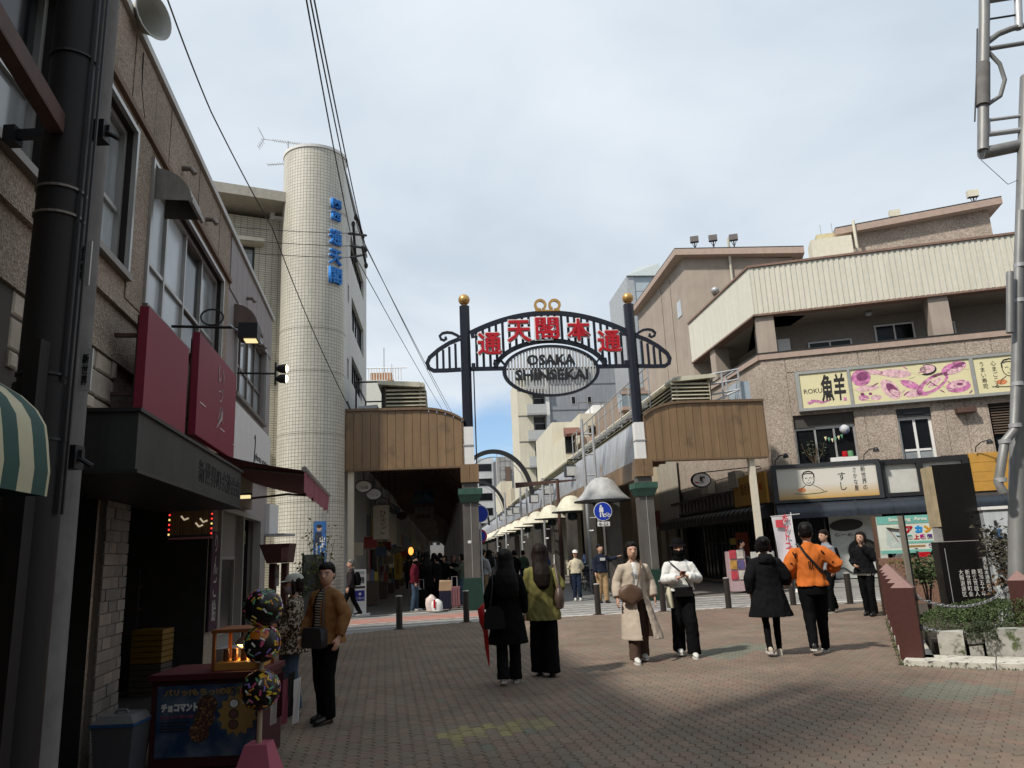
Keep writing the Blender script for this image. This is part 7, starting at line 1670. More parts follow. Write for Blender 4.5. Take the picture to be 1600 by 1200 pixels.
# stone blocks edging the bed
random.seed(31)
M_BLK = [mat('block_stone_%d' % i,c,.9,var=.2,vscale=4,bump=.6,bscale=14,col2=(.06,.075,.03),c2=.09,c2scale=6) for i,c in enumerate(((.36,.345,.31),(.29,.28,.255),(.15,.145,.135)))]
rock_wall = thing('stone_edging','rough pale stone blocks edging the planting bed','edging',K0 + d2 * 2 + n2 * 1.1); u = .35; k = 0
while u < 5.4:
 w = random.choice((.34,.42,.5)) if k % 2 == 0 else .2; hh = random.uniform(.24,.32) if k % 2 == 0 else .12
 for lay in range(1 if k % 2 == 0 else 2):
  mb = MB(); z0 = .062 + lay * .14; q = [K0 + d2 * (u + .01 + random.uniform(0,.02)) + n2 * (.62 + random.uniform(0,.03)),K0 + d2 * (u + w - .015) + n2 * (.62 + random.uniform(0,.03)),K0 + d2 * (u + w - .02) + n2 * .95,K0 + d2 * (u + .02) + n2 * .95]
  mb.hexa([Vector((v.x,v.y,z0)) for v in q],[Vector((v.x,v.y,z0 + hh + random.uniform(-.02,.02))) for v in q]); mb.build('stone_block',M_BLK[(k + lay) % 3 if k % 2 else k % 4 // 2],rock_wall)
 u += w; k += 1
# shrubs and grass on the bed
def tuft_mesh(name,fn,n,size,m,lab,cat='shrub',nm='shrub',wid=.35):
 mb = MB()
 for k in range(n):
  c,up = fn(); d = (Vector((random.gauss(0,1),random.gauss(0,1),random.gauss(0,.8))) + up).normalized() * size * random.uniform(.6,1.3); e = d.orthogonal().normalized(); e.rotate(Matrix.Rotation(random.uniform(0,6.3),3,d)); e *= size * wid
  mb.add([c,c + d * .5 + e,c + d,c + d * .5 - e],((0,1,2,3),))
 return mb
bedc = K0 + d2 * 1.6 + n2 * 1.9; random.seed(41)
def on_mound(cx,ra,rb,h):
 def f():
  a = random.uniform(0,6.283); r = math.sqrt(random.random()); p = cx + d2 * (ra * r * math.cos(a)) + n2 * (rb * r * math.sin(a)); lump = noise.noise((p.x * 3,p.y * 3,1.5)) * .08
  z = .2 + (h + lump) * math.sqrt(max(0,1 - r * r)) * random.uniform(.75,1.0); return Vector((p.x,p.y,z)),Vector((0,0,1.0))
 return f
M_SH = mat('clipped_shrub',(.045,.07,.02),.7,var=.45,vscale=5); M_SH2 = mat('dark_shrub_leaf',(.028,.042,.016),.7,var=.4,vscale=7); M_DRY = mat('dry_grass',(.30,.22,.10),.8,var=.3)
sb1 = thing('low_shrub','low clipped green shrub in front of the black monument','shrub',(bedc.x,bedc.y,.2)); tuft_mesh('',on_mound(bedc,1.7,1.1,.5),14000,.032,M_SH,'').build('foliage',M_SH,sb1)
tuft_mesh('',on_mound(bedc + d2 * .3 - n2 * .15,.9,.8,.40),1800,.04,M_SH2,'').build('foliage',M_SH2,sb1)
tuft_mesh('',on_mound(bedc + d2 * .75 - n2 * .5,.25,.15,.48),160,.07,M_DRY,'',wid=.12).build('dry_tuft',M_DRY,sb1)
sb2 = thing('low_shrub','dark straggling shrub spilling over the stone blocks','shrub',K0 + d2 * 2.6 + n2 * 1.4 + Z3 * .2)
for q in (.9,1.7,2.5,3.3): tuft_mesh('',on_mound(K0 + d2 * q + n2 * .74,.2,.3,.3),1300,.035,M_SH2,'').build('foliage',M_SH2,sb2)
# thin-leaved bush on the right and small bush by the granite wall
def bush(base,h,r,n,leaf,m,lab,tw):
 t = thing('bush',lab,'bush',base); mb = MB(); tips = []
 for k in range(tw):
  a = random.uniform(0,6.28); q = Vector((math.cos(a),math.sin(a),0)) * r * random.uniform(.4,1); p1 = base + q * .45 + Z3 * h * .55; p2 = base + q + Z3 * (h * random.uniform(.7,1.0)); mb.tube([base,p1,p2],[.016,.01,.004],5)
  for j in range(3): b_ = p1.lerp(p2,random.random()); e_ = b_ + Vector((random.gauss(0,.12),random.gauss(0,.12),random.uniform(.0,.2))); mb.tube([b_,e_],[.006,.003],4); tips.append(e_)
  tips += [p2,p1.lerp(p2,.5)]
 mb.build('branch',mat('bush_branch',(.06,.045,.035),.85),t); mb = MB()
 for k in range(n):
  c = random.choice(tips) + Vector((random.gauss(0,.07),random.gauss(0,.07),random.gauss(0,.07))); d = Vector((random.gauss(0,1),random.gauss(0,1),random.gauss(0,.7))).normalized() * leaf; e = d.orthogonal().normalized(); e.rotate(Matrix.Rotation(random.uniform(0,6.3),3,d)); e *= leaf * .45
  mb.add([c - d,c + e,c + d * 1.0,c - e,c + e.cross(d).normalized() * leaf * .15],((0,1,4),(1,2,4),(2,3,4),(3,0,4)))
 mb.build('foliage',m,t); return t
q = V(1610,930,11.6); bush(Vector((q.x,q.y,.2)),1.5,.55,1500,.042,mat('bronze_leaf',(.055,.05,.032),.6,var=.45,vscale=8),'sparse bronze-leaved bush at the right edge by the white cabinet',16)
q = V(1452,945,14.0); bush(Vector((q.x,q.y,.2)),.95,.3,900,.035,M_LF,'small green bush against the speckled granite wall',9)
q = V(1578,950,12.4); bush(Vector((q.x,q.y,.2)),.8,.45,420,.05,mat('dry_leaf',(.14,.08,.04),.8,var=.4,vscale=8),'dry brown bush at the right foot of the monument',10)
# black stone monument in two pieces
FM = Frame(V(1500,900,12.6),Vector((.985,-.17,0)),Vector((-.17,-.985,0)))
mo = thing('stone_monument','tall polished black granite monument on an engraved base in the planter','monument',FM.p(0,.2))
M_GRN = mat('black_granite',(.008,.0075,.007),.25,var=.5,vscale=40,spec=.5); M_GRN2 = mat('rough_tan_stone',(.36,.29,.18),.85,var=.2,vscale=4,bump=.4,bscale=12)
a0,z1 = FM.px(1455,727); b0,_ = FM.px(1515,724); a1,zm = FM.px(1476,847); b1,_ = FM.px(1538,846)
aU,bU = (a0 + a1) / 2,(b0 + b1) / 2
MB().fbox(FM,aU,bU,zm + .012,z1,-.12,0).build('upper_slab',M_GRN,mo)
MB().fbox(FM,aU - .06,aU - .002,zm + .25,z1 - .02,-.38,.0).build('tan_side',M_GRN2,mo); MB().fbox(FM,aU + .001,bU - .001,zm + .25,z1 - .01,-.38,-.121).build('rough_back',M_GRN2,mo); MB().fbox(FM,aU - .05,aU - .003,zm + .013,zm + .248,-.3,-.02).build('side_step',M_CONC,mo)
a2,_ = FM.px(1470,860); b2,_ = FM.px(1545,860); sl_a = .06
MB().fbox(FM,a2 - .03,b2 + .02,.2,zm,-.3,.02).build('base_slab',M_GRN,mo); MB().fbox(FM,a2 - .035,b2 + .025,zm + .001,zm + .011,-.3,.025).build('ledge_line',mat('granite_edge',(.3,.28,.25),.5),mo)
MB().fbox(FM,a2 + .05,a2 + .06,.25,zm - .1,.0205,.022).build('engraved_line',mat('engraving_grey',(.30,.30,.31),.6),mo)
M_ENG = mat('engraving_white',(.55,.55,.53),.6)
for i,(tx,w) in enumerate((('通天閣本通商店街',.06),('昭和五十年',.065),('建立世話人',.065),('新世界町会',.065),('大阪浪速区',.065))):
 column_text(tx,.1,FM.p(b2 - .1 - i * .095,zm - .66 + (.12 if i == 0 else 0),.0225),Z3,FM.u,M_ENG,mo,fit=(w,.56 if i == 0 else .42))
# speckled granite wall with the smoking-area notice
FWl = Frame(G(1386,962) + d1 * .3,Vector((.985,-.17,0)),Vector((-.17,-.985,0)))
M_SPK = mat('speckled_granite',(.20,.115,.08),.6,var=.45,vscale=45)
gw = thing('granite_wall','low speckled brown granite wall behind the stone bollards','wall',FWl.p(.7,0)); a,zw = FWl.px(1372,873); b,_ = FWl.px(1475,870)
for k in range(4): mb = MB(); w = (b - a) / 4; mb.fbox(FWl,a + k * w + .004,a + (k + 1) * w - .004,0,zw + .003 * (k % 2),-.25,.002 * (k % 2)); mb.build('granite_panel',M_SPK,gw)
MB().fbox(FWl,a + .12,a + .2,.3,zw - .1,.004,.02).build('brass_letters',mat('brass',(.4,.3,.12),.4,.7),gw)
for k in range(5): MB().fbox(FWl,a + .2 + k * .13,a + .29 + k * .13,zw - .09,zw - .05,.004,.012).build('brass_letters',MATS['brass'],gw)
nb = thing('smoking_sign','mint and white smoking area notice board above the granite wall','sign',FWl.p(.6,zw)); FNb = Frame(FWl.p(0,0,-.2),FWl.u,FWl.n)
a,z1 = FNb.px(1364,808); b,_ = FNb.px(1466,806); _,z0 = FNb.px(1372,866); a += .06
M_MINT = mat('mint_print',(.16,.42,.36),.5); M_NB = mat('notice_white',(.60,.63,.55),.5)
MB().fbox(FNb,a,b,z0,z1,-.05,0).build('board',M_NB,nb)
hd_ = MB().fbox(FNb,a,b,z1 - .17,z1,.001,.006).build('header',M_MINT,nb); MB().fbox(FNb,a,b,z0,z0 + .07,.001,.006).build('footer',M_MINT,nb)
lettering('Smoking  Area',.1,FNb.p((a + b) / 2,z1 - .085,.009),FNb.u,Z3,M_NB,hd_,fit=((b - a) * .62,.1),bold=.005)
w = b - a; H_ = z1 - z0
for ch,q,m_ in (('ア',.50,M_RED),('カ',.65,mat('sky_blue_print',(.02,.25,.6),.5)),('ン',.80,mat('amber_print',(.6,.28,.01),.5))): lettering(ch,.3,FNb.p(a + w * q,z0 + H_ * .62,.004),FNb.u,Z3,m_,nb,fit=(w * .13,H_ * .2),bold=.03)
for ch,q,m_ in (('路',.50,mat('teal_print',(.05,.25,.25),.5)),('上',.6,M_RED),('喫',.7,mat('magenta_print',(.45,.01,.2),.5)),('煙',.81,mat('violet_print',(.1,.03,.2),.5))): lettering(ch,.3,FNb.p(a + w * q,z0 + H_ * .42,.004),FNb.u,Z3,m_,nb,fit=(w * .085,H_ * .13),bold=.015)
MB().fbox(FNb,a + w * .46,a + w * .86,z0 + H_ * .25,z0 + H_ * .31,.001,.004).build('mint_bar',M_MINT,nb); MB().fbox(FNb,a + w * .46,a + w * .72,z0 + H_ * .15,z0 + H_ * .20,.001,.004).build('yellow_bar',M_YL,nb)
MB().poly([FNb.p(a + w * .1,z0 + H_ * .15,.003),FNb.p(a + w * .38,z0 + H_ * .15,.003),FNb.p(a + w * .36,z0 + H_ * .72,.003),FNb.p(a + w * .14,z0 + H_ * .72,.003)]).build('map_print',mat('pale_map',(.45,.52,.48),.6,col2=(.62,.62,.58),c2=.1,c2scale=12),nb)
for (p_,q_,r_,m_) in (((.14,.70),(.36,.64),.05,M_YL),((.19,.62),(.30,.30),.03,M_RED),((.28,.48),(.38,.46),.022,MATS['sky_blue_print'])):
 MB().tube([FNb.p(a + w * p_[0],z0 + H_ * p_[1],.006),FNb.p(a + w * q_[0],z0 + H_ * q_[1],.006)],r_,6,flat=.1).build('map_stroke',m_,nb)
mb = MB(); mb.rings([[FNb.p(a + w * .81 + r * math.cos(q * .45),z0 + H_ * .17 + r * math.sin(q * .45),.005) for q in range(14)] for r in (.05,.038)],cap=False); mb.tube([FNb.p(a + w * .81 - .03,z0 + H_ * .17 + .03,.005),FNb.p(a + w * .81 + .03,z0 + H_ * .17 - .03,.005)],.006,4); mb.build('no_smoking_mark',MATS['violet_print'],nb)
for q in (a - .08,b - .1): MB().fbox(FNb,q,q + .07,0,z1 + .02 if q < a else z0 - .001,-.12,-.052).build('post',mat('post_brown',(.13,.075,.05),.5,.2),nb)
rd = thing('red_planter_box','small red box on top of the granite wall under the notice board','box',FWl.p(1.0,zw)); uq,_ = FWl.px(1448,870); MB().fbox(FWl,uq - .1,uq + .1,zw + .004,zw + .1,-.2,-.06).build('box',M_RED,rd)
wf = thing('white_pot','white rounded pot behind the granite wall under the notice board','pot',FWl.p(.6,0,-.5)); uq,_ = FWl.px(1420,868); MB().lathe(FWl.p(uq,zw - .2,-.4),[(.14,-.9),(.15,0),(.17,.2),(.12,.28),(.02,.3)],14).build('bowl',M_WHITE,wf,smooth=True)
fpst = thing('flat_steel_post','flat steel post with a black edge standing in front of the smoking notice','post',(0,0,0)); q = V(1421,900,13.6); fpst.location = (q.x,q.y,0); zt = V(1411,806,13.6).z
MB().box((q.x - .045,q.y - .02,.2),(q.x + .03,q.y + .02,zt)).build('blade',mat('brushed_steel',(.40,.36,.30),.4,.5),fpst); MB().box((q.x + .031,q.y - .03,.2),(q.x + .06,q.y + .03,zt + .02)).build('edge',M_BLACK,fpst)
# leaning steel mast with pipes and the white cabinet below it
YM = 11.2
ma = thing('pipe_mast','grey steel mast with a pipe frame at its head leaning at the right edge','mast',(0,0,0)); bm0 = V(1592,940,YM); ma.location = (bm0.x,bm0.y,0)
M_MAST = mat('mast_grey',(.22,.22,.215),.5,.3,var=.12,vscale=3,streak=.25)
def vt(pts,r,nm,m=M_MAST,par=None,dy=0,n=10): mb = MB(); mb.tube([V(x,y,YM + dy) for x,y in pts],r,n); return mb.build(nm,m,par or ma,smooth=True)
vt([(1589,960),(1589,790),(1594,520),(1602,240),(1606,120)],.115,'shaft',n=16)
vt([(1568,770),(1560,755),(1570,690),(1585,672),(1588,600),(1590,480),(1594,330)],.065,'conduit',dy=-.22)
for (x,y) in ((1570,690),(1563,750),(1586,665),(1589,600),(1592,470),(1593,415)): mb = MB(); c = V(x,y,YM - .22); mb.lathe(c - Z3 * .03,[(.085,0),(.085,.06)],12); mb.build('pipe_collar',M_GALV,ma,smooth=True)
vt([(1578,520),(1578,425)],.05,'junction_box',dy=-.3); vt([(1538,0 - 60),(1538,30),(1537,100),(1536,235)],.085,'frame_pipe'); vt([(1533,240),(1600,226)],.1,'frame_pipe',dy=.05)
vt([(1536,100),(1536,165)],.105,'sleeve',mat('grey_wrap',(.13,.125,.12),.8,var=.2),dy=-.02); vt([(1527,45),(1526,110),(1523,190)],.012,'thin_wire',M_BLACK)
vt([(1545,82),(1562,100),(1570,125),(1563,150),(1545,162)],.035,'hose',mat('hose_grey',(.16,.16,.155),.6)); vt([(1543,66),(1560,53),(1580,45),(1600,40)],.05,'ribbed_hose',MATS['hose_grey']); vt([(1546,76),(1620,64)],.04,'cross_pipe'); vt([(1545,30),(1590,23)],.018,'cross_rod',M_DARKM); vt([(1540,2),(1590,-6)],.05,'cross_pipe')
vt([(1590,-20),(1592,45)],.06,'frame_pipe',M_GALV); vt([(1543,188),(1620,178)],.03,'frame_rail',M_GALV); vt([(1543,210),(1620,200)],.045,'frame_rail',M_GALV); vt([(1544,186),(1545,212)],.03,'frame_rail',M_GALV)
wire('thin drooping wire under the leaning mast head',[V(1533,250,YM),V(1575,288,YM),V(1605,275,YM)],.005);
wc = thing('white_cabinet','tall white sheet-metal cabinet with a blue sticker beneath the leaning mast','cabinet',(0,0,0)); q = V(1585,930,12.2); FCb = Frame(q,Vector((.93,-.36,0)),Vector((-.36,-.93,0))); wc.location = (q.x,q.y,0)
a,z1 = FCb.px(1537,797); a3,_ = FCb.px(1556,925); a = (a + a3) / 2; MB().fbox(FCb,a,a + 1.0,.15,z1,-.5,0).build('body',mat('cabinet_white',(.50,.53,.55),.45,var=.08,streak=.3),wc); MB().fbox(FCb,a - .02,a + 1.02,z1 + .002,z1 + .05,-.52,.03).build('lid',M_WHITE,wc)
uq,zq = FCb.px(1560,838); MB().fbox(FCb,uq - .055,uq + .055,zq - .12,zq + .12,.001,.005).build('blue_sticker',mat('sticker_blue',(.04,.15,.36),.5,var=.3,vscale=10),wc); MB().fbox(FCb,uq - .03,uq + .01,zq + .18,zq + .25,.001,.02).build('lock',M_DARKM,wc)
# flag banner and magazine rack by the restaurant
nf = thing('flag_banner','white upright advertising flag with pink letters on a thin pole','flag',(0,0,0)); q = G(1245,925); q.y -= .2; nf.location = (q.x,q.y,0); FNf = Frame(q,Vector((1,0,0)),Vector((0,-1,0)))
a,z1 = FNf.px(1205,808); b,_ = FNf.px(1235,806); z0 = FNf.px(1220,895)[1]
mb = MB(); R = []
for i in range(13):
 t = i / 12; z = z1 + (z0 - z1) * t; R.append([FNf.p(a + .12 * t + (b - a) * k / 6,z + .02 * k / 6,.05 * math.sin(t * 5 + k) * t) for k in range(7)])
mb.rings(R,cap=False,closed=False); mb.build('cloth',mat('flag_white',(.58,.55,.57),.8,var=.05),nf,smooth=True)
column_text('ホットコーヒ',.3,FNf.p((a + b) / 2 + .1,(z1 + z0) / 2 + .1,.075),Z3,FNf.u,mat('flag_red',(.55,.06,.08),.6),nf,fit=(.2,1.7),bold=.01); MB().fbox(FNf,a + .1,a + .34,z1 - .34,z1 - .1,.06,.064).build('red_square',MATS['flag_red'],nf)
MB().tube([FNf.p(b + .06,0,0),FNf.p(b + .02,z1 + .12,0)],.014,6).build('pole',M_WHITE,nf); MB().tube([FNf.p(a - .02,z1 + .02,0),FNf.p(b + .3,z1 + .06,0)],.012,6).build('cross_bar',M_WHITE,nf); MB().lathe(FNf.p(b + .06,0,0),[(.2,0),(.18,.1),(.03,.12)],14).build('base',M_WHITE,nf)
mr = thing('magazine_rack','pink and white free-magazine rack in front of the dark shop windows','rack',(0,0,0)); q = G(1150,928); mr.location = (q.x,q.y,0); FMr = Frame(q,Vector((1,0,0)),Vector((0,-1,0))); a,z1 = FMr.px(1137,862); b,_ = FMr.px(1163,862)
MB().fbox(FMr,a,b,.08,z1,-.4,0).build('case',mat('rack_pink',(.42,.30,.32),.6,var=.1),mr)
for i in range(3):
 for j in range(2): mb = MB(); x = a + .04 + j * (b - a - .06) / 2; z = .45 + i * .33; mb.fbox(FMr,x,x + (b - a) / 2 - .06,z,z + .27,.001,.03); mb.build('magazine',mat('mag_%d' % ((i * 2 + j) % 4),((.42,.05,.07),(.45,.42,.38),(.40,.22,.05),(.1,.08,.2))[(i * 2 + j) % 4],.5,var=.4,vscale=9),mr)
sb_ = thing('menu_board','small white menu board on the ground left of the flag','sign',(0,0,0)); q = G(1200,926); sb_.location = (q.x,q.y,0); FSb = Frame(q,cX0,Vector((0,-1,0))); MB().fbox(FSb,-.42,.35,.7,1.3,-.03,0).build('board',mat('menu_white',(.5,.5,.46),.6),sb_); MB().fbox(FSb,-.06,-.01,0,1.3,-.09,-.035).build('leg',M_DARKM,sb_); lettering('お品書き',.1,FSb.p(-.04,1.1,.004),cX0,Z3,M_INK,sb_,fit=(.5,.1))
# parked bicycles by the right arcade
def bicycle(c,ang,lab,first=[None]):
 if first[0] is not None: return dup(first[0],c,ang,lab)
 t = thing('bicycle',lab,'bicycle',(0,0,0),'bicycles parked along the right arcade'); M_T = M_BLACK
 for x in (-.52,.52):
  wh = MB().tube([(x + .33 * math.cos(q),0,.34 + .33 * math.sin(q)) for q in [2 * math.pi * i / 20 for i in range(21)]],.018,6,cap=False).build('wheel',M_T,t,smooth=True)
  mb = MB()
  for i in range(8): mb.tube([(x,0,.34),(x + .32 * math.cos(i * .785),0,.34 + .32 * math.sin(i * .785))],.003,3)
  sp_ = mb.build('spokes',M_GALV,wh); sp_['kind'] = 'stuff'
 for i,(p_,q_) in enumerate((((-.52,0,.34),(-.12,0,.3)),((-.12,0,.3),(.38,0,.78)),((-.12,0,.3),(-.24,0,.82)),((-.24,0,.75),(.36,0,.72)),((-.52,0,.34),(-.22,0,.7)),((.52,0,.34),(.36,0,.95)))): MB().tube([p_,q_],.016,6).build('frame_tube',mat('bike_frame',(.05,.06,.09),.35,.3),t)
 MB().tube([(.3,-.26,1.02),(.36,-.1,.98),(.36,.1,.98),(.3,.26,1.02)],.013,6).build('handlebar',M_GALV,t); MB().ball((-.25,0,.86),(.13,.08,.04),10,6).build('saddle',M_BLACK,t); MB().hexa([(.45,-.14,.72),(.72,-.12,.72),(.72,.12,.72),(.45,.14,.72)],[(.42,-.18,.95),(.8,-.16,.95),(.8,.16,.95),(.42,.18,.95)]).build('basket',M_DARKM,t)
 t.location = c; t.rotation_euler = (0,0,ang); first[0] = t; return t
for i,(t_,d_,an) in enumerate(((4.7,5.2,1.5),(4.85,7.0,1.7),(4.6,9.0,1.45),(3.9,11.5,1.6))): p = S(t_,d_); bicycle((p.x,p.y,0),an,['dark bicycle parked nearest the round blue sign','second dark bicycle parked behind the man in navy','third dark bicycle parked along the right kerb','bicycle parked farther up the right kerb'][i])
# ================================================================== people
def remesh(mb,vox,name,m,par,fold=0.,fs=9.,smooth=3,cut=None,z0=0.,label=None):
 me = mb.mesh('t',[m]); o = bpy.data.objects.new('t',me); COL.objects.link(o)
 r = o.modifiers.new('r','REMESH'); r.mode = 'VOXEL'; r.voxel_size = vox
 s_ = o.modifiers.new('s','SMOOTH'); s_.iterations = smooth; s_.factor = .5
 dg = bpy.context.evaluated_depsgraph_get(); dg.update(); n = bpy.data.meshes.new_from_object(o.evaluated_get(dg))
 bpy.data.objects.remove(o); bpy.data.meshes.remove(me); n.name = name
 if fold or cut:
  bm = bmesh.new(); bm.from_mesh(n); bm.normal_update()
  if fold:
   sd = random.uniform(0,50); nf = noise.noise
   for v in bm.verts:
    c = v.co; a = nf((c.x * fs + sd,c.y * fs,c.z * fs * .45)) + .6 * nf((c.x * fs * 2.2,c.y * fs * 2.2 + sd,c.z * fs * 1.5 + c.x * 6))
    v.co = c + v.normal * (fold * a)
  if cut: bmesh.ops.delete(bm,geom=[f for f in bm.faces if cut(f.calc_center_median())],context='FACES')
  bm.to_mesh(n); bm.free()
 n.materials.clear(); n.materials.append(m); n.polygons.foreach_set('use_smooth',[True] * len(n.polygons)); n.polygons.foreach_set('material_index',[0] * len(n.polygons))
 o = bpy.data.objects.new(name,n); COL.objects.link(o); o.parent = par
 if label: o['label'] = label
 return o
def blob(mb,R,n=16,yaw=0.):
 c,s_ = math.cos(yaw),math.sin(yaw)
 mb.rings([[Vector((x * c - y * s_,x * s_ + y * c,z)) for x,y in [(cx + rx * math.cos(2 * math.pi * j / n),cy + ry * math.sin(2 * math.pi * j / n)) for j in range(n)]] for cx,cy,z,rx,ry in R])
def lerp(a,b,t): return Vector(a).lerp(Vector(b),t)
def hand(mb,h,d,side,curl=.5):
 """palm, four fingers and a thumb; d = direction the hand points"""
 h,d = Vector(h),Vector(d).normalized(); f = Vector((0,1,0)); w = (f - d * f.dot(d)).normalized() if abs(f.dot(d)) < .9 else Vector((side,0,0)); nr = d.cross(w) * -side
 mb.tube([h - d * .02,h + d * .03,h + d * .085],[.024,.032,.03],8,flat=.6) if False else None
 for q in (-.024,-.008,.008,.024): mb.tube([h - d * .01 + w * q * .6,h + d * .085 + w * q],[.015,.0135],6)
 for q,l in ((-.027,.055),(-.009,.068),(.009,.072),(.027,.064)):
  p = h + d * .08 + w * q; k1 = p + (d * math.cos(curl * .6) + nr * math.sin(curl * .6)) * l * .55; k2 = k1 + (d * math.cos(curl * 1.6) + nr * math.sin(curl * 1.6)) * l * .5; mb.tube([p,k1,k2],[.0095,.009,.0075],6)
 p = h + d * .02 + w * .028; mb.tube([p,p + d * .03 + w * .022 + nr * .008,p + d * .06 + w * .026 + nr * .018],[.012,.0105,.008],6)
SKIN = mat('skin',(.46,.27,.19),.55,var=.06); HAIRB = mat('black_hair',(.0045,.0035,.0035),.55,var=.3,vscale=30,spec=.12); HAIRD = mat('dark_brown_hair',(.011,.0065,.005),.6,var=.3,vscale=30,spec=.12); HAIRG = mat('grey_hair',(.10,.095,.09),.6,var=.3,vscale=30); HAIRR = mat('red_hair',(.12,.02,.015),.5,var=.3)
def cloth(n,c,var=.12,rough=.85,**k): return mat(n,c,rough,var=var,vscale=7,bump=.15,bscale=220,spec=.06,**k)
C_BLK = cloth('black_cloth',(.0045,.0045,.005)); C_BLK2 = cloth('soft_black_cloth',(.0075,.0075,.0085)); C_NVY = cloth('navy_cloth',(.016,.02,.035)); C_JEAN = cloth('denim',(.055,.085,.13)); C_DJEAN = cloth('dark_denim',(.016,.024,.046)); C_WHT = cloth('white_cloth',(.62,.62,.60),.05)
SH_W,SH_B = mat('white_shoe',(.55,.54,.51),.5,var=.05),mat('black_shoe',(.013,.012,.012),.4,var=.1)
DEF = {-1: ((-.215,-.03,1.10),(-.225,.05,.86)),1: ((.215,-.03,1.10),(.225,.05,.86))}
def person(lab,loc,th,H,top,pants,hair=HAIRB,hs='short',legs=((.1,0),(-.12,.0)),arms=None,coat=(.80,.2,.13),shoes=SH_B,pw=(.088,.066,.06),lo=False,face=True,yaw=0.,opened=None,inner=None,mask=None,hat=None,puff=0.,sleeve=.012,fold=.014,flare=(0,0),grp=None,feat=None,hands=True,hood=False,curl=.5,pan2=None):
 t = thing('person',lab,'person',(0,0,0),grp or 'people on the plaza'); A = dict(DEF); A.update(arms or {}); V_ = 1.6 if lo else 1.0
 hip = {s: Vector((s * .082,0,.87)) for s in (-1,1)}; ft,kn = {},{}
 for s,(fy,lift) in zip((-1,1),legs):
  ft[s] = Vector((s * .085,fy,.085 + lift)); kn[s] = lerp(hip[s],ft[s],.5) + Vector((0,.03 + lift * .6,.0))
 # body: one continuous skin
 b = MB(); hd_ = lambda R: [(x * 1.12,y * 1.1,1.43 + (z - 1.43) * 1.05 if z > 1.43 else z,rx * 1.12,ry * 1.1) for x,y,z,rx,ry in R]
 blob(b,hd_([(0,.012,1.43,.026,.03),(0,.022,1.447,.046,.056),(0,.017,1.485,.062,.08),(0,.008,1.54,.07,.092),(0,0,1.59,.069,.09),(0,-.004,1.625,.054,.07),(0,-.005,1.647,.02,.028)]),18,yaw)
 cy,sy = math.cos(yaw),math.sin(yaw); R_ = lambda x,y,z: Vector((1.12 * x * cy - 1.1 * y * sy,1.12 * x * sy + 1.1 * y * cy,1.43 + (z - 1.43) * 1.05))
 b.tube([R_(0,.094,1.55),R_(0,.112,1.512)],[.008,.014],8)
 for s in (-1,1): b.ball(R_(s * .072,-.008,1.535),(.012,.02,.03),8,6)
 b.tube([(0,-.012,1.32),(0,-.002,1.46)],[.055,.05],12)
 blob(b,[(0,0,.80,.12,.08),(0,0,.92,.13,.085),(0,0,1.05,.11,.075),(0,0,1.2,.13,.085),(0,0,1.32,.13,.07),(0,-.01,1.37,.06,.05)])
 for s in (-1,1):
  el,hd = Vector(A[s][0]),Vector(A[s][1]); sh_ = Vector((s * .155,-.005,1.315)); b.tube([sh_ - Vector((s * .08,0,0)),sh_,el,hd],[.05,.047,.037,.024],10)
  dv = Vector(A[s][2]) if len(A[s]) > 2 else (hd - el)
  if hands: hand(b,hd,dv,s,curl)
  b.tube([hip[s],kn[s],ft[s]],[.07,.042,.028],10); b.tube([ft[s] + Vector((0,-.03,-.045)),ft[s] + Vector((0,.13,-.055))],[.032,.026],8)
 remesh(b,.0085 if not lo else .017,'body',SKIN,t,smooth=2)
 # trousers
 p = MB(); blob(p,[(0,0,.80,.10,.09),(0,-.005,.9,.165,.118),(0,0,.98,.15,.105),(0,0,1.05,.135,.095)])
 for s in (-1,1):
  e = ft[s] + Vector((0,-.015,-.035)); p.tube([hip[s] + Vector((0,0,.02)),lerp(hip[s],kn[s],.5),kn[s],lerp(kn[s],e,.5),e],[pw[0] + .012,pw[0],pw[1],(pw[1] + pw[2]) / 2,pw[2]],14)
 remesh(p,.012 * V_,'trousers',pants,t,.010,10,2)
 # shoes
 for s in (-1,1):
  f = ft[s]; q = MB(); up = Vector((0,0,legs[0 if s < 0 else 1][1] * .25)); R = []
  for y,w,z0_,z1_ in ((-.06,.028,.0,.07),(-.03,.037,.0,.085),(.03,.037,.0,.08),(.09,.043,.0,.06),(.15,.038,.0,.045),(.185,.018,.005,.03)): R.append([Vector((f.x + w * math.cos(a),f.y + y,f.z - .085 + .02 + (z0_ + z1_) / 2 + (z1_ - z0_) / 2 * math.sin(a))) + up * (1 - y * 4) for a in [2 * math.pi * i / 10 for i in range(10)]])
  q.rings(R); sho = q.build('shoe',shoes,t,smooth=True,auto=70)
  q = MB(); q.rings([[Vector((f.x + w * x,f.y + y,f.z - .085 + z)) + up * (1 - y * 4) for x,z in ((-1,0),(1,0),(1,.024),(-1,.024))] for y,w in ((-.065,.025),(-.03,.04),(.09,.046),(.15,.04),(.19,.015))]); q.build('sole',SH_W if shoes is SH_W or feat == 'sneaker' else SH_B,sho)
 # upper garment
 hem,rx,ry = coat; u = MB(); k = .012 + puff; fx,fy_ = flare
 L_ = [(0,-.012,1.40,.062 + k * .3,.058 + k * .3),(0,-.01,1.375,.088 + k * .7,.066 + k * .7),(0,-.008,1.345,.122 + k * .8,.078 + k),(0,-.004,1.30,.15 + k,.092 + k),(0,.0,1.22,.165 + k,.112 + k),(0,.0,1.08,.158 + k,.108 + k),(0,0,.95,.165 + k,.115 + k)]
 L_ = [l for l in L_ if l[2] > hem + .06]
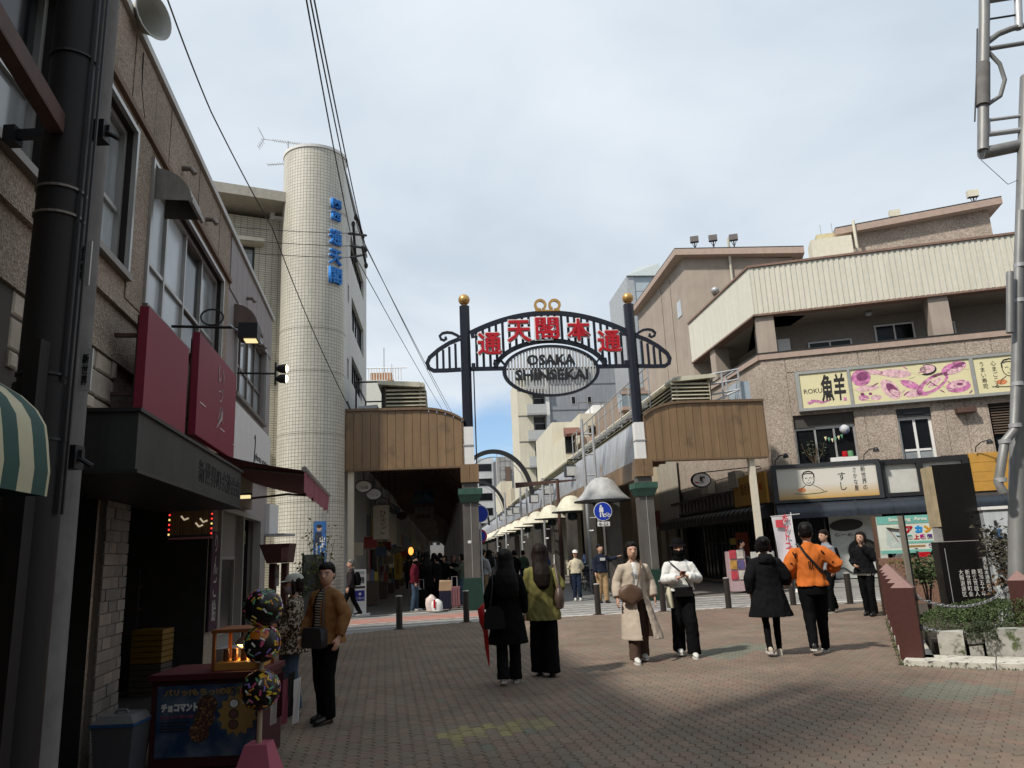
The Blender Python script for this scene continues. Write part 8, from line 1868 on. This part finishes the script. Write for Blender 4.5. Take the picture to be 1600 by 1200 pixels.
 if hem < .9: L_ += [(fx * .4,fy_ * .4,(hem + .95) / 2,(rx + .17) / 2 + k,(ry + .12) / 2 + k)]
 L_ += [(fx,fy_,hem,rx + k,ry + k),(fx,fy_,hem - .01,rx + k - .01,ry + k - .01)]; blob(u,L_,20)
 for s in (-1,1):
  el,hd = Vector(A[s][0]),Vector(A[s][1]); sh_ = Vector((s * .155,-.005,1.315)); e = lerp(el,hd,.93); sh_.z = 1.30; u.tube([sh_ - Vector((s * .08,0,-.03)),sh_ + Vector((0,0,-.005)),lerp(sh_,el,.5),el,lerp(el,e,.6),e],[.05 + puff * .6,.054 + sleeve + puff * .8,.049 + sleeve + puff * .8,.046 + sleeve + puff * .8,.042 + sleeve * 1.3 + puff * .8,.035 + sleeve + puff * .5],12)
 if hood: blob(u,[(0,-.10,1.26,.03,.02),(0,-.125,1.31,.12,.05),(0,-.11,1.37,.125,.075),(0,-.08,1.42,.10,.07),(0,-.06,1.435,.06,.04)])
 else: blob(u,[(0,-.01,1.36,.075,.07),(0,-.012,1.40,.07,.068),(0,-.014,1.415,.066,.064)])
 cut = (lambda c: c.z < hem - .002 and abs(c.x) < .9) if not opened else (lambda c: c.z < hem - .002 or (c.y > .02 and abs(c.x - opened[2] * (1.3 - c.z)) < opened[0] + opened[1] * max(0,1.36 - c.z) and c.z < 1.43 and abs(c.x) < .15 + .3 * opened[1]))
 remesh(u,.012 * V_,'jacket' if hem < 1.0 or puff else 'top',top,t,fold * (1.6 if puff else 1),9,2,cut)
 if inner:
  v = MB(); blob(v,[(0,-.01,1.385,.06,.058),(0,-.008,1.36,.105,.074),(0,-.004,1.32,.15,.088),(0,0,1.2,.158,.108),(0,0,1.05,.146,.108),(0,0,.93,.16,.118),(0,0,.86,.165,.12)]); remesh(v,.013 * V_,'shirt',inner,t,.008,10,2)
 # hair
 if hs:
  h = MB()
  if hs == 'short': blob(h,hd_([(0,-.045,1.475,.045,.03),(0,-.035,1.50,.07,.06),(0,-.03,1.54,.08,.078),(0,-.018,1.58,.084,.09),(0,-.004,1.612,.082,.10),(0,-.004,1.645,.07,.084),(0,-.008,1.675,.036,.045)]),16,yaw)
  else:
   blob(h,hd_([(0,-.03,1.46,.07,.06),(0,-.03,1.52,.084,.085),(0,-.03,1.57,.088,.09),(0,-.014,1.612,.086,.097),(0,-.006,1.642,.07,.084),(0,-.008,1.67,.034,.042)]),16,yaw)
   for s in (-1,1): h.tube([R_(s * .072,.02,1.6),R_(s * .085,.012,1.53),R_(s * .085,.0,1.45 if hs != 'bob' else 1.43)],[.02,.026,.022],8)
   if hs == 'long': blob(h,hd_([(0,-.10,1.02,.05,.012),(.01,-.125,1.07,.12,.03),(0,-.13,1.15,.145,.045),(0,-.12,1.25,.145,.06),(0,-.095,1.35,.125,.07),(0,-.06,1.43,.105,.075),(0,-.035,1.5,.09,.085),(0,-.03,1.56,.08,.08)]))
   if hs == 'wavy': blob(h,hd_([(.03,-.12,1.08,.02,.012),(.03,-.135,1.13,.075,.035),(.02,-.13,1.2,.10,.045),(.02,-.115,1.28,.105,.06),(.01,-.09,1.36,.10,.066),(0,-.06,1.43,.095,.074),(0,-.035,1.5,.09,.085),(0,-.03,1.56,.08,.08)]))
   if hs == 'bun': h.ball(R_(0,-.10,1.60),(.05,.045,.05),12,8); h.tube([R_(0,-.06,1.42),R_(0,-.07,1.36)],[.05,.03],8)
  remesh(h,.010 * V_,'hair',hair,t,.004 if hs in ('long','wavy') else .007,24,1)
 if face and not lo:
  for s in (-1,1):
   e = MB(); e.ball(R_(s * .03,.084,1.541),(.014,.007,.0065),8,6); e.build('eye',mat('eye_dark',(.02,.014,.012),.2),t,smooth=True)
   e = MB(); e.tube([R_(s * .015,.091,1.562),R_(s * .03,.09,1.567),R_(s * .047,.078,1.562)],.0045,5); e.build('eyebrow',HAIRB,t)
  if not mask: e = MB(); e.ball(R_(0,.083,1.476),(.024,.01,.007),10,6); e.build('mouth',mat('lips',(.36,.11,.09),.5),t,smooth=True)
 if mask: e = MB(); blob(e,hd_([(0,.02,1.432,.05,.062),(0,.026,1.46,.064,.08),(0,.024,1.5,.071,.086),(0,.018,1.525,.071,.084)]),16,yaw); e.build('face_mask',mask,t,smooth=True)
 if hat:
  kind,hm = hat; e = MB()
  if kind == 'cap':
   blob(e,hd_([(0,-.006,1.585,.087,.108),(0,-.006,1.63,.083,.102),(0,-.008,1.668,.06,.075),(0,-.008,1.682,.015,.02)]),18,yaw); e.rings([[R_(x,y,z) for x,y,z in ((-.075,.06,1.592),(0,.085,1.6),(.075,.06,1.592))],[R_(x,y,z) for x,y,z in ((-.07,.13,1.582),(0,.18,1.585),(.07,.13,1.582))]],cap=False,closed=False)
  else: blob(e,hd_([(0,-.004,1.575,.12,.13),(0,-.004,1.582,.118,.128),(0,-.006,1.6,.09,.108),(0,-.006,1.65,.085,.10),(0,-.008,1.685,.06,.07),(0,-.008,1.69,.02,.02)]),18,yaw)
  e.build(kind if kind == 'cap' else 'hat',hm,t,smooth=True)
 t.scale = (H / 1.65,) * 3; t.rotation_euler = (0,0,th); t.location = (loc.x,loc.y,.0)
 return t
def add_part(t,mb,name,m,smooth=True):
 o = bpy.data.objects.new(name,mb.mesh(name,m,None,smooth,50)); COL.objects.link(o); o.parent = t; return o
def carried(t,mb,name,lab,cat,m,smooth=True):
 """something a person carries: built in the person's own space, left as a thing of its own at the place it hangs"""
 Mx = Matrix.LocRotScale(t.location,t.rotation_euler.to_quaternion(),t.scale); mb.v = [Mx @ q for q in mb.v]; return tag(mb.build(name,m,smooth=smooth,auto=50),lab,cat)
PI = math.pi; random.seed(77)
# two women walking away
LEATH = mat('black_leather',(.006,.0055,.006),.4,var=.15,spec=.25); BROWNL = mat('brown_leather',(.105,.06,.038),.5,var=.2); MOCHA = mat('mocha_leather',(.085,.055,.042),.45,var=.2)
w1 = person('person with long black hair in a long black coat walking away beside the olive jacket',G(797,1070),.05,1.63,C_BLK,C_BLK2,HAIRB,'long',((-.08,.03),(.16,0)),{-1: ((-.24,-.05,1.10),(-.24,.03,.90))},(.50,.25,.17),SH_W,(.085,.075,.085),face=False,fold=.012)
m_ = MB(); m_.tube([(-.29,.0,1.0),(-.335,-.02,.93),(-.325,-.03,.78),(-.285,-.02,.66),(-.275,-.02,.45),(-.255,-.02,.24)],[.03,.075,.06,.05,.042,.012],10,flat=.5); carried(w1,m_,'umbrella','red folded umbrella carried by the woman in the black coat','umbrella',mat('umbrella_red',(.42,.008,.012),.5,var=.1))
m_ = MB(); m_.rings([[Vector((-.17 + x * w,-.19 + y * .05,z)) for x,y in ((-1,-1),(1,-1),(1,1),(-1,1))] for z,w in ((.70,.12),(.72,.14),(.90,.12),(.97,.06))]); m_.tube([(-.22,-.18,.95),(-.18,-.15,1.2),(-.17,-.05,1.4),(-.17,.05,1.38)],.012,6); carried(w1,m_,'shoulder_bag','black shoulder bag hanging at the left of the woman in the black coat','bag',LEATH)
w2 = person('person with wavy dark brown hair in an olive jacket and black trousers walking away',G(853,1057),-.1,1.69,cloth('olive_cloth',(.17,.155,.055),.14),C_BLK,HAIRD,'wavy',((.10,0),(-.04,.0)),{1: ((.26,-.06,1.12),(.2,.12,1.02))},(.70,.23,.16),SH_B,(.10,.105,.11),face=False,fold=.014,puff=.008)
m_ = MB(); m_.rings([[Vector((.235 + .055 * math.cos(a) * w,-.10 + .11 * w * math.sin(a),z)) for a in [2 * PI * i / 12 for i in range(12)]] for z,w in ((.83,.3),(.85,.9),(.95,1.2),(1.05,1.0),(1.13,.4))]); m_.tube([(.235,-.16,1.1),(.2,-.1,1.36),(.17,0,1.41),(.2,.05,1.3),(.235,-.02,1.1)],.014,6); carried(w2,m_,'shoulder_bag','slouchy mocha brown bag on the shoulder of the olive jacket','bag',MOCHA)
# trench coat and white shirt, coming towards the viewer
BEIGE = cloth('beige_cotton',(.42,.355,.285),.08)
w3 = person('person in an open long beige trench coat over a white shirt walking towards the viewer',G(1000,1034),PI + .08,1.66,BEIGE,cloth('brown_trousers',(.075,.048,.038)),HAIRB,'bob',((-.1,.02),(.14,0)),{-1: ((-.24,-.05,1.11),(-.27,.05,.88)),1: ((.24,-.06,1.11),(.27,.04,.88))},(.32,.30,.25),SH_W,(.085,.08,.085),opened=(.03,.055,-.09),inner=C_WHT,flare=(-.06,.035),fold=.008,sleeve=.03)
m_ = MB(); m_.rings([[Vector((.10 + x,.17 + y,z)) for x,y in [(w * math.cos(a),.055 * math.sin(a)) for a in [2 * PI * i / 14 for i in range(14)]]] for z,w in ((.82,.05),(.84,.12),(.91,.18),(1.0,.17),(1.06,.10),(1.08,.03))]); m_.tube([(.0,.16,1.03),(-.06,.15,1.2),(-.10,.1,1.38),(-.10,-.02,1.42)],.022,6,flat=.4); carried(w3,m_,'crossbody_bag','brown crossbody bag worn over the beige trench coat','bag',BROWNL)
o = lettering('MORE\nLESS',.05,Vector((0,0,0)),Vector((-1,0,0)),Z3,mat('faint_print',(.3,.3,.3),.8),None,fit=(.13,.06)); o.parent = w3; o.location = (-.0,.126,1.22)
w4 = person('person in a black hat, black mask and loose white shirt looking at a phone',G(1074,1026),PI - .05,1.66,C_WHT,C_BLK,HAIRB,'bob',((.14,0),(-.12,.03)),{-1: ((-.25,.02,1.10),(-.06,.22,1.15),(.8,.3,.25)),1: ((.25,.02,1.10),(.06,.22,1.13),(-.8,.3,.25))},(.94,.19,.14),SH_W,(.095,.095,.10),mask=C_BLK,hat=('hat',C_BLK),sleeve=.025,fold=.014,curl=1.1)
m_ = MB(); blob(m_,[(0,0,1.35,.08,.075),(0,0,1.39,.095,.09),(0,.005,1.44,.085,.09),(0,.01,1.46,.07,.08)]); add_part(w4,m_,'scarf',C_BLK)
m_ = MB(); m_.box((-.04,.265,1.16),(.04,.275,1.30)); m_.v = [Vector((q.x,.27 + (q.z - 1.23) * .8,1.19 + (q.z - 1.23) * .45 + (q.y - .27))) for q in m_.v]; carried(w4,m_,'phone','dark red phone held in both hands by the person in the white shirt','phone',mat('phone_case',(.14,.03,.03),.3),False)
m_ = MB(); m_.box((-.14,.12,.86),(.12,.18,.99)); m_.tube([(-.12,.15,.98),(.0,.16,1.2),(.16,.08,1.37)],.01,5); carried(w4,m_,'belt_bag','black bag across the waist of the person in the white shirt','bag',LEATH)
m_ = MB(); blob(m_,[(.18,.02,.70,.05,.09),(.19,.02,.85,.055,.095),(.18,.02,1.0,.03,.06)]); add_part(w4,m_,'shirt_tail',cloth('cream_cloth',(.52,.48,.37)))
# couple walking away on the right
w5 = person('person in a long black hooded coat and cream trainers walking away beside the orange sweater',G(1212,1025),-.12,1.65,C_BLK2,C_BLK,HAIRB,'bun',((-.1,.04),(.12,0)),{1: ((.27,-.02,1.10),(.30,.16,1.0)),-1: ((-.26,-.05,1.1),(-.25,.02,.87))},(.55,.27,.18),mat('cream_shoe',(.50,.43,.35),.5),(.07,.052,.045),face=False,puff=.035,hood=True,fold=.009,feat='sneaker')
ORG = cloth('orange_sweat',(.48,.13,.028),.08)
w6 = person('person in an orange sweater with a black strap across the back striding away',G(1283,1022),-.28,1.82,ORG,C_BLK,HAIRB,'short',((-.16,.05),(.24,0)),{1: ((.33,-.06,1.14),(.27,.16,1.07)),-1: ((-.27,-.02,1.10),(-.27,.12,.95))},(.86,.19,.14),SH_B,(.10,.078,.055),face=False,puff=.012,sleeve=.03,fold=.012,feat='sneaker')
m_ = MB(); blob(m_,[(0,0,.75,.185,.135),(0,0,.77,.19,.14),(0,0,.90,.175,.128)]); add_part(w6,m_,'long_undershirt',C_BLK)
m_ = MB(); m_.tube([(-.13,.06,1.40),(-.115,-.06,1.405),(-.05,-.142,1.28),(.07,-.152,1.12),(.19,-.1,.98)],.022,8,flat=.4); carried(w6,m_,'shoulder_strap','black bag strap slung diagonally over the orange sweater','strap',LEATH)
m_ = MB()
for (a,b) in (((-.02,1.18),(-.02,1.08)),((.0,1.18),(.0,1.07)),((.02,1.18),(.02,1.08))): m_.tube([(a[0],-.146,a[1]),(b[0],-.146,b[1])],.006,4)
for pts in ([(-.20,-.09,1.30),(-.17,-.115,1.22)],[(-.22,-.07,1.26),(-.16,-.11,1.28),(-.18,-.115,1.23)],[(.15,-.125,1.31),(.2,-.1,1.25)],[(.26,-.1,1.2),(.29,-.1,1.17),(.27,-.11,1.15)],[(-.26,-.09,1.16),(-.22,-.11,1.15)]): m_.tube(pts,.009,5)
add_part(w6,m_,'printed_marks',C_BLK)
w7 = person('person in a grey shirt and black trousers walking left behind the orange sweater',G(1303,957),PI / 2 + .3,1.78,cloth('grey_shirt',(.20,.22,.24)),C_BLK,HAIRD,'short',((.12,0),(-.12,.03)),None,(.86,.18,.13),SH_B,(.09,.075,.065),feat='sneaker')
m_ = MB(); blob(m_,[(0,-.19,.92,.13,.07),(0,-.2,1.1,.15,.085),(0,-.18,1.3,.12,.06)]); carried(w7,m_,'backpack','black backpack worn by the person in the grey shirt','backpack',C_BLK)
w8 = person('person in a black jacket smoking with one hand raised to the mouth by the bollards',G(1362,962),PI / 2 + .75,1.70,C_BLK2,C_BLK,HAIRD,'bob',((.05,0),(-.06,0)),{-1: ((-.24,.05,1.12),(-.04,.17,1.40),(.1,-.1,1)),1: ((.24,0,1.10),(.12,.16,1.0))},(.84,.21,.15),SH_B,(.085,.072,.07),puff=.01,curl=1.2)
m_ = MB(); blob(m_,[(0,0,.80,.185,.13),(0,0,.85,.19,.135)]); add_part(w8,m_,'shirt_hem',C_WHT)
# people at the street mouth
w9 = person('person in a white cap, cream cardigan and blue jeans standing with hands behind the back',G(903,938),PI,1.58,cloth('cream_knit',(.50,.45,.33)),C_DJEAN,HAIRD,'bob',((.03,0),(-.03,0)),{-1: ((-.25,-.06,1.1),(-.1,-.16,.95)),1: ((.25,-.06,1.1),(.1,-.16,.95))},(.90,.19,.13),SH_W,(.085,.07,.065),hat=('cap',C_WHT),lo=True)
w10 = person('person in a navy jacket and tan trousers pointing along the street',G(943,942),PI + .35,1.73,C_NVY,cloth('tan_trousers',(.33,.22,.12)),HAIRB,'short',((.06,0),(-.06,0)),{-1: ((-.33,.02,1.22),(-.52,.12,1.30),(-1,.2,.3))},(.86,.19,.13),SH_B,(.095,.08,.075),lo=True)
m_ = MB(); m_.box((-.08,.128,1.2),(.08,.14,1.28)); add_part(w10,m_,'chest_patch',C_WHT,False)
w11 = person('grey-haired person in a dark jacket with a backpack walking left past the white notice board',G(548,966),PI / 2 + .1,1.6,cloth('charcoal_cloth',(.025,.02,.022)),C_BLK,HAIRG,'short',((.28,0),(-.26,.06)),None,(.86,.19,.13),SH_B,(.085,.07,.065),yaw=.1,feat='sneaker',lo=False)
m_ = MB(); blob(m_,[(0,-.2,.92,.13,.08),(0,-.21,1.1,.15,.1),(0,-.18,1.3,.12,.06)]); carried(w11,m_,'backpack','black backpack on the grey-haired person walking left','backpack',C_BLK)
w12 = person('person in a grey jacket reading by the magazine rack beside the cream post',G(1166,926),-PI / 2 - .3,1.68,cloth('slate_grey',(.06,.065,.08)),C_BLK,HAIRB,'short',((.04,0),(-.04,0)),{-1: ((-.2,.1,1.1),(-.05,.26,1.05)),1: ((.2,.1,1.1),(.05,.26,1.05))},(.85,.19,.13),SH_B,lo=True)
# at the snack stall
def m_leo(N,L,tc):
 v = N('ShaderNodeTexVoronoi'); v.inputs['Scale'].default_value = 34; L(tc.outputs['Object'],v.inputs['Vector']); r = N('ShaderNodeValToRGB'); L(v.outputs['Distance'],r.inputs[0]); e = r.color_ramp.elements
 e[0].color = (.12,.07,.035,1); e[0].position = .2; e[1].color = (.02,.016,.014,1); e[1].position = .3; q = e.new(.52); q.color = (.02,.016,.014,1); q = e.new(.58); q.color = (.36,.30,.23,1)
 return r.outputs[0],None,0
def m_str(N,L,tc):
 w = N('ShaderNodeTexWave'); w.bands_direction = 'Z'; w.inputs['Scale'].default_value = 11; w.inputs['Distortion'].default_value = .3; L(tc.outputs['Object'],w.inputs['Vector']); r = N('ShaderNodeValToRGB'); L(w.outputs['Fac'],r.inputs[0]); r.color_ramp.elements[0].color = (.02,.02,.025,1); r.color_ramp.elements[1].color = (.42,.40,.36,1); r.color_ramp.elements[0].position = .5; r.color_ramp.elements[1].position = .62
 return r.outputs[0],None,0
w13 = person('person in a pale cap, leopard-print jacket and wide blue jeans at the snack stall',G(455,1118),PI / 2 + .35,1.45,node_mat('leopard_cloth',m_leo,.85,.2),C_JEAN,HAIRD,'bob',((.02,0),(-.02,0)),{1: ((.22,.04,1.08),(.12,.24,1.12)),-1: ((-.22,.02,1.08),(-.12,.2,.95))},(.74,.23,.17),SH_W,(.10,.10,.105),mask=mat('lilac_mask',(.30,.26,.30),.8),hat=('cap',cloth('pale_cap',(.42,.43,.38))),sleeve=.03,puff=.012)
m_ = MB(); m_.lathe((.05,.34,1.12),[(.03,-.09),(.07,-.02),(.085,.03),(.06,.06),(.02,.075)],12); carried(w13,m_,'snack_cup','paper cup heaped with brown snacks held by the person in leopard print','snack',mat('snack_brown',(.20,.085,.035),.7,var=.5,vscale=40))
w14 = person('person in an open tan padded jacket and striped shirt looking down beside the snack stall',G(508,1128),PI / 2 + 1.0,1.56,cloth('tan_padded',(.19,.095,.038),.15),C_BLK,HAIRB,'short',((.05,0),(-.06,0)),{-1: ((-.25,-.04,1.10),(-.26,.06,.88)),1: ((.25,.0,1.08),(.24,.12,.88))},(.82,.22,.16),SH_B,(.095,.082,.08),opened=(.05,.07,.03),inner=node_mat('striped_shirt',m_str,.85,.2),puff=.018,yaw=.5,fold=.012)
m_ = MB(); m_.rings([[Vector((x * w,.17 + y * .045,z)) for x,y in ((-1,-1),(1,-1),(1,1),(-1,1))] for z,w in ((.78,.14),(.80,.16),(.96,.15),(.99,.12))]); m_.tube([(-.13,.17,.98),(-.1,.14,1.2),(-.05,.08,1.4)],.009,5); carried(w14,m_,'satchel','dark grey satchel worn at the front over the striped shirt','bag',mat('grey_leather',(.03,.03,.034),.4,var=.15))
# the group waiting with luggage at the mouth of the left arcade
GR = 'people waiting with luggage by the green column base'
BURG = cloth('burgundy_cloth',(.10,.012,.022))
person('person in a burgundy jacket and light jeans with a mask, waiting by the luggage',G(648,955),-PI / 2,1.62,BURG,C_JEAN,HAIRB,'short',((.05,0),(-.05,0)),None,(.86,.2,.15),SH_W,(.09,.08,.075),mask=C_BLK,lo=True,puff=.015,grp=GR)
person('tall person with long black hair and a black coat, back turned, beside the burgundy jacket',G(668,950),.1,1.74,C_BLK,C_BLK,HAIRB,'long',((.03,0),(-.03,0)),None,(.6,.23,.16),SH_B,lo=True,grp=GR,face=False)
person('person in a black jacket facing the group over the plastic bags',G(684,944),.9,1.6,C_BLK2,C_BLK,HAIRB,'short',((.03,0),(-.03,0)),None,(.8,.2,.15),SH_B,lo=True,grp=GR,face=False)
person('person with brown hair in a black down jacket behind the paper bag',G(696,940),PI - .6,1.6,C_BLK2,C_DJEAN,HAIRD,'bob',((.03,0),(-.03,0)),None,(.8,.2,.15),SH_B,lo=True,puff=.025,grp=GR)
person('person with dyed red hair and a black leather jacket behind the pink suitcase',G(710,938),PI + .3,1.58,C_BLK,C_BLK,HAIRR,'bob',((.03,0),(-.03,0)),{-1: ((-.25,.08,1.15),(-.1,.25,1.2))},(.85,.2,.14),SH_B,lo=True,grp=GR)
person('person in a grey-green jacket and jeans half hidden by the gate column',G(724,946),PI / 2 - .2,1.62,cloth('grey_green_cloth',(.065,.085,.06)),C_JEAN,HAIRB,'bob',((.03,0),(-.03,0)),{-1: ((-.2,.12,1.15),(-.1,.3,1.22))},(.88,.2,.14),SH_W,lo=True,grp=GR)
def case(x,y,w,h,dp,m,lab,base=0.):
 q = G(x,y); t = thing('suitcase',lab,'suitcase',(q.x,q.y,base),'suitcases of the waiting group'); F = Frame(q,Vector((.97,.2,0)),Vector((.2,-.97,0)))
 MB().fbox(F,-w / 2,w / 2,.06,h,-dp,0).build('shell',m,t)
 for k in range(4): u_ = -w / 2 + w * (k + .5) / 4; MB().fbox(F,u_ - .02,u_ + .02,.1,h - .05,.001,.012).build('ridge',m,t)
 for u_ in (-w / 2 + .04,w / 2 - .04): MB().ball(F.p(u_,.03,-dp / 2),.03,8,6).build('wheel',M_BLACK,t)
 MB().tube([F.p(-.08,h,-dp / 2),F.p(-.08,h + .3,-dp / 2),F.p(.08,h + .3,-dp / 2),F.p(.08,h,-dp / 2)],.012,5).build('handle',M_GALV,t); return F
case(659,954,.42,.62,.26,C_BLK,'black suitcase beside the burgundy jacket'); Fc = case(697,955,.34,.58,.25,mat('navy_case',(.012,.014,.03),.4),'navy suitcase with a paper bag on top'); case(712,951,.32,.66,.25,mat('pink_case',(.26,.12,.13),.35),'pink suitcase next to the navy one')
tag(MB().hexa([Fc.p(-.18,.59,-.22),Fc.p(.17,.59,-.22),Fc.p(.17,.59,-.02),Fc.p(-.18,.59,-.02)],[Fc.p(-.16,.9,-.2),Fc.p(.2,.88,-.2),Fc.p(.2,.86,-.04),Fc.p(-.17,.86,-.04)]).build('paper_bag',mat('kraft_paper',(.30,.20,.12),.8,var=.15)),'brown paper bag standing on the navy suitcase','paper bag')
for x,y,h,lab,m in ((652,946,.66,'white plastic bag hanging from the hand of the burgundy jacket',C_WHT),(675,956,.62,'pale pink and white plastic bag on the ground left of the others',mat('pale_plastic',(.55,.45,.42),.4,var=.15)),(684,956,.46,'white plastic bag with red print on the ground by the navy suitcase',C_WHT)):
 q = G(x,y); mb = MB(); R = []; z0 = .28 if y < 950 else .01
 for z,w in ((0,.11),(.05,.16),(.4,.17),(.62,.15),(.74,.07),(.8,.03)): R.append([Vector((q.x + w * math.cos(a) * (1 + .15 * math.sin(3 * a + z * 9)),q.y - .1 + w * .6 * math.sin(a),z0 + z * (h - z0 * .5))) for a in [2 * PI * i / 12 for i in range(12)]])
 mb.rings(R); tag(mb.build('plastic_bag',m,smooth=True),lab,'plastic bag','plastic bags of the waiting group')
 if x == 684: tag(MB().box((q.x - .1,q.y - .22,.12),(q.x - .04,q.y - .215,.36)).build('red_print',M_RED),'red strip printed on the white plastic bag','print')
w20 = person('person in a light grey hoodie with black backpack and tan trousers beyond the gate',G(757,940),-.5,1.75,cloth('grey_hoodie',(.30,.31,.32)),cloth('khaki_trousers',(.24,.16,.09)),HAIRB,'short',((.1,0),(-.1,0)),None,(.86,.2,.15),SH_W,lo=True,hood=True,face=False,puff=.01)
m_ = MB(); blob(m_,[(0,-.2,.92,.13,.08),(0,-.22,1.1,.15,.1),(0,-.18,1.3,.12,.06)]); carried(w20,m_,'backpack','black backpack on the light grey hoodie','backpack',C_BLK)
# the crowd farther up the street and in the arcade: four walkers copied with other clothes
GC = 'walkers in the crowd beyond the gate'
base_ = [person('walker with long hair and a dark coat in the crowd left of the street centre',Vector((0,40,0)),0,1.6,C_BLK,C_BLK,HAIRB,'long',((.1,0),(-.1,.03)),None,(.6,.22,.15),SH_B,lo=True,face=False,hands=False,grp=GC),
   person('walker in a dark jacket and jeans coming down the street',Vector((1,40,0)),PI,1.7,C_BLK2,C_DJEAN,HAIRB,'short',((.12,0),(-.12,.03)),None,(.86,.19,.14),SH_W,lo=True,face=False,hands=False,grp=GC),
   person('walker in a short pale jacket coming down the street',Vector((2,40,0)),PI,1.62,cloth('stone_cloth',(.30,.28,.25)),C_BLK,HAIRD,'bob',((.12,0),(-.12,.03)),None,(.84,.2,.14),SH_W,lo=True,face=False,hands=False,grp=GC)]
TOPS = [('navy',C_NVY),('grey',cloth('crowd_grey',(.12,.12,.125))),('tan',cloth('crowd_tan',(.26,.19,.12))),('black',C_BLK),('white',C_WHT),('dark green',cloth('crowd_green',(.04,.06,.04))),('dull red',cloth('crowd_red',(.16,.03,.03))),('blue',cloth('crowd_blue',(.05,.08,.16)))]
WH = ['near the gate','past the first street pole','under the first black arch','by the rusty pole','beside the parked bicycles','past the second black arch','deep in the crowd','far up the street','at the far end of the street','in the middle of the roadway','on the left of the roadway','by the right kerb']
spots = [(.9,6,1.75),(1.6,7.5,1.62),(2.2,9.5,1.7),(1.1,11,1.72),(2.9,12.5,1.68),(1.8,14,1.6),(3.3,8.2,1.74),(.8,15.5,1.65),(2.5,17,1.7),(1.4,19,1.74),(3.2,20,1.62),(2.1,22,1.7),(1.0,25,1.66),(2.8,27,1.7),(1.7,30,1.72),(2.4,34,1.68),(1.2,38,1.7),(3.0,42,1.66),(2.0,48,1.7),(1.5,55,1.7),(2.7,62,1.7),(3.6,30,1.7),(3.7,38,1.66),(.8,45,1.7),
   (-1.2,4.5,1.7),(-2.0,8,1.66),(-1.0,10,1.72),(-1.8,13,1.62),(-2.6,16,1.7),(-1.3,18,1.68),(-2.0,22,1.7),(-1.1,26,1.66),(-2.3,30,1.7),(-1.6,36,1.7),(-2.2,44,1.7),(-1.4,54,1.7),(-2.0,66,1.7),(6.6,14,1.7),(7.4,20,1.66),(6.8,28,1.7)]
for i,(t_,d_,h_) in enumerate(spots):
 k = i % 3; p = S(t_ + .0,d_); nmx,mm = TOPS[(i * 5 + 1) % 8]; loc = 'in the left arcade' if t_ < 0 else 'under the right arcade' if t_ > 5 else 'in the street'
 lab = '%s top, %s, %s %s, %s' % (nmx,('long hair','short hair','bobbed hair')[k],'leaving' if i % 2 == 0 else 'approaching',loc,WH[i % 12] if t_ > 0 else ['just inside','by the yellow board','past the box sign','under the blue banner','past the paper lamp','by the first boards','by the second board','by the deep boards','well inside','far inside','at its far part','near its end','at its very end'][i - 24])
 o = base_[k] if i < 3 else dup(base_[k],(p.x,p.y,0),0,lab,GC); o.location = (p.x,p.y,0); o.rotation_euler = (0,0,(.1 if i % 2 == 0 else PI) + random.uniform(-.3,.3)); o.scale = (h_ / 1.65,) * 3; o['label'] = lab
 for c in o.children:
  if c.name.startswith(('jacket','top')): c.material_slots[0].link = 'OBJECT'; c.material_slots[0].material = mm
# clutter of goods and boards along the left arcade
random.seed(5)
for k in range(16):
 d = 1.6 + k * 2.3; z = random.uniform(.7,1.5); c = ((.35,.30,.22),(.30,.05,.04),(.40,.38,.34),(.10,.16,.24),(.42,.30,.06))[k % 5]; p = S(-3.7 + .25 * (k % 2),d)
 t = thing('goods_stand',['beige','red','white','blue','yellow'][k % 5] + ' goods stand outside the %s shop of the left arcade' % ['first','second','third','fourth','fifth','sixth','seventh','eighth','ninth','tenth','eleventh','twelfth','thirteenth','fourteenth','fifteenth','last'][k],'stand',(p.x,p.y,0),'goods stands in the left arcade'); F = Frame(p,tS,-dS)
 MB().fbox(F,-.28,.28,.03,z * .6,-.5,0).build('table',mat('stand_wood',(.10,.075,.055),.8),t)
 for q in range(4): mb = MB(); x = -.26 + q * .135; mb.fbox(F,x,x + .12,z * .6 + .003,z * .6 + random.uniform(.12,.4),-.3,-.04); mb.build('goods',mat('goods_%d' % ((k + q) % 5),((.35,.30,.22),(.30,.05,.04),(.40,.38,.34),(.10,.16,.24),(.42,.30,.06))[(k + q) % 5],.6),t)
 mb = MB(); mb.fbox(F,-.2,.25,z + .55,z + .95,-.06,-.03); mb.fbox(F,-.01,.02,z * .6,z + .549,-.06,-.03); mb.build('price_board',mat('goods_%d' % (k % 5),c),t)
